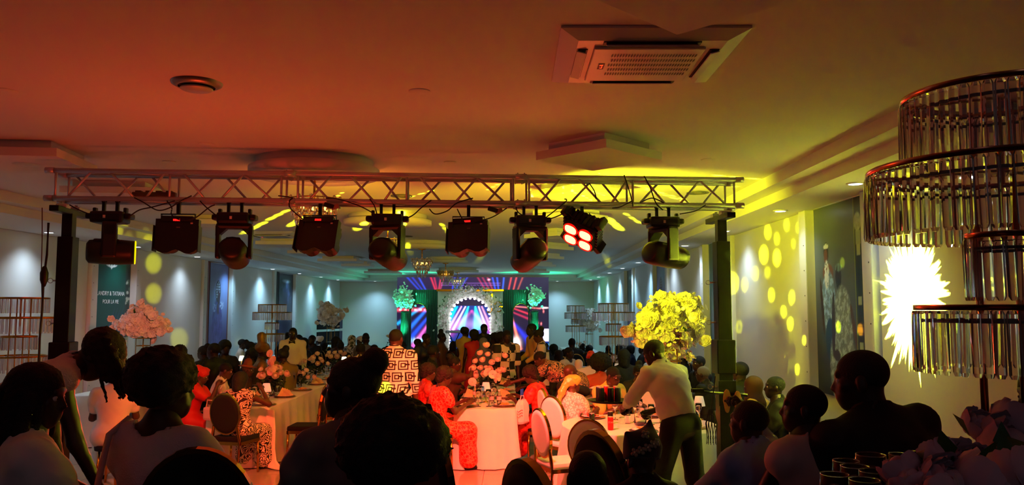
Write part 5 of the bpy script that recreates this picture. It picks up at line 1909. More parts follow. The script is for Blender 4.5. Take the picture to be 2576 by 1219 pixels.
pn = at(2532, 700, 2.62)
crystal_stand(pn.x, 2.62, at(2532, 242, 2.62).z, 'huge tiered crystal stand filling the right edge', near=True, zbase=1.30,
              tiers=[(.292, 0.0, .205), (.41, at(2532, 425, 2.62).z - at(2532, 242, 2.62).z, .205), (.115, at(2532, 592, 2.62).z - at(2532, 242, 2.62).z, .19), (.275, at(2532, 772, 2.62).z - at(2532, 242, 2.62).z, .19)])
crystal_stand(at(685, 780, 17.0).x, 17.0, 2.13, 'four-tier crystal stand before the farthest left banner', zbase=0.0)
crystal_stand(at(52, 780, 8.6).x, 8.6, 2.16, 'crystal stand cut by the left edge behind the left tower', zbase=0.0, tiers=[(.27, 0, .15), (.40, -.21, .15), (.17, -.41, .13), (.27, -.62, .15)])
crystal_stand(at(1543, 780, 15.2).x, 15.2, 2.14, 'nearer crystal stand left of the yellow blossoms')
crystal_stand(at(1448, 780, 21.5).x, 21.5, 2.12, 'smaller looking crystal stand just right of the stage', tiers=[(.24, 0, .15), (.30, -.19, .15), (.12, -.36, .12), (.27, -.54, .15)])

# ================================================================ blossom arrangements
bouquet(at(1688, 822, 9.35), .52, 'huge yellow lit blossom ball above the white shirted waiter', 300, 3, at(1688, 822, 9.35).z - TH, squash=.82, blobs=13, leaf_n=24)
bouquet(at(362, 812, 12.6), .47, 'pink lit blossom ball on a gold stand near the left wall', 230, 8, at(362, 812, 12.6).z - TH, squash=.72, blobs=10, leaf_n=16)
bouquet(at(833, 792, 23.4), .50, 'white blossom ball before the loudspeakers', 300, 12, at(833, 792, 23.4).z - TH, single=False, squash=.85, blobs=9)
bouquet(at(1482, 806, 23.6), .52, 'dim white blossoms between the two crystal stands', 300, 14, at(1482, 806, 23.6).z - TH, single=False, squash=.75, blobs=9)

# near right table on the platform: glasses and peonies
NT = 1.30
t = thing('near_table', 'dark clothed table corner at the bottom right carrying glasses and peonies', 'table', (1.45, 2.15, PLAT))
MB().lathe([(0, .75), (.70, .75), (.715, .73), (.73, .4), (.74, 0.01)], 48).build('cloth', M('cloth_dark_plum', '#3a2a30', .8), t)
MB().tube((0, 0, 0), (0, 0, .74), .05).build('pedestal', wood_t, t)
for k, (px, py, d_, h_) in enumerate([(2128, 1158, 2.30, .25), (2190, 1143, 2.42, .27), (2150, 1172, 2.15, .25), (2198, 1184, 2.05, .24), (2100, 1192, 2.1, .23), (2175, 1206, 1.95, .22), (2265, 1142, 2.55, .26), (2318, 1138, 2.6, .25), (2355, 1136, 2.66, .25)]):
    p = at(px, py, d_)
    s_ = (p.z - NT) / .225
    lb = ['wine glass at the left of the bottom right cluster', 'tallest wide glass of the bottom right cluster', 'glass just below and left of the tallest one',
          'glass low in the middle of the bottom right cluster', 'lowest left glass of the bottom right cluster', 'lowest glass at the bottom edge of the cluster',
          'glass half hidden by the left peony', 'glass rim lit green behind the peonies, left one', 'glass rim lit green behind the peonies, right one'][k]
    o = glass_at(p.x, p.y, NT, lb, s=1.0, group='glasses on the nearest table')
    o.scale = (1.05 if k != 1 else 1.25, 1.05 if k != 1 else 1.25, s_)
peony_me = []
pet_m = M('peony_petal', '#c9a6b4', .7, sheen=.2)
for s_ in range(3):
    m = ball_flower(.085, 5, 6, 60 + s_, 8, 9, 1.9, .05)
    q = m.mesh('peony'); q.materials.append(pet_m); peony_me.append(q)
t = thing('peony_arrangement', 'big dusky pink peonies at the foot of the huge crystal stand', 'flower arrangement', (at(2480, 1100, 2.3).x, 2.28, NT))
for k, (px, py, d_, s_) in enumerate([(2468, 1062, 2.45, .62), (2545, 1110, 2.40, 1.05), (2560, 1060, 2.5, .9), (2352, 1138, 2.15, .62), (2262, 1170, 2.0, .62), (2290, 1205, 1.95, .75), (2445, 1165, 2.1, .85), (2400, 1215, 1.9, .85), (2490, 1215, 1.9, .95), (2560, 1190, 2.0, .95), (2350, 1225, 1.85, .6), (2520, 1165, 2.15, .8)]):
    p = at(px, py, d_)
    o = bpy.data.objects.new('peony', peony_me[k % 3]); COL.objects.link(o); o.parent = t; o.location = p - Vector(t.location); o.scale = (s_,) * 3
    o.rotation_euler = (.7 + .3 * math.sin(k), .4 * math.cos(k * 2), k)
rg = random.Random(9)
for k, (px, py, d_) in enumerate([(2440, 1095, 2.3), (2530, 1140, 2.3), (2545, 1160, 2.2), (2388, 1160, 2.1), (2375, 1190, 2.0), (2395, 1150, 2.2), (2450, 1125, 2.2), (2310, 1185, 2.0), (2500, 1120, 2.3), (2425, 1190, 2.05), (2355, 1200, 2.0), (2475, 1185, 2.1)]):
    p = at(px, py, d_)
    o = bpy.data.objects.new('leaf', LFM); COL.objects.link(o); o.parent = t; o.location = p - Vector(t.location); o.scale = (.9,) * 3
    o.rotation_euler = (rg.uniform(0, 2), rg.uniform(0, 2), rg.uniform(0, 6))
MB().tube((0, 0, 0), (0, 0, .16), .06, 12).build('vase', M('vase_dark', '#222', .3) if False else black_pl, t)
# ================================================================ people
def surfnet(D, org, res):
    s = D < 0
    nx, ny, nz = D.shape
    cs = [s[i:nx - 1 + i, j:ny - 1 + j, k:nz - 1 + k] for i in (0, 1) for j in (0, 1) for k in (0, 1)]
    cnt = np.zeros(cs[0].shape, np.int8)
    for c in cs: cnt += c
    ii, jj, kk = np.nonzero((cnt > 0) & (cnt < 8))
    n = len(ii)
    idx = -np.ones(cs[0].shape, np.int64); idx[ii, jj, kk] = np.arange(n)
    cor = [(i, j, k) for i in (0, 1) for j in (0, 1) for k in (0, 1)]
    vals = np.stack([D[ii + a, jj + b, kk + c] for a, b, c in cor], 1)
    P = np.zeros((n, 3)); W = np.zeros(n)
    for a in range(8):
        for b in range(a + 1, 8):
            ca, cb = np.array(cor[a]), np.array(cor[b])
            if np.abs(ca - cb).sum() != 1: continue
            m = (vals[:, a] < 0) != (vals[:, b] < 0)
            t = np.where(m, vals[:, a] / np.where(m, vals[:, a] - vals[:, b], 1), 0)[:, None]
            P += m[:, None] * (ca + t * (cb - ca)); W += m
    P = P / W[:, None] + np.stack([ii, jj, kk], 1)
    V = P * res + np.array(org)
    Q = []
    for ax in range(3):
        sl0 = [slice(1, -1)] * 3; sl1 = [slice(1, -1)] * 3
        sl0[ax] = slice(0, D.shape[ax] - 1); sl1[ax] = slice(1, D.shape[ax])
        a, b = s[tuple(sl0)], s[tuple(sl1)]
        I = np.array(np.nonzero(a != b))
        inside = a[tuple(I)]
        I = I + 1; I[ax] -= 1
        u, v = (ax + 1) % 3, (ax + 2) % 3
        def g(du, dv_):
            J = I.copy(); J[u] += du; J[v] += dv_
            return idx[tuple(J)]
        q = np.stack([g(-1, -1), g(0, -1), g(0, 0), g(-1, 0)], 1)
        q[~inside] = q[~inside][:, ::-1]
        Q.append(q)
    return V, np.concatenate(Q)


def smin(a, b, k):
    if k <= 0: return np.minimum(a, b)
    h = np.clip(.5 + .5 * (b - a) / k, 0, 1)
    return b * (1 - h) + a * h - k * h * (1 - h)


def rc(a, b, ra, rb, k=.03): return ('rc', np.array(a, float), np.array(b, float), ra, rb, k)
def el(c, r, k=.03, R=None): return ('el', np.array(c, float), np.array(r, float), R, None, k)


def sdf_build(prims, res, cut=None, noise=None):
    lo = np.full(3, 1e9); hi = np.full(3, -1e9)
    for p in prims:
        if p[0] == 'rc':
            r = max(p[3], p[4]); pts = np.stack([p[1], p[2]])
        else:
            r = float(max(p[2])); pts = p[1][None]
        lo = np.minimum(lo, pts.min(0) - r); hi = np.maximum(hi, pts.max(0) + r)
    pad = 3 * res + (.03 if noise else 0)
    lo -= pad; hi += pad
    dims = np.ceil((hi - lo) / res).astype(int) + 1
    ax = [lo[i] + np.arange(dims[i]) * res for i in range(3)]
    D = np.full(dims, .5)
    for p in prims:
        kind, A, B, c3, c4, k = p
        if kind == 'rc': r = max(c3, c4); l = np.minimum(A, B) - r; h = np.maximum(A, B) + r
        else: r = float(max(B)); l = A - r; h = A + r
        mg = k + 2 * res + .03
        sl = []
        for i in range(3):
            a0 = max(0, int((l[i] - mg - lo[i]) / res)); a1 = min(dims[i], int((h[i] + mg - lo[i]) / res) + 2)
            sl.append(slice(a0, max(a1, a0 + 1)))
        X, Y, Z = np.meshgrid(ax[0][sl[0]], ax[1][sl[1]], ax[2][sl[2]], indexing='ij')
        if kind == 'rc':
            d = B - A; L = d @ d + 1e-12
            t = np.clip(((X - A[0]) * d[0] + (Y - A[1]) * d[1] + (Z - A[2]) * d[2]) / L, 0, 1)
            q = np.sqrt((X - A[0] - t * d[0]) ** 2 + (Y - A[1] - t * d[1]) ** 2 + (Z - A[2] - t * d[2]) ** 2) - (c3 + t * (c4 - c3))
        else:
            x, y, z = X - A[0], Y - A[1], Z - A[2]
            if c3 is not None:
                x, y, z = (c3[0][0] * x + c3[1][0] * y + c3[2][0] * z, c3[0][1] * x + c3[1][1] * y + c3[2][1] * z, c3[0][2] * x + c3[1][2] * y + c3[2][2] * z)
            k0 = np.sqrt((x / B[0]) ** 2 + (y / B[1]) ** 2 + (z / B[2]) ** 2) + 1e-9
            k1 = np.sqrt((x / B[0] ** 2) ** 2 + (y / B[1] ** 2) ** 2 + (z / B[2] ** 2) ** 2) + 1e-9
            q = k0 * (k0 - 1) / k1
        D[tuple(sl)] = smin(D[tuple(sl)], q, k) if k > 0 else (np.minimum(D[tuple(sl)], q) if k == 0 else np.maximum(D[tuple(sl)], -q))
    if cut is not None or noise is not None:
        X, Y, Z = np.meshgrid(*ax, indexing='ij')
        if noise:
            amp, f = noise
            D = D + amp * (np.sin(X * f + 2 * np.sin(Z * f * .6)) * np.sin(Y * f * 1.1 + 1.3 * np.sin(X * f * .7)) * np.sin(Z * f * .95 + 1))
            D = D + amp * .6 * (np.sin(X * f * 2.3 + 1) * np.sin(Y * f * 2.1) * np.sin(Z * f * 2.4 + 2))
        if cut is not None: D = cut(D, X, Y, Z)
    D[0] = D[-1] = .1; D[:, 0] = D[:, -1] = .1; D[:, :, 0] = D[:, :, -1] = .1
    return surfnet(D, lo, res)


def np_mesh(name, parts):
    """parts: list of (V, Q, material index)"""
    VV = []; FF = []; MI = []; o = 0
    for V, Q, mi in parts:
        VV.append(V); FF.append(Q + o); MI.append(np.full(len(Q), mi)); o += len(V)
    V = np.concatenate(VV); F = np.concatenate(FF); mi = np.concatenate(MI)
    me = bpy.data.meshes.new(name)
    me.vertices.add(len(V)); me.vertices.foreach_set('co', V.astype(np.float32).ravel())
    me.loops.add(F.size); me.loops.foreach_set('vertex_index', F.astype(np.int32).ravel())
    me.polygons.add(len(F)); me.polygons.foreach_set('loop_start', np.arange(len(F), dtype=np.int32) * 4)
    me.polygons.foreach_set('material_index', mi.astype(np.int32))
    me.polygons.foreach_set('use_smooth', np.ones(len(F), dtype=bool))
    me.update(calc_edges=True)
    return me


def Rm(e): return np.array(Euler(e).to_matrix())


def unit(v): v = np.asarray(v, float); return v / (np.linalg.norm(v) + 1e-9)


def ik(a, b, l1, l2, pole):
    a, b = np.asarray(a, float), np.asarray(b, float)
    d = b - a; L = np.linalg.norm(d)
    L = min(L, (l1 + l2) * .995); d = unit(d); b = a + d * L
    x = (l1 * l1 - l2 * l2 + L * L) / (2 * L)
    h = math.sqrt(max(0, l1 * l1 - x * x))
    p = np.asarray(pole, float); p = unit(p - (p @ d) * d)
    return a + d * x + p * h, b


# ---- head, modelled once (faces +Y, centre of skull at origin)
def head_geo(res, male=True):
    P = [el((0, -.012, .035), (.074, .093, .082), .0),
         el((0, .020, -.030), (.060, .072, .085), .03),
         el((0, .058, -.078), (.030, .026, .026), .03),
         el((0, .060, -.045), (.042, .035, .035), .02),
         rc((0, .078, .020), (0, .101, -.018), .009, .013, .014),
         rc((-.010, .092, -.022), (.010, .092, -.022), .009, .009, .008),
         rc((-.034, .076, .036), (.034, .076, .036), .012, .012, .016),
         el((0, .087, -.049), (.023, .010, .006), .006), el((0, .084, -.060), (.020, .010, .007), .006),
         el((-.044, .058, -.008), (.018, .018, .018), .02), el((.044, .058, -.008), (.018, .018, .018), .02),
         el((-.032, .092, .012), (.016, .014, .010), -1), el((.032, .092, .012), (.016, .014, .010), -1),
         el((-.077, -.008, -.004), (.010, .020, .032), .008), el((.077, -.008, -.004), (.010, .020, .032), .008),
         rc((0, -.018, -.05), (0, -.035, -.155), .056 if male else .048, .060 if male else .05, .03)]
    V, Q = sdf_build(P, res)
    parts = [(V, Q, 0)]
    for sx_ in (-1, 1):
        V, Q = sdf_build([el((sx_ * .032, .073, .012), (.0135, .0135, .0135), 0)], .0045)
        parts.append((V, Q, 1))
        V, Q = sdf_build([el((sx_ * .032, .0825, .012), (.0058, .0052, .0058), 0)], .0028)
        parts.append((V, Q, 2))
    return parts


HEADS = {('f', 'm'): head_geo(.0075, True), ('f', 'f'): head_geo(.0075, False), ('c', 'm'): head_geo(.014, True)[:1], ('c', 'f'): head_geo(.014, False)[:1]}


def hand_geo(curl, res=.0052, spread=.1):
    """wrist at origin, fingers along +Y, palm facing -Z, thumb toward +X"""
    P = [el((0, .045, 0), (.038, .050, .014), 0), rc((0, -.02, 0), (0, .03, 0), .025, .028, .015)]
    for i, (x, L, y0) in enumerate([(-.029, .058, .078), (-.010, .073, .088), (.010, .078, .089), (.029, .070, .084)]):
        a = (x - 0) * spread * 8
        p = np.array((x, y0 - .015, 0.0)); ang = 0.0
        for sgl, fr in ((.45, .9), (.32, 1.1), (.25, .8)):
            ang += curl * fr
            q = p + L * sgl * 1.15 * np.array((math.sin(a), math.cos(a) * math.cos(ang), -math.sin(ang)))
            P.append(rc(p, q, .0088, .0078, .004)); p = q
    p = np.array((.026, .020, -.004))
    for sgl, dx, dz in ((.038, .75, -.25), (.030, .45, -.35), (.024, .25, -.4)):
        q = p + sgl * unit((dx, 1 - .4 * abs(dx), dz - curl * .3))
        P.append(rc(p, q, .0115, .009, .008)); p = q
    return sdf_build(P, res)


HANDS = {'relax': hand_geo(.28), 'grip': hand_geo(1.05)}
HAND_C = {'relax': hand_geo(.28, .009), 'grip': hand_geo(1.05, .009)}

# ---- hair and headgear, modelled around the same head
HAIR = {}


def hair_geo(kind, fine):
    key = (kind, fine)
    if key in HAIR: return HAIR[key]
    r = .008 if fine else .014
    face = lambda D, X, Y, Z: np.maximum(D, -(np.sqrt(((X) / .066) ** 2 + ((Y - .085) / .062) ** 2 + ((Z + .045) / .098) ** 2) - 1) * .05)
    low = lambda D, X, Y, Z: np.maximum(face(D, X, Y, Z), -(Z + .03 + np.maximum(0, Y) * .0))
    if kind == 'short': g = sdf_build([el((0, -.016, .038), (.081, .100, .088), 0)], r, low)
    elif kind == 'crop': g = sdf_build([el((0, -.014, .036), (.078, .097, .086), 0)], r, low)
    elif kind == 'afro': g = sdf_build([el((0, -.03, .075), (.145, .15, .135), 0)], r * 1.3, face, noise=(.012, 70))
    elif kind == 'bigafro': g = sdf_build([el((0, -.03, .07), (.165, .17, .15), 0), el((.09, 0, .06), (.10, .11, .10), .04)], r * 1.4, face, noise=(.014, 75))
    elif kind == 'curly': g = sdf_build([el((0, -.02, .06), (.112, .125, .108), 0), el((0, -.07, -.02), (.09, .06, .08), .03)], r, face, noise=(.009, 85))
    elif kind == 'bob': g = sdf_build([el((0, -.02, .045), (.098, .112, .098), 0), rc((0, -.045, .0), (0, -.05, -.10), .10, .088, .03)], r, face, noise=(.003, 60))
    elif kind == 'long': g = sdf_build([el((0, -.02, .045), (.094, .108, .096), 0), rc((-.05, -.05, .0), (-.06, -.06, -.26), .05, .045, .03), rc((.05, -.05, .0), (.06, -.06, -.26), .05, .045, .03), rc((0, -.07, .0), (0, -.075, -.27), .055, .04, .03)], r, face, noise=(.004, 90))
    elif kind == 'bun': g = sdf_build([el((0, -.016, .038), (.084, .103, .090), 0), el((0, -.09, .115), (.055, .055, .055), .02)], r, low, noise=(.004, 90))
    elif kind == 'topknot': g = sdf_build([el((0, -.016, .038), (.084, .103, .090), 0), el((0, -.03, .16), (.06, .06, .055), .03)], r, low, noise=(.005, 100))
    elif kind == 'ponytail': g = sdf_build([el((0, -.016, .038), (.086, .105, .092), 0), el((0, -.12, .02), (.05, .05, .06), .02), rc((0, -.12, .0), (0, -.14, -.12), .04, .02, .02)], r, low, noise=(.004, 90))
    elif kind == 'hijab': g = sdf_build([el((0, -.015, .04), (.092, .108, .100), 0), rc((0, -.02, -.05), (0, -.03, -.17), .085, .12, .04), el((0, .02, -.12), (.09, .07, .06), .03)], r, lambda D, X, Y, Z: np.maximum(D, -(np.sqrt((X / .052) ** 2 + ((Y - .09) / .06) ** 2 + ((Z + .015) / .075) ** 2) - 1) * .05))
    elif kind == 'cap': g = sdf_build([el((0, -.012, .065), (.084, .100, .060), 0), rc((0, -.012, .03), (0, -.012, .10), .085, .072, .01)], r, lambda D, X, Y, Z: np.maximum(D, -(Z - .035)))
    elif kind == 'fedora':
        g = sdf_build([el((0, -.01, .062), (.150, .165, .013), 0), rc((0, -.012, .06), (0, -.012, .14), .088, .072, .012), el((0, -.01, .22), (.03, .09, .05), -1)], r)
    elif kind == 'wrap': g = sdf_build([el((0, -.02, .055), (.098, .115, .092), 0), el((.02, -.09, .09), (.07, .06, .06), .03), el((-.05, .02, .11), (.05, .06, .03), .02)], r, face, noise=(.004, 45))
    elif kind == 'gele': g = sdf_build([el((0, -.02, .07), (.105, .12, .09), 0), rc((-.08, -.03, .10), (.0, -.05, .25), .05, .06, .05), rc((.08, -.03, .10), (.03, -.05, .24), .05, .06, .05), rc((-.10, 0, .05), (.10, 0, .12), .035, .035, .03)], r, face, noise=(.006, 40))
    elif kind == 'tail_scarf': g = sdf_build([el((0, -.01, .05), (.095, .112, .092), 0), el((.0, .045, .08), (.08, .06, .05), .03), rc((0, -.09, .05), (0, -.17, -.12), .055, .05, .04), rc((0, -.17, -.12), (0, -.20, -.26), .05, .018, .03)], r, face, noise=(.004, 50))
    elif kind == 'peaked': g = sdf_build([rc((0, -.01, .04), (0, -.01, .085), .098, .094, 0), rc((-.03, 0, .08), (-.085, 0, .155), .06, .008, .05), rc((.05, 0, .10), (.07, 0, .235), .075, .010, .06)], r * .8, lambda D, X, Y, Z: np.maximum(D, -(Z - .02)))
    elif kind == 'tumble':   # short curls falling forward over a bent head
        P = [el((0, -.02, .045), (.10, .115, .098), 0)]
        rg = random.Random(3)
        for q in range(80):
            a = rg.uniform(0, 6.28); x = .10 * math.cos(a); y = -.02 + .10 * math.sin(a)
            z = .10 * rg.random(); L_ = rg.uniform(.08, .22)
            P.append(rc((x * .85, y * .85, z), (x * rg.uniform(.9, 1.3), y * .85 + .87 * L_ + .03, z - .3 * L_ + rg.uniform(0, .05)), .013, .006, .012))
        g = sdf_build(P, r, None, noise=(.006, 95))
    elif kind == 'braids':
        P = [el((0, -.02, .04), (.092, .108, .095), 0)]
        rg = random.Random(4)
        for q in range(34):
            a = rg.uniform(2.4, 7.0); x = .085 * math.cos(a); y = -.02 + .10 * math.sin(a)
            if y > .05: continue
            P.append(rc((x, y, .02), (x * 1.35, y * 1.3, -.16 + rg.uniform(-.06, .05)), .014, .010, .012))
        g = sdf_build(P, r, face, noise=(.004, 100))
    HAIR[key] = g
    return g


SK = {'d': M('skin_dark', '#2e1a11', .45, bump=.02, bscale=120), 'm': M('skin_brown', '#4a2b1c', .45, bump=.02, bscale=120)}
eye_w = M('eye_white', '#d8d0c6', .2)
eye_i = M('eye_iris', '#120a06', .1)
hair_m = M('hair_black', '#080706', .7, bump=.6, bscale=160)
hair_b = M('hair_brown', '#22120b', .7, bump=.6, bscale=160)
hair_g = M('hair_grey', '#8a8580', .7, bump=.6, bscale=160)
shoe_m = M('shoe_leather', '#0c0a09', .3)

CM = {
    'white': M('cloth_white', '#e9e4dc', .7, bump=.15, bscale=14),
    'cream': M('cloth_cream', '#e6d9b8', .7, bump=.15, bscale=14),
    'lacewhite': M('cloth_white_lace', '#efe6e0', .7, bump=.4, bscale=40, pattern='lace', col2='#b79f98', pscale=26),
    'sequin': M('cloth_white_sequin', '#d8d2d6', .45, bump=.6, bscale=160),
    'black': M('cloth_black', '#0b0b0c', .75, bump=.15, bscale=14),
    'blacks': M('cloth_black_trousers', '#040405', .85),
    'navy': M('cloth_navy', '#12142a', .6, bump=.15, bscale=14),
    'red': M('cloth_red', '#c01414', .55, bump=.2, bscale=16),
    'redlace': M('cloth_red_lace', '#d3150f', .5, bump=.4, bscale=40, pattern='lace', col2='#ff7a5c', pscale=22),
    'redfloral': M('cloth_red_floral', '#b31510', .5, bump=.2, bscale=20, pattern='swirl', col2='#e8503a', pscale=16),
    'yellow': M('cloth_yellow', '#e8c25a', .7, bump=.2, bscale=12),
    'yelldress': M('cloth_yellow_satin', '#cdbb3e', .4, bump=.2, bscale=12),
    'maze': M('cloth_key_print', '#e6dfca', .6, pattern='maze', col2='#0d0b0a', pscale=7.0),
    'scroll': M('cloth_scroll_print', '#efe0c8', .6, pattern='scroll', col2='#140a08', pscale=7.5),
    'blocks': M('cloth_block_print', '#121110', .7, pattern='blocks', col2='#d9d2be', pscale=7.0),
    'leafp': M('cloth_leaf_print', '#2a3338', .7, pattern='scroll', col2='#c9a07a', pscale=9.0),
    'brown': M('cloth_brown', '#4d2b1c', .7, bump=.15, bscale=14),
    'gold': M('cloth_gold_brocade', '#8a6a2a', .38, .35, bump=.5, bscale=18),
    'bluesh': M('cloth_light_blue', '#8fa2cf', .7, bump=.15, bscale=14),
    'pinkw': M('cloth_pink_white', '#d8b9b4', .7, bump=.15, bscale=14),
    'grey': M('cloth_grey', '#6f6e72', .7, bump=.15, bscale=14),
    'purple': M('cloth_lilac', '#8a83b8', .7, bump=.15, bscale=14),
    'teal': M('cloth_dull_teal', '#28413f', .7, bump=.15, bscale=14),
    'orange': M('cloth_orange', '#b4542a', .7, bump=.15, bscale=14),
    'hatfelt': M('hat_felt', '#7a4226', .9, bump=.1),
    'green_y': M('cloth_lime_gold', '#c8b24a', .35, .1, bump=.5, bscale=16),
    'floralw': M('cloth_white_floral', '#dcd9cf', .7, pattern='swirl', col2='#35402f', pscale=16),
    'hatblack': M('hat_black_velvet', '#070606', .85, sheen=.3),
}
NBODY = [0]


def person_geo(H, pose, sex, look, lean, side, hands, feet, top, bottom, sleeve, res, hpose, girth, seat_h, necky, fine, twist=0.0, gown_hem=.06, spread=None):
    """geometry in the person's own frame: floor at 0, facing +Y"""
    k = H / 1.72
    w = girth
    ph = seat_h + .10 * k if pose == 'sit' else (.94 * k if pose == 'stand' else .94 * k)
    Pv = np.array((0, 0, ph))
    up = np.array((math.sin(side), math.sin(lean) * math.cos(side), math.cos(lean) * math.cos(side)))
    rt = unit(np.cross(unit(np.cross(up, (1, 0, 0))) * -1, up)) if False else unit(np.array((1, 0, 0)) - up[0] * up)
    ct, st = math.cos(twist), math.sin(twist)
    fw = np.cross(up, rt)
    rt2 = unit(rt * ct + fw * st); fw2 = np.cross(up, rt2)
    RB = np.stack([rt, fw, up], 1); RT = np.stack([rt2, fw2, up], 1)
    waist = Pv + up * .16 * k; chest = Pv + up * .34 * k; nb = Pv + up * .51 * k
    shw = (.185 if sex == 'm' else .165) * k * (.5 + .5 * w)
    shL = nb - up * .055 * k - rt2 * shw; shR = nb - up * .055 * k + rt2 * shw
    # head
    yaw, pit, rol = look
    Rh = Rm((0, 0, yaw)) @ Rm((pit, 0, 0)) @ Rm((0, rol, 0))
    headup = unit(up * .6 + np.array(Rh @ np.array((0, 0, 1.0))) * .4)
    hc = nb + headup * .142 * k + Rh @ np.array((0, .022 * k, 0))
    hs = k * (1.0 if sex == 'm' else .96) * (1.12 if H < 1.4 else 1.0)
    Rh_s = Rh * hs
    prims = [el(Pv + up * .0, (.165 * k * w, .125 * k * w, .13 * k), .05, RB), el(waist, (.135 * k * w, .098 * k * w, .15 * k), .06, RB),
             el(chest, (.165 * k * w, .108 * k * w, .17 * k), .06, RT), rc(shL, shR, .062 * k, .062 * k, .05), rc(nb - up * .05, hc - headup * .07 * k, .062 * k, .050 * k, .03),
             rc(nb + up * .035 * k, shL + up * .01 + (shR - shL) * .18, .050 * k, .045 * k, .04), rc(nb + up * .035 * k, shR + up * .01 - (shR - shL) * .18, .050 * k, .045 * k, .04)]
    prims_n = len(prims)
    if sex == 'f': prims += [el(chest + fw2 * .085 * k * w - rt2 * .06 + up * .01, (.06 * k * w,) * 3, .03), el(chest + fw2 * .085 * k * w + rt2 * .06 + up * .01, (.06 * k * w,) * 3, .03)]
    J = {}
    arm_r = (.050, .042, .040, .026) if sex == 'm' else (.046, .037, .035, .023)
    aw = .6 + .4 * w
    tops = [el(p[1], p[2] + .014 * 1, p[5], p[3]) for p in prims[:3]] + [rc(shL, shR, .074 * k, .074 * k, .05)] + [rc(p[1], p[2], p[3] + .011, p[4] + .012, .04) for p in prims[5:7]]
    if bottom == 'trousers':
        if top in ('maze', 'blocks', 'redfloral'): tops[0] = el(Pv - up * .02, (.165 * k * w + .035, .125 * k * w + .035, .16 * k), .06, RB)
        if top == 'white' and pose == 'stand':
            tops += [el(Pv + up * .17 * k, (.165 * k * w, .135 * k * w, .12 * k), .06, RB), el(chest - fw2 * .03, (.185 * k * w, .125 * k * w, .17 * k), .06, RT)]
        if top not in ('maze', 'blocks', 'redfloral'): tops[0] = el(Pv + up * .08 * k, (.150 * k * w + .008, .108 * k * w + .008, .085 * k), .06, RB)
    if sex == 'f': tops += [el(p[1], p[2] + .012, p[5]) for p in prims[7:9]]
    handparts = []
    for sd, sh, hd in ((-1, shL, hands[0]), (1, shR, hands[1])):
        hp = np.array(hd[:3], float)
        pole = hd[3] if len(hd) > 3 else (sd * .5, -.5, -1.0)
        e, wv = ik(sh, hp, .29 * k, .26 * k, pole)
        prims += [rc(sh, e, arm_r[0] * k * aw, arm_r[1] * k * aw, .03), rc(e, wv, arm_r[2] * k * aw, arm_r[3] * k, .02)]
        if sleeve > 0:
            if sleeve <= 1: tops.append(rc(sh, sh + (e - sh) * sleeve, (arm_r[0] + .020) * k * aw, (arm_r[0] + .018) * k * aw, .03))
            else:
                tops.append(rc(sh, e, (arm_r[0] + .018) * k * aw, (arm_r[1] + .017) * k * aw, .03))
                tops.append(rc(e, e + (wv - e) * min(.97, sleeve - 1), (arm_r[2] + .017) * k * aw, (arm_r[3] + .016) * k, .02))
        if sleeve == .55 or sleeve == .6: tops.append(el(sh + (e - sh) * .28 + up * .0, (.088 * k, .088 * k, .085 * k), .03))
        fy = unit(wv - e)
        zr = unit(np.cross(np.cross(fy, np.array((sd * -1.0, .1, .2))), fy)) * -1
        pz = -unit(np.array((-sd * .6, .3, -.5)) - fy * (np.array((-sd * .6, .3, -.5)) @ fy))
        X_ = np.cross(fy, pz)
        Rhnd = np.stack([X_, fy, pz], 1)
        mir = 1 if X_ @ np.array((0, .6, .6)) > 0 else -1
        V, Q = (HANDS if fine else HAND_C)[hpose]
        V = V * np.array((mir, 1, 1)) * k * .98
        if mir < 0: Q = Q[:, ::-1]
        handparts.append((V @ Rhnd.T + wv, Q, 0))
    hipw = .088 * k * w
    leg = []
    for sd, ft in ((-1, feet[0]), (1, feet[1])):
        hp = Pv + rt * sd * hipw - np.array((0, 0, .02 * k))
        fpos = np.array(ft[:3], float)
        an = fpos + np.array((0, -.06 * k, .085 * k))
        kn, an = ik(hp, an, .43 * k, .43 * k, (sd * .12, 1.0, .15))
        toe = an + np.array((sd * .02, .15 * k, -.055 * k))
        heel = an + np.array((0, -.03 * k, -.05 * k))
        prims += [rc(hp, kn, .085 * k * w, .056 * k * w, .04), rc(kn, an, .055 * k * w, .036 * k, .03), rc(heel, toe, .034 * k, .026 * k, .02)]
        leg.append((hp, kn, an, heel, toe))
    V, Q = sdf_build(prims, res)
    Vh = [(v * 1.0 @ Rh_s.T + hc, q, mi) for v, q, mi in HEADS[('f' if fine else 'c', sex)]]
    body = [(V, Q, 0)] + Vh + handparts
    # garments
    G = {}
    wr_ = .009 if top == 'white' and pose == 'stand' else .0045
    cres = res
    nk = necky
    def neckcut(D, X, Y, Z):
        c = nb + fw2 * .035 * k + up * (.045 * k)
        d = np.sqrt((X - c[0]) ** 2 + (Y - c[1]) ** 2 + (Z - c[2]) ** 2) - nk * k
        return np.maximum(D, -d)
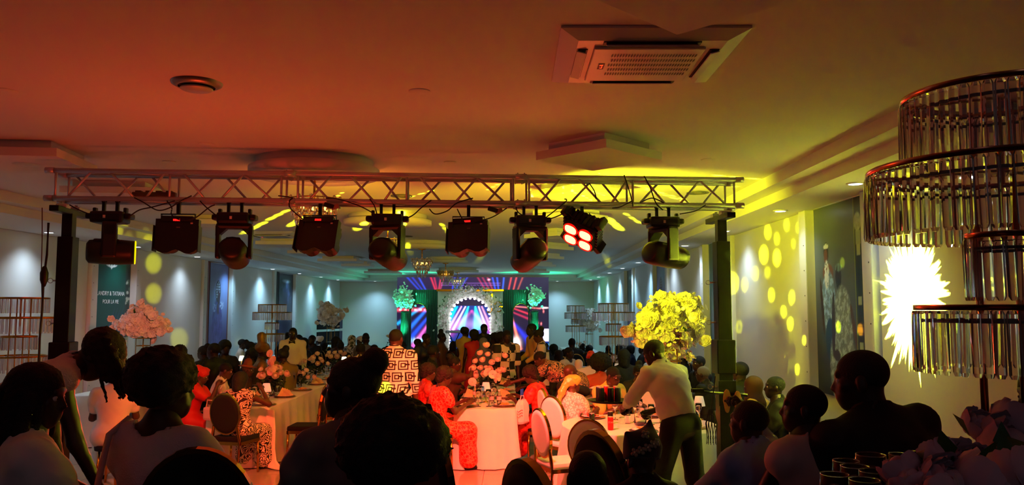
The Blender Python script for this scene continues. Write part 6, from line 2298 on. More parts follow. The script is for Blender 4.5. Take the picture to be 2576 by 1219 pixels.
    if bottom in ('trousers', 'shorts', None):
        G['top'] = sdf_build(tops, cres, neckcut, noise=(wr_, 26) if fine else None)
        if bottom:
            lp = [el(Pv, (.165 * k * w + .016, .125 * k * w + .016, .12 * k), .04, RB)]
            for (hp, kn, an, heel, toe) in leg:
                lp += [rc(hp, kn, .085 * k * w + .014, .056 * k * w + .022, .03), rc(kn, an + (kn - an) * .04, .056 * k * w + .020, .036 * k + .026, .03)]
            G['trousers'] = sdf_build(lp, cres)
    else:
        sk = list(tops)
        if pose == 'sit':
            for (hp, kn, an, heel, toe) in leg:
                sk += [rc(hp, kn, .088 * k * w + .02, .07 * k * w + .03, .09)]
                if bottom == 'gown': sk += [rc(kn, an * np.array((1.15, 1, 0)) + np.array((0, 0, gown_hem + .08)), .075 * k * w + .03, .12, .10)]
                else: sk += [rc(kn, kn + (an - kn) * .35, .07 * k * w + .03, .075 * k * w + .025, .06)]
        else:
            L_ = (Pv[2] - gown_hem - .1) if bottom == 'gown' else .38 * k
            dn = np.array((0, .04, -1.0)); 
            kk_ = .5 if lean > .5 else 1
            sk += [rc(Pv + np.array((-.03, 0, 0)), Pv + np.array((-.06, 0, 0)) + dn * L_, .13 * k * w + .02, .16 * k * w + .02, .08), rc(Pv + np.array((.03, 0, 0)), Pv + np.array((.06, 0, 0)) + dn * L_, .13 * k * w + .02, .16 * k * w + .02, .08)]
        G['dress'] = sdf_build(sk, cres * 1.05, neckcut, noise=(.004, 24) if fine else None)
    sh_ = []
    for (hp, kn, an, heel, toe) in leg: sh_ += [rc(heel, toe, .037 * k, .031 * k, .02), rc(heel - np.array((0, 0, .012)), toe - np.array((0, 0, .0)), .034 * k, .03 * k, .02)]
    shoes = [sdf_build(sh_[i * 2:i * 2 + 2], min(cres, .013)) for i in (0, 1)]
    return body, G, shoes, (hc, Rh_s), dict(nb=nb, chest=chest, up=up, fw=fw2, rt=rt2, sh=(shL, shR), k=k, waist=waist)


def person(label, x, y, rz, z0=0.0, H=1.72, pose='sit', sex='f', look=(0, 0, 0), lean=.05, side=0.0, hands=None, feet=None,
           top='white', bottom='trousers', bmat='blacks', sleeve=1.9, hair='short', hmat=None, skin='d', res=.016, hpose='relax', girth=1.0,
           seat_h=.47, neck=.085, fine=True, extra=None, group=None, twist=0.0, hem=.06, noshoes=False):
    k = H / 1.72
    if hands is None:
        if pose == 'sit': hands = [(-.12 * k, .38 * k, seat_h + .30), (.12 * k, .38 * k, seat_h + .30)]
        else: hands = [(-.24 * k, .08, .78 * k), (.24 * k, .08, .78 * k)]
    if feet is None:
        feet = [(-.12, .50 * k, 0), (.12, .50 * k, 0)] if pose == 'sit' else [(-.11, .05, 0), (.11, .05, 0)]
    body, G, shoes, (hc, Rh), info = person_geo(H, pose, sex, look, lean, side, hands, feet, top, bottom, sleeve, res, hpose, girth, seat_h, neck, fine, twist, hem)
    me = np_mesh('person', body)
    o = obj('person', me, [SK[skin], eye_w, eye_i], None, (x, y, z0), (0, 0, rz))
    tag(o, label, 'person', group)
    nm = {'trousers': 'trousers', 'top': 'shirt', 'dress': 'dress'}
    for g, geo in G.items():
        me = np_mesh(g, [(geo[0], geo[1], 0)])
        obj(nm[g], me, CM[bmat] if g == 'trousers' else CM[top], o)
    if not noshoes:
        for sgeo in shoes: obj('shoe', np_mesh('shoe', [(sgeo[0], sgeo[1], 0)]), shoe_m, o)
    if hair and hair != 'bald':
        V, Q = hair_geo(hair, fine)
        me = np_mesh('hair', [(V @ Rh.T + hc, Q, 0)])
        hn = {'hijab': 'headscarf', 'cap': 'cap', 'fedora': 'hat', 'wrap': 'headwrap', 'gele': 'headwrap', 'tail_scarf': 'headscarf', 'peaked': 'headdress'}.get(hair, 'hair')
        hm = {'b': hair_b, 'g': hair_g, None: hair_m}.get(hmat) or CM.get(hmat, hair_m)
        h = obj(hn, me, hm, o)
        if hair == 'fedora':
            m = MB().lathe([(.091, .066), (.093, .085), (.088, .088), (.086, .066)], 32, c=(0, -.012, 0))
            me = m.mesh('band')
            V = np.array([v.co[:] for v in me.vertices]) @ Rh.T + hc
            me.vertices.foreach_set('co', V.ravel()); obj('hat_band', me, CM['orange'], o)
    o['_'] = 0
    del o['_']
    info.update(hc=hc, Rh=Rh, o=o)
    return info


def ptop(px, py, d):   # head-top point
    return at(px, py, d)


def sit_at(px, py, d, z0=0.0, rz=0.0, lean=.1, side=0.0, seat_h=.47, hair_add=0.0, **kw):
    """size the seated figure so that the crown meets the place seen in the photograph"""
    P = at(px, py, d)
    up = math.cos(lean) * math.cos(side)
    need = P.z - z0 - hair_add
    # crown height = seat + .10k + (.51+.165+.115)k*up
    k = (need - seat_h) / (.10 + (.51 * up + .142 * (.6 * up + .4) + .115))
    k = max(.62, min(1.12, k))
    # the head moves forward with the lean
    off = (.51 * math.sin(lean) + .165 * math.sin(lean) * .6 + .02) * k
    offx = .66 * math.sin(side) * k
    x = P.x + off * math.sin(rz) - offx * math.cos(rz)
    y = d - off * math.cos(rz) - offx * math.sin(rz)
    return person(x=x, y=y, rz=rz, z0=z0, H=1.72 * k, pose='sit', lean=lean, side=side, seat_h=seat_h, **kw), (x, y, k)


def stand_at(px, py, d, z0=0.0, rz=0.0, lean=.0, side=0.0, hair_add=0.0, **kw):
    P = at(px, py, d)
    up = math.cos(lean) * math.cos(side)
    need = P.z - z0 - hair_add
    k = need / (.94 + (.51 * up + .142 * (.6 * up + .4) + .115))
    k = max(.6, min(1.14, k))
    off = (.51 * math.sin(lean) + .165 * math.sin(lean) * .6 + .02) * k
    offx = .66 * math.sin(side) * k
    x = P.x + off * math.sin(rz) - offx * math.cos(rz)
    y = d - off * math.cos(rz) - offx * math.sin(rz)
    return person(x=x, y=y, rz=rz, z0=z0, H=1.72 * k, pose='stand', lean=lean, side=side, **kw), (x, y, k)


PI = math.pi
HP = PI / 2
# rz: 0 faces away from the camera, -pi/2 faces the right wall, +pi/2 the left wall, pi faces the camera
FG = 'black banquet chairs'


def seat_for(r, kind, label, rz, z0=0.0, group=FG):
    x, y, k = r[1]
    chair(kind, x - .03 * math.sin(rz) * -1, y - .03 * math.cos(rz), rz, label, group, z0)


stool_proto = None


def stool(r, label):
    global stool_proto
    x, y, k = r[1]
    if stool_proto is None:
        t = thing('round_stool', label, 'stool', (0, 0, 0), 0, 'stools under the foreground guests')
        MB().lathe([(0, .47), (.17, .47), (.185, .45), (.18, .41), (0, .40)], 28).build('seat', pad_black, t)
        for q in range(4):
            a = q * HP + .78
            MB().tube((.13 * math.cos(a), .13 * math.sin(a), .41), (.17 * math.cos(a), .17 * math.sin(a), 0), .014, 8).build('leg', gold_w, t)
        stool_proto = t; KIDS[t.name] = [(c, []) for c in children(t)]
        t.location = (x, y, PLAT)
    else: dup(stool_proto, (x, y, PLAT), 0, label)


# ---------------------------------------------------------------- foreground, on the platform
r = sit_at(92, 918, 2.85, PLAT, rz=-.9, lean=.05, look=(-.55, -.15, 0), top='white', sleeve=.6, hair='braids', girth=1.12, label='woman in a white short-sleeved top with dark braids, bottom left corner',
           hands=[(-.15, .45, .72), (.15, .42, .74)])
stool(r, 'low stool hidden under the woman with dark braids at the bottom left')
r = stand_at(232, 812, 3.75, PLAT, rz=-.95, lean=.92, look=(-.35, -1.05, 0), top='sequin', sleeve=.0, hair='tumble', hmat='b', bmat='black', neck=.09,
             hands=[(-.25, .45, .55, (0, -1, 0)), (.30, .62, .42, (0, -1, 0))], girth=1.02, label='woman bending over at left, pale sleeveless top, curls falling forward')
r = sit_at(420, 880, 3.15, PLAT, rz=-.35, lean=.04, hair_add=.06, look=(-.75, .0, 0), top='sequin', sleeve=.55, neck=.125, hair='afro', girth=1.0, label='woman with a round afro in an off-shoulder pale lace top',
           hands=[(-.2, .35, .70), (.2, .40, .70)])
stool(r, 'low stool hidden under the woman with the round afro')
Pb = r[0]
# shoulder bag strap
o3 = Pb['o']
st = [Pb['sh'][0] + Pb['up'] * .085, Pb['sh'][0] + Pb['up'] * .03 - Pb['fw'] * .095, Pb['waist'] - Pb['fw'] * .15 - Pb['rt'] * .16]
MB().path([tuple(p) for p in st], .012, 6).build('bag_strap', CM['pinkw'], o3)
r = sit_at(888, 902, 2.95, PLAT, rz=.75, lean=.04, look=(.75, .05, 0), top='grey', sleeve=.6, hair='bun', hair_add=.0, girth=1.05, label='person with gathered hair and pale tee in dark profile facing left',
           hands=[(-.15, .40, .75), (.15, .42, .75)])
stool(r, 'low stool hidden under the dark profile with gathered hair')
r = sit_at(985, 1022, 2.25, PLAT, rz=-.1, lean=.03, hair_add=.06, look=(0, 0, 0), top='purple', sleeve=.6, hair='bigafro', girth=1.0, label='huge dark curls of the person at the bottom middle, nearest the camera', hands=[(-.12, .38, .75), (.25, .2, .80)])
stool(r, 'low stool hidden under the person with the huge dark curls')
r = sit_at(1478, 1140, 2.45, PLAT, rz=.0, lean=.12, look=(0, -.1, 0), top='black', hair='crop', sleeve=1.9, label='round dark head of a child at the bottom edge, right of middle', hpose='relax')
stool(r, 'low stool hidden under the child with a round dark head')
r = sit_at(1612, 1062, 3.0, PLAT, rz=.35, lean=.10, hair_add=.10, look=(.05, -.25, .12), top='black', hair='peaked', hmat='hatblack', sleeve=1.9, label='person in a black peaked headdress set with pearly flowers')
stool(r, 'low stool hidden under the person with the peaked headdress')
Pk = r[0]; ok_ = Pk['o']
pearl = M('hat_pearl', '#d8cba8', .25, .3)
petm = M('hat_petal', '#8a7f6a', .4)
for (ax_, hz_) in [(-.9, .045), (-.55, .055), (-.2, .07), (.15, .09), (.5, .105), (-.3, .14)]:
    c = Pk['hc'] + Pk['Rh'] @ np.array((.102 * math.sin(ax_), -.012 - .102 * math.cos(ax_), hz_))
    nrm = Pk['Rh'] @ np.array((math.sin(ax_), -math.cos(ax_), .1))
    q = Vector(nrm).to_track_quat('Z', 'Y').to_matrix()
    m = MB()
    for kk_ in range(4):
        a = kk_ * HP + .6; m.ell(q @ Vector((.010 * math.cos(a), .010 * math.sin(a), 0)) + Vector(c), (.008, .008, .004), 8, 4, R=q)
    f = m.build('flower_stud', petm, ok_)
    MB().ell(c + nrm * .004, (.0045, .0045, .0045), 8, 6).build('pearl', pearl, f)
r = sit_at(1885, 1012, 3.35, PLAT, rz=.5, lean=.02, look=(.3, 0, 0), top='bluesh', bmat='navy', sleeve=1.9, hair='crop', label='boy in a light blue shirt lifting his right hand, bottom right of the tower',
           hands=[(-.12, .35, .62), (.16, .22, 1.06, (1, 0, -1))], hpose='grip')
stool(r, 'low stool hidden under the boy in the light blue shirt')
r = sit_at(2024, 966, 3.15, PLAT, rz=.45, lean=.02, look=(.75, 0, 0), top='pinkw', bottom='gown', sleeve=.12, neck=.10, hair='crop', label='child in a pinkish sleeveless dress with a deep back, facing left')
stool(r, 'low stool hidden under the child in the pinkish dress')
r = sit_at(2168, 882, 3.15, PLAT, rz=.35, lean=.12, side=-.10, look=(.75, -.12, 0), top='black', sex='m', girth=1.35, sleeve=1.95, hair='crop', label='large man in black with close-cropped hair before the couple banner')
stool(r, 'low stool hidden under the large man in black')
r = sit_at(2628, 925, 2.75, PLAT, rz=1.2, lean=.05, look=(.35, 0, 0), top='black', sex='f', sleeve=1.9, hair='bob', label='dark face profile just entering at the right edge')

# ---------------------------------------------------------------- middle tables, in the red and yellow light
r = sit_at(292, 918, 9.6, rz=.35, lean=.15, look=(.1, 0, 0), top='white', bottom='gown', sleeve=.6, hair='curly', hmat='b', skin='m', girth=1.1, label='woman seen from behind in a glowing white blouse with red trim, left')
x_, y_, k_ = r[1]
dup(stool_proto, (x_, y_, 0), 0, 'low stool hidden under the glowing white blouse')
m = MB(); i_ = r[0]
hem_c = i_['waist'] - i_['up'] * .10
r = sit_at(505, 924, 10.9, rz=-1.35, lean=.20, look=(-.1, -.35, 0), top='red', bottom='gown', sleeve=.6, hair='wrap', hmat='red', skin='m', label='woman in a red headwrap looking at a phone, left table',
           hands=[(-.05, .34, 1.0), (.10, .36, 1.02)], hpose='grip')
i_ = r[0]
seat_for(r, 'b', 'chair under the woman in the red headwrap', -1.35)
x_, y_, k_ = r[1]
ph = Matrix.Rotation(-1.35, 4, 'Z') @ Vector((.03, .43, 1.03)) + Vector((x_, y_, 0))
t = thing('phone', 'pale mobile phone held by the woman in the red headwrap', 'phone', ph, -1.35)
MB().box((0, 0, 0), (.075, .009, .15), rx=-.5, bev=.003).build('body', china, t)
MB().box((0, -.0055, -.003), (.068, .001, .135), rx=-.5).build('screen', M('phone_screen', '#101418', .1), t)
r = sit_at(566, 912, 11.4, rz=-1.3, lean=.22, look=(0, -.3, 0), top='white', sex='m', sleeve=1.95, hair='crop', skin='m', label='man in a white shirt and dark tie leaning over the left table', hands=[(-.1, .42, .86), (.1, .42, .86)])
seat_for(r, 'b', 'chair under the man in the white shirt and tie', -1.3)
i_ = r[0]
c = i_['chest'] + i_['fw'] * .13
MB().prism([(-.012, .14), (.012, .14), (.03, -.12), (0, -.16), (-.03, -.12)], -.004, .004, 'Y').build('necktie', CM['black'], i_['o'], loc=c, rot=(-.22, 0, 0))
r = sit_at(622, 905, 12.3, rz=-1.5, lean=.15, hair_add=.05, look=(0, -.15, 0), top='brown', sex='m', sleeve=1.9, hair='fedora', hmat='hatfelt', skin='m', label='person in a rust brown brimmed hat with an orange band')
seat_for(r, 'b', 'chair under the person in the brimmed hat', -1.5)
r = sit_at(606, 936, 10.15, rz=-.25, lean=.05, look=(-.2, -.1, 0), top='scroll', bottom='gown', sleeve=0, hair='bob', neck=.10, girth=1.1, skin='m', label='woman from behind in a cream dress with dark scroll print',
           hands=[(-.12, .34, .82), (.20, .22, 1.02, (1, 0, -1))], hem=.05)
seat_for(r, 'g', 'dark seated chair under the scroll print dress', -.25)
r = stand_at(996, 828, 10.0, rz=-.18, lean=.06, look=(-.15, -.05, 0), top='maze', bottom='trousers', bmat='blacks', sex='m', sleeve=1.5, hair='crop', skin='m', girth=1.12, neck=.07,
             label='man standing with his back turned in a cream and black key-patterned shirt', hands=[(-.26, .05, .82), (.26, .12, .84)])
r = sit_at(1116, 926, 10.35, rz=-1.15, lean=.18, look=(-.05, -.3, 0), top='redlace', bottom='gown', sleeve=.55, hair='curly', hmat='b', skin='m', girth=1.12, neck=.12,
           hands=[(-.05, .42, .85), (.12, .42, .84)], label='woman in a bright red puff-sleeved lace gown at the near left of the middle table')
seat_for(r, 'b', 'chair under the bright red lace gown', -1.15)
r = sit_at(1078, 918, 11.1, rz=-1.2, lean=.12, look=(-.3, -.1, 0), top='redfloral', bottom='gown', sleeve=.6, hair='curly', hmat='b', skin='m', label='woman with curly hair in a red print dress behind the red lace gown')
seat_for(r, 'b', 'chair under the red print dress at left', -1.2)
r = sit_at(1143, 896, 12.1, rz=-1.4, lean=.1, look=(-.2, -.1, 0), top='brown', sleeve=.6, hair='bun', skin='m', label='dim seated person with an arm raised, left side of the middle table', hands=[(-.1, .4, .85), (.15, .35, 1.25, (1, 0, -1))])
r = sit_at(1092, 868, 13.4, rz=-1.4, lean=.05, look=(.4, 0, 0), top='black', sleeve=.6, hair='short', skin='d', label='dark-haired person between the striped shirt man and the middle bouquet')
r = sit_at(1338, 922, 10.9, rz=1.2, lean=.30, look=(.1, -.45, 0), top='redfloral', bottom='gown', sleeve=.55, hair='curly', hmat='b', skin='m', girth=1.15, neck=.11,
           hands=[(-.12, .42, .84), (.1, .4, .84)], label='woman in dark red print bending forward at the right of the middle table')
seat_for(r, 'b', 'chair under the dark red print dress at right', 1.2)
r = stand_at(1362, 880, 11.9, rz=1.25, lean=1.0, look=(.1, -.6, 0), top='leafp', bottom='gown', sleeve=.6, hair='crop', skin='m', girth=1.15, hands=[(-.35, .95, .95, (0, 0, -1)), (.0, .8, .9, (0, 0, -1))],
             label='bare-headed woman in a leaf print leaning low with an arm reaching left')
r = sit_at(1395, 905, 13.0, rz=1.3, lean=.2, look=(0, -.2, 0), top='brown', sleeve=.6, hair='short', skin='m', label='dim seated person in brown right of the middle bouquet')
r = sit_at(1440, 938, 9.75, rz=-.85, lean=.08, hair_add=.03, look=(-.35, -.1, 0), top='lacewhite', bottom='gown', sleeve=.6, hair='tail_scarf', hmat='green_y', skin='m', neck=.10,
           label='woman in white lace with a shiny long-tailed headscarf', hands=[(-.1, .38, .82), (.1, .38, .82)])
seat_for(r, 'w', 'white chair under the woman with the shiny headscarf', -.85, group='white banquet chairs')
r = sit_at(1434, 916, 10.5, rz=-1.3, lean=.12, look=(.1, -.1, 0), top='black', sex='m', sleeve=.7, hair='bald', skin='m', girth=1.1, hands=[(-.05, .35, .80), (.02, .62, .98, (0, 0, -1))], hpose='grip',
           label='bald man in a black shirt reaching across toward the tray')
seat_for(r, 'w', 'white chair under the bald man in black', -1.3, group='white banquet chairs')
r = sit_at(1540, 921, 10.15, rz=-2.35, lean=.22, look=(-.05, -.35, 0), top='yellow', sex='m', sleeve=.8, hair='crop', skin='m', girth=1.3, label='man in a bright yellow shirt and glasses bending over his plate',
           hands=[(-.1, .38, .84), (.12, .36, .84)])
seat_for(r, 'w', 'white chair under the man in the bright yellow shirt', -2.35, group='white banquet chairs')
i_ = r[0]
gm = MB()
for sx_ in (-1, 1): gm.path([tuple(i_['Rh'] @ np.array((sx_ * .034 + .026 * math.cos(a * .5236), .100, .012 + .019 * math.sin(a * .5236))) + i_['hc']) for a in range(12)], .0026, 5, True)
for sx_ in (-1, 1): gm.path([tuple(i_['Rh'] @ np.array(p) + i_['hc']) for p in ((sx_ * .060, .100, .014), (sx_ * .078, .05, .014), (sx_ * .08, -.01, .01))], .0025, 5)
gm.build('glasses', black_pl, i_['o'])
r = sit_at(1508, 892, 11.8, rz=.3, lean=.05, hair_add=.05, look=(0, 0, 0), top='orange', sleeve=.6, hair='bigafro', skin='m', label='person with a very wide dark afro behind the man in yellow')
r = sit_at(1568, 880, 12.9, rz=.2, lean=.05, look=(-.2, 0, 0), top='black', sleeve=1.9, hair='bob', skin='d', label='person with smooth dark hair under the nearer crystal stand')
r = sit_at(1607, 916, 11.0, rz=PI - .2, lean=.12, look=(.0, -.30, 0), top='black', sleeve=.6, hair='bun', skin='m', label='young woman with tied-back hair facing the camera behind the can tray')
seat_for(r, 'w', 'white chair under the young woman behind the tray', PI - .2, group='white banquet chairs')
# the waiter with the tray
r = stand_at(1652, 852, 7.55, rz=.62, lean=.42, look=(.35, -.45, 0), top='white', bottom='trousers', bmat='blacks', sex='m', sleeve=1.55, hair='crop', skin='d', girth=1.08, neck=.062,
             feet=[(-.14, .12, 0), (.14, -.12, 0)], hands=[(-.12, .62, 1.10, (-1, -.5, -.6)), (.14, .50, 1.06, (.8, -.6, -.6))], hpose='grip', label='waiter in a white shirt leaning over the round table with a tray of cans')
x_, y_, k_ = r[1]
i_ = r[0]
MB().lathe([(.168, 0), (.172, .04), (.160, .04), (.158, 0)], 32, sy=.8).build('belt', black_pl, i_['o'], loc=i_['waist'] - i_['up'] * .155, rot=(-.42, 0, 0))
tp_ = Matrix.Rotation(.62, 4, 'Z') @ Vector((-.14, .80, 1.14)) + Vector((x_, y_, 0))
t = thing('serving_tray', 'dark tray held by the waiter in the white shirt', 'tray', tp_, .62)
MB().lathe([(0, 0), (.19, 0), (.21, .02), (.205, .022), (.188, .006), (0, .006)], 36).build('tray', black_pl, t)
for k, (dx, dy, col, lb) in enumerate([(-.12, -.02, '#2c3a3a', 'dark green can, left on the waiter tray'), (-.05, -.08, '#1d1a1e', 'dark can in front on the waiter tray'), (.02, -.10, '#33333a', 'grey banded can in front on the waiter tray'),
                                       (.09, .0, '#c01c1c', 'red-topped can at the back of the waiter tray'), (.03, .07, '#b01a1a', 'second red-topped can on the waiter tray'), (-.07, .07, '#26302c', 'dark can at the back left of the tray')]):
    c_ = Matrix.Rotation(.62, 4, 'Z') @ Vector((dx, dy, .0065)) + tp_
    can(c_.x, c_.y, c_.z, lb, col)
    can_o = [o for o in bpy.data.objects if o.name.startswith('drink_can')][-1]
r = sit_at(1757, 896, 12.2, rz=1.9, lean=.05, look=(0, 0, 0), top='black', sex='m', sleeve=1.9, hair='short', skin='m', label='man in glasses seen right of the yellow blossoms')
r = sit_at(1768, 922, 11.0, rz=1.0, lean=.1, look=(0, -.1, 0), top='black', sex='m', sleeve=1.9, hair='short', hmat='g', skin='m', label='grey-haired man in black left of the right tower')
seat_for(r, 'b', 'chair under the grey-haired man', 1.0)
r = sit_at(1862, 910, 9.6, rz=.3, lean=.05, look=(.2, 0, 0), top='black', sleeve=.6, hair='short', label='dark-haired person just right of the right tower')
r = sit_at(1893, 948, 8.6, rz=.8, lean=.08, look=(0, 0, 0), top='yellow', sleeve=1.5, hair='hijab', hmat='brown', label='person in a brown headscarf and lime-lit shirt')  # lime light on a white shirt put into the yellow cloth colour
seat_for(r, 'b', 'chair under the person in the brown headscarf', .8)
r = sit_at(1948, 946, 8.3, rz=1.3, lean=.05, look=(.1, 0, 0), top='black', sleeve=.6, hair='crop', label='short-haired child in profile before the white wall')
seat_for(r, 'b', 'chair under the short-haired child in profile', 1.3)

# ---------------------------------------------------------------- the dance floor
DF = dict(fine=False, res=.024)
stand_at(1072, 838, 15.2, rz=-2.2, lean=.25, look=(0, -.2, 0), top='navy', bottom='gown', sleeve=.6, hair='short', girth=1.15, hands=[(-.3, .25, .80), (.2, .3, .9)], label='broad woman in a navy dress bending, one arm lit yellow', **DF)
stand_at(1112, 836, 17.0, rz=-1.6, top='brown', bottom='gown', sleeve=1.9, hair='topknot', look=(0, 0, 0), label='woman in brown lace with a flower in her hair', **DF)
stand_at(1052, 852, 16.5, rz=-1.2, top='black', sleeve=1.9, sex='m', hair='short', label='dark man left of the woman in navy', **DF)
stand_at(1170, 824, 17.2, rz=-.6, top='yelldress', bottom='gown', sleeve=.3, hair='wrap', hmat='black', side=-.05, girth=.95, label='woman in a pale yellow satin dress on the dance floor', **DF)
stand_at(1192, 832, 16.4, rz=.4, top='red', bottom='gown', sleeve=0, hair='curly', girth=1.0, label='woman in a red dress beside the yellow satin dress', **DF)
stand_at(1218, 815, 18.2, rz=-2.8, top='black', sex='m', sleeve=1.9, hair='short', label='tall man in dark clothes before the lit arch', **DF)
stand_at(1243, 840, 16.8, rz=1.4, top='brown', bottom='gown', sleeve=.6, hair='curly', label='woman with a wide dark hat of hair right of the red dress', **DF)
stand_at(1215, 850, 15.6, rz=.9, top='grey', bottom='gown', sleeve=.6, hair='hijab', hmat='grey', label='woman in a grey headscarf near the middle of the dance floor', **DF)
stand_at(1276, 830, 13.9, rz=-2.6, lean=.08, top='blocks', bottom='trousers', sex='m', sleeve=.9, hair='short', girth=1.12, look=(-.3, -.2, 0), label='man in a black shirt with pale block prints', **DF)
stand_at(1262, 838, 15.8, rz=-2.0, top='black', sleeve=1.9, hair='curly', label='dark figure behind the block print shirt', **DF)
stand_at(1336, 814, 16.0, rz=1.9, lean=.15, top='yellow', bottom='trousers', sex='m', sleeve=1.9, hair='short', label='man with a dark vest over yellow-lit sleeves', hands=[(-.2, .3, 1.0), (.2, .3, 1.0)], **DF)
stand_at(1357, 828, 14.2, rz=1.5, lean=.12, top='blocks', bottom='gown', sleeve=.5, hair='bun', skin='m', look=(0, -.3, 0), label='woman with tied-up hair in a block print dress looking down', **DF)
rw = stand_at(737, 824, 15.4, rz=PI + .1, top='cream', bottom='trousers', sex='m', sleeve=1.9, hair='crop', skin='d', neck=.06, label='waiter in a cream shirt and black bow tie standing at left', res=.018)
i_ = rw[0]
c = i_['nb'] + i_['fw'] * .09 - i_['up'] * .02
m = MB()
m.prism([(0, 0), (.055, .03), (.06, -.03)], -.012, .012, 'Y'); m.prism([(0, 0), (-.06, -.03), (-.055, .03)], -.012, .012, 'Y'); m.box((0, 0, 0), (.02, .03, .02))
m.build('bow_tie', CM['black'], i_['o'], loc=c)
sit_at(664, 826, 13.6, rz=-1.2, hair_add=.17, lean=.05, look=(0, -.05, 0), top='gold', bottom='gown', sleeve=1.5, hair='gele', hmat='gold', girth=1.2, label='woman in a tall gold brocade headwrap at the left table', res=.02, fine=False)
sit_at(712, 876, 12.9, rz=.9, lean=.12, look=(0, -.1, 0), top='gold', bottom='gown', sleeve=1.2, hair='bun', label='woman with curled pinned hair below the gold headwrap', **DF)
sit_at(690, 908, 12.6, rz=1.2, lean=.1, look=(0, -.1, 0), top='brown', sleeve=.6, hair='hijab', hmat='gold', label='person in a bronze cap of cloth behind the left roses', **DF)
sit_at(1455, 905, 13.6, rz=.4, lean=.15, look=(-.3, -.1, 0), top='white', sleeve=1.9, hair='hijab', hmat='white', label='person draped in white behind the bald man', **DF)
sit_at(1486, 886, 13.2, rz=.2, lean=.05, hair_add=.02, look=(-.2, 0, 0), top='white', sex='m', sleeve=1.9, hair='cap', hmat='redfloral', label='man in a red patterned cap and white shirt', **DF)

# ---------------------------------------------------------------- seated crowd in the dim rear of the hall: eight figures modelled, then copied
base = []
spec = [('m', 'black', 'short', None, 0.05), ('f', 'navy', 'curly', None, .1), ('f', 'white', 'wrap', 'white', .05), ('m', 'white', 'short', None, .1),
        ('f', 'black', 'bun', None, .08), ('f', 'floralw', 'hijab', 'floralw', .05), ('m', 'grey', 'cap', 'black', .05), ('f', 'brown', 'long', None, .1)]
crowd = [
    (452, 872, 14.0, 1), (480, 880, 15.0, 7), (520, 868, 16.2, 4), (545, 862, 15.6, 0), (562, 858, 18.5, 1), (580, 868, 14.8, 3), (602, 852, 17.6, 3), (622, 858, 16.6, 4), (640, 862, 18.4, 7),
    (706, 860, 19.0, 0), (722, 838, 20.0, 4), (754, 842, 21.0, 7), (770, 852, 18.2, 1), (788, 842, 19.6, 0), (806, 846, 22.0, 2), (815, 862, 17.4, 1), (838, 846, 18.6, 7), (856, 858, 17.0, 4),
    (882, 843, 18.0, 5), (908, 846, 20.4, 2), (920, 842, 22.0, 6), (905, 862, 17.2, 3), (938, 866, 18.8, 0), (972, 872, 19.2, 4),
    (1396, 868, 17.6, 1), (1412, 880, 16.4, 7), (1440, 850, 18.0, 0), (1466, 866, 19.2, 4), (1478, 878, 17.0, 1), (1424, 872, 20.2, 3), (1552, 866, 18.4, 7), (1572, 862, 20.4, 2), (1592, 870, 17.4, 1),
    (1604, 880, 16.0, 0), (1622, 866, 19.0, 4), (1375, 862, 20.8, 0), (1700, 880, 15.4, 1), (1726, 886, 14.6, 0), (1138, 858, 19.5, 7), (1160, 872, 14.8, 0), (1290, 866, 19.0, 3), (1240, 872, 14.4, 1),
    (1020, 872, 17.6, 7), (1648, 884, 14.8, 3), (556, 880, 13.6, 7), (640, 880, 14.6, 1), (1310, 884, 14.2, 7), (1012, 862, 20.4, 6),
    (352, 895, 12.0, 7), (430, 866, 17.0, 6), (1530, 872, 16.0, 6)]
names8 = ['man in dark clothes with short hair', 'woman in navy with curly hair', 'woman in white with a white headwrap', 'man in a white shirt', 'woman in black with pinned hair',
          'woman draped in a pale print scarf', 'man in grey with a dark cap', 'woman in brown with long hair']
near_what = lambda px: ('by the left wall banner' if px < 560 else 'beyond the left table' if px < 700 else 'near the bow-tied waiter' if px < 780 else 'below the loudspeakers' if px < 870 else
                        'left of the key-patterned shirt' if px < 980 else 'left of the dance floor' if px < 1150 else 'right of the middle bouquet' if px < 1380 else
                        'under the farther crystal stand' if px < 1500 else 'under the nearer crystal stand' if px < 1640 else 'under the yellow blossoms')
rg = random.Random(21)
TABR = [(-3.95, -3.15, 10.5, 17.2), (-.735, .04, 10.4, 15.6), (-4.3, -3.42, 20.7, 26.0), (-6.6, -5.7, 12.0, 18.5), (1.5, 2.4, 12.6, 18.0), (1.6, 2.6, 20.5, 27.0), (-6.6, -5.6, 21.0, 28.5)]
PLACED = [(o.location.x, o.location.y) for o in bpy.data.objects if o.name.startswith(('person', 'crystal_stand'))]
first = {}
cnt = {}
used_lab = set()
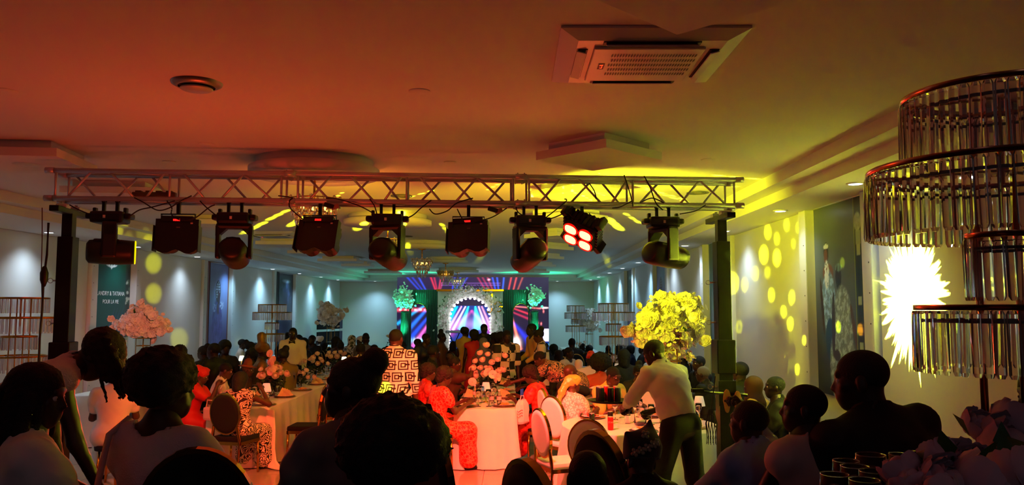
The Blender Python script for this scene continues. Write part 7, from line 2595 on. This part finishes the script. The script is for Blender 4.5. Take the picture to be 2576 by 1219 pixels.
for (px, py, d, kx) in crowd:
    sx_, topm, hr, hm, ln = spec[kx]
    best = None
    for st_ in range(0, 60):
        for sg_ in (1, -1):
            d2 = d + sg_ * st_ * .1
            if d2 < 12.2 or d2 > 28: continue
            q_ = at(px, py, d2)
            if any(a0 - .42 < q_.x < a1 + .42 and b0 - .42 < d2 < b1 + .42 for (a0, a1, b0, b1) in TABR): continue
            if any((q_.x - u0) ** 2 + (d2 - u1) ** 2 < .40 for (u0, u1) in PLACED): continue
            if q_.x < XL + .95 or q_.x > XR - .5: continue
            best = d2; break
        if best is not None: break
    if best is None: continue
    d = best
    P = at(px, py, d)
    PLACED.append((P.x, d))
    rz = rg.choice([0, .4, -.5, 1.2, -1.2, 2.6, -2.4]) + rg.uniform(-.2, .2)
    k = (P.z) / 1.335
    k = max(.84, min(1.14, k))
    cnt[kx] = cnt.get(kx, 0) + 1
    lb = f'{names8[kx]} {near_what(px)}'
    if lb in used_lab: lb = f'{names8[kx]}, farther back {near_what(px)}'
    if lb in used_lab: lb = f'{names8[kx]}, half hidden {near_what(px)}'
    used_lab.add(lb)
    if kx not in first:
        i_ = person(label=lb, x=P.x, y=d, rz=rz, H=1.70, pose='sit', sex=sx_, lean=ln, top=topm, bottom='trousers' if sx_ == 'm' else 'gown', sleeve=1.9 if sx_ == 'm' else .6, hair=hr, hmat=hm, fine=False, res=.026,
                    group='dim seated crowd at the rear tables')
        o = i_['o']; first[kx] = o
        KIDS[o.name] = [(c, []) for c in children(o)]
        o.scale = (1, 1, 1)
    else:
        o = dup(first[kx], (P.x, d, 0), rz, lb)
    # fit the crown to the seen height
    o.scale = (k, k, k)
    if kx != 3 and cnt[kx] % 3 == 0:
        pass
    ko = (d > 12.5)
    chair('b', P.x + .0, d, rz, ' '.join(('chair under the ' + lb).split()[:16]), 'rear crowd chairs')

# handbag on the left table's end, white bag by the red dress, slippers hung on the tower, net bag, small bottle
p = at(528, 1040, 10.3)
t = thing('handbag', 'pink lit handbag hanging at the lap of the woman in the red headwrap', 'handbag', p, -.5)
MB().box((0, 0, 0), (.20, .07, .17), bev=.035).build('body', CM['pinkw'], t)
MB().path([(-.07, 0, .08), (-.05, 0, .17), (.05, 0, .17), (.07, 0, .08)], .007, 6).build('handle', CM['pinkw'], t)
p = at(1313, 1035, 10.6)
t = thing('paper_bag', 'crumpled white carrier bag held beside the dark red print dress', 'bag', p, .5)
V = []; rgb_ = random.Random(5); F = []
for j, (zz_, wd) in enumerate([(.16, .05), (.10, .09), (.02, .10), (-.06, .105), (-.13, .10), (-.15, .07)]):
    for q in range(12):
        a = 2 * PI * q / 12
        V.append((wd * math.cos(a) * rgb_.uniform(.85, 1.15), wd * .45 * math.sin(a) * rgb_.uniform(.8, 1.2), zz_ + rgb_.uniform(-.008, .008)))
for j in range(5):
    for q in range(12): F.append((j * 12 + q, j * 12 + (q + 1) % 12, (j + 1) * 12 + (q + 1) % 12, (j + 1) * 12 + q))
m = MB(); m.add(V, F, False); bg = m.build('bag', CM['white'], t); fix_normals(bg.data)
MB().path([(-.03, -.01, .15), (-.02, -.01, .21), (.02, -.01, .21), (.03, -.01, .15)], .006, 6).build('handle', CM['white'], t)
m = MB()
for q in range(3): m.path([(-.06 + .04 * math.cos(a), -.055, -.05 + q * .035 + .012 * math.sin(2 * a)) for a in [k * .5 for k in range(8)]], .003, 5)
m.build('printed_scrawl', CM['red'], t)
for k, (px, py) in enumerate([(1829, 1008), (1856, 1012)]):
    p = at(px, py, 6.95)
    t = thing('sandal', ['left one of two tan sandals stuck behind the right tower', 'right one of two tan sandals stuck behind the right tower'][k], 'sandal', p, .3)
    MB().prism([(.035 * math.cos(a) * (1 if math.sin(a) > 0 else .8), .10 * math.sin(a)) for a in [q * PI / 10 for q in range(20)]], -.008, .008, 'Y').build('sole', M('sandal_tan', '#c98850', .6), t)
    MB().path([(-.033, -.012, .0), (-.015, -.03, .04), (.015, -.03, .04), (.033, -.012, 0)], .007, 6).build('strap', M('sandal_strap', '#9a5a34', .6), t)
p = at(1790, 1065, 6.9)
t = thing('net_bag', 'black net bag with tassels hanging from the right tower', 'bag', p)
m = MB()
for a in range(12):
    an = a * PI / 6
    m.path([(.02 * math.cos(an), .02 * math.sin(an), .12), (.05 * math.cos(an + .3), .05 * math.sin(an + .3), 0), (.04 * math.cos(an + .6), .04 * math.sin(an + .6), -.12), (.045 * math.cos(an + .6), .045 * math.sin(an + .6), -.17)], .003, 5)
    m.path([(.02 * math.cos(an), .02 * math.sin(an), .12), (.05 * math.cos(an - .3), .05 * math.sin(an - .3), 0), (.04 * math.cos(an - .6), .04 * math.sin(an - .6), -.12)], .003, 5)
m.build('net', cable_m, t)
MB().path([(0, 0, .12), (.02, 0, .25), (.04, 0, .40)], .005, 6).build('strap', cable_m, t)
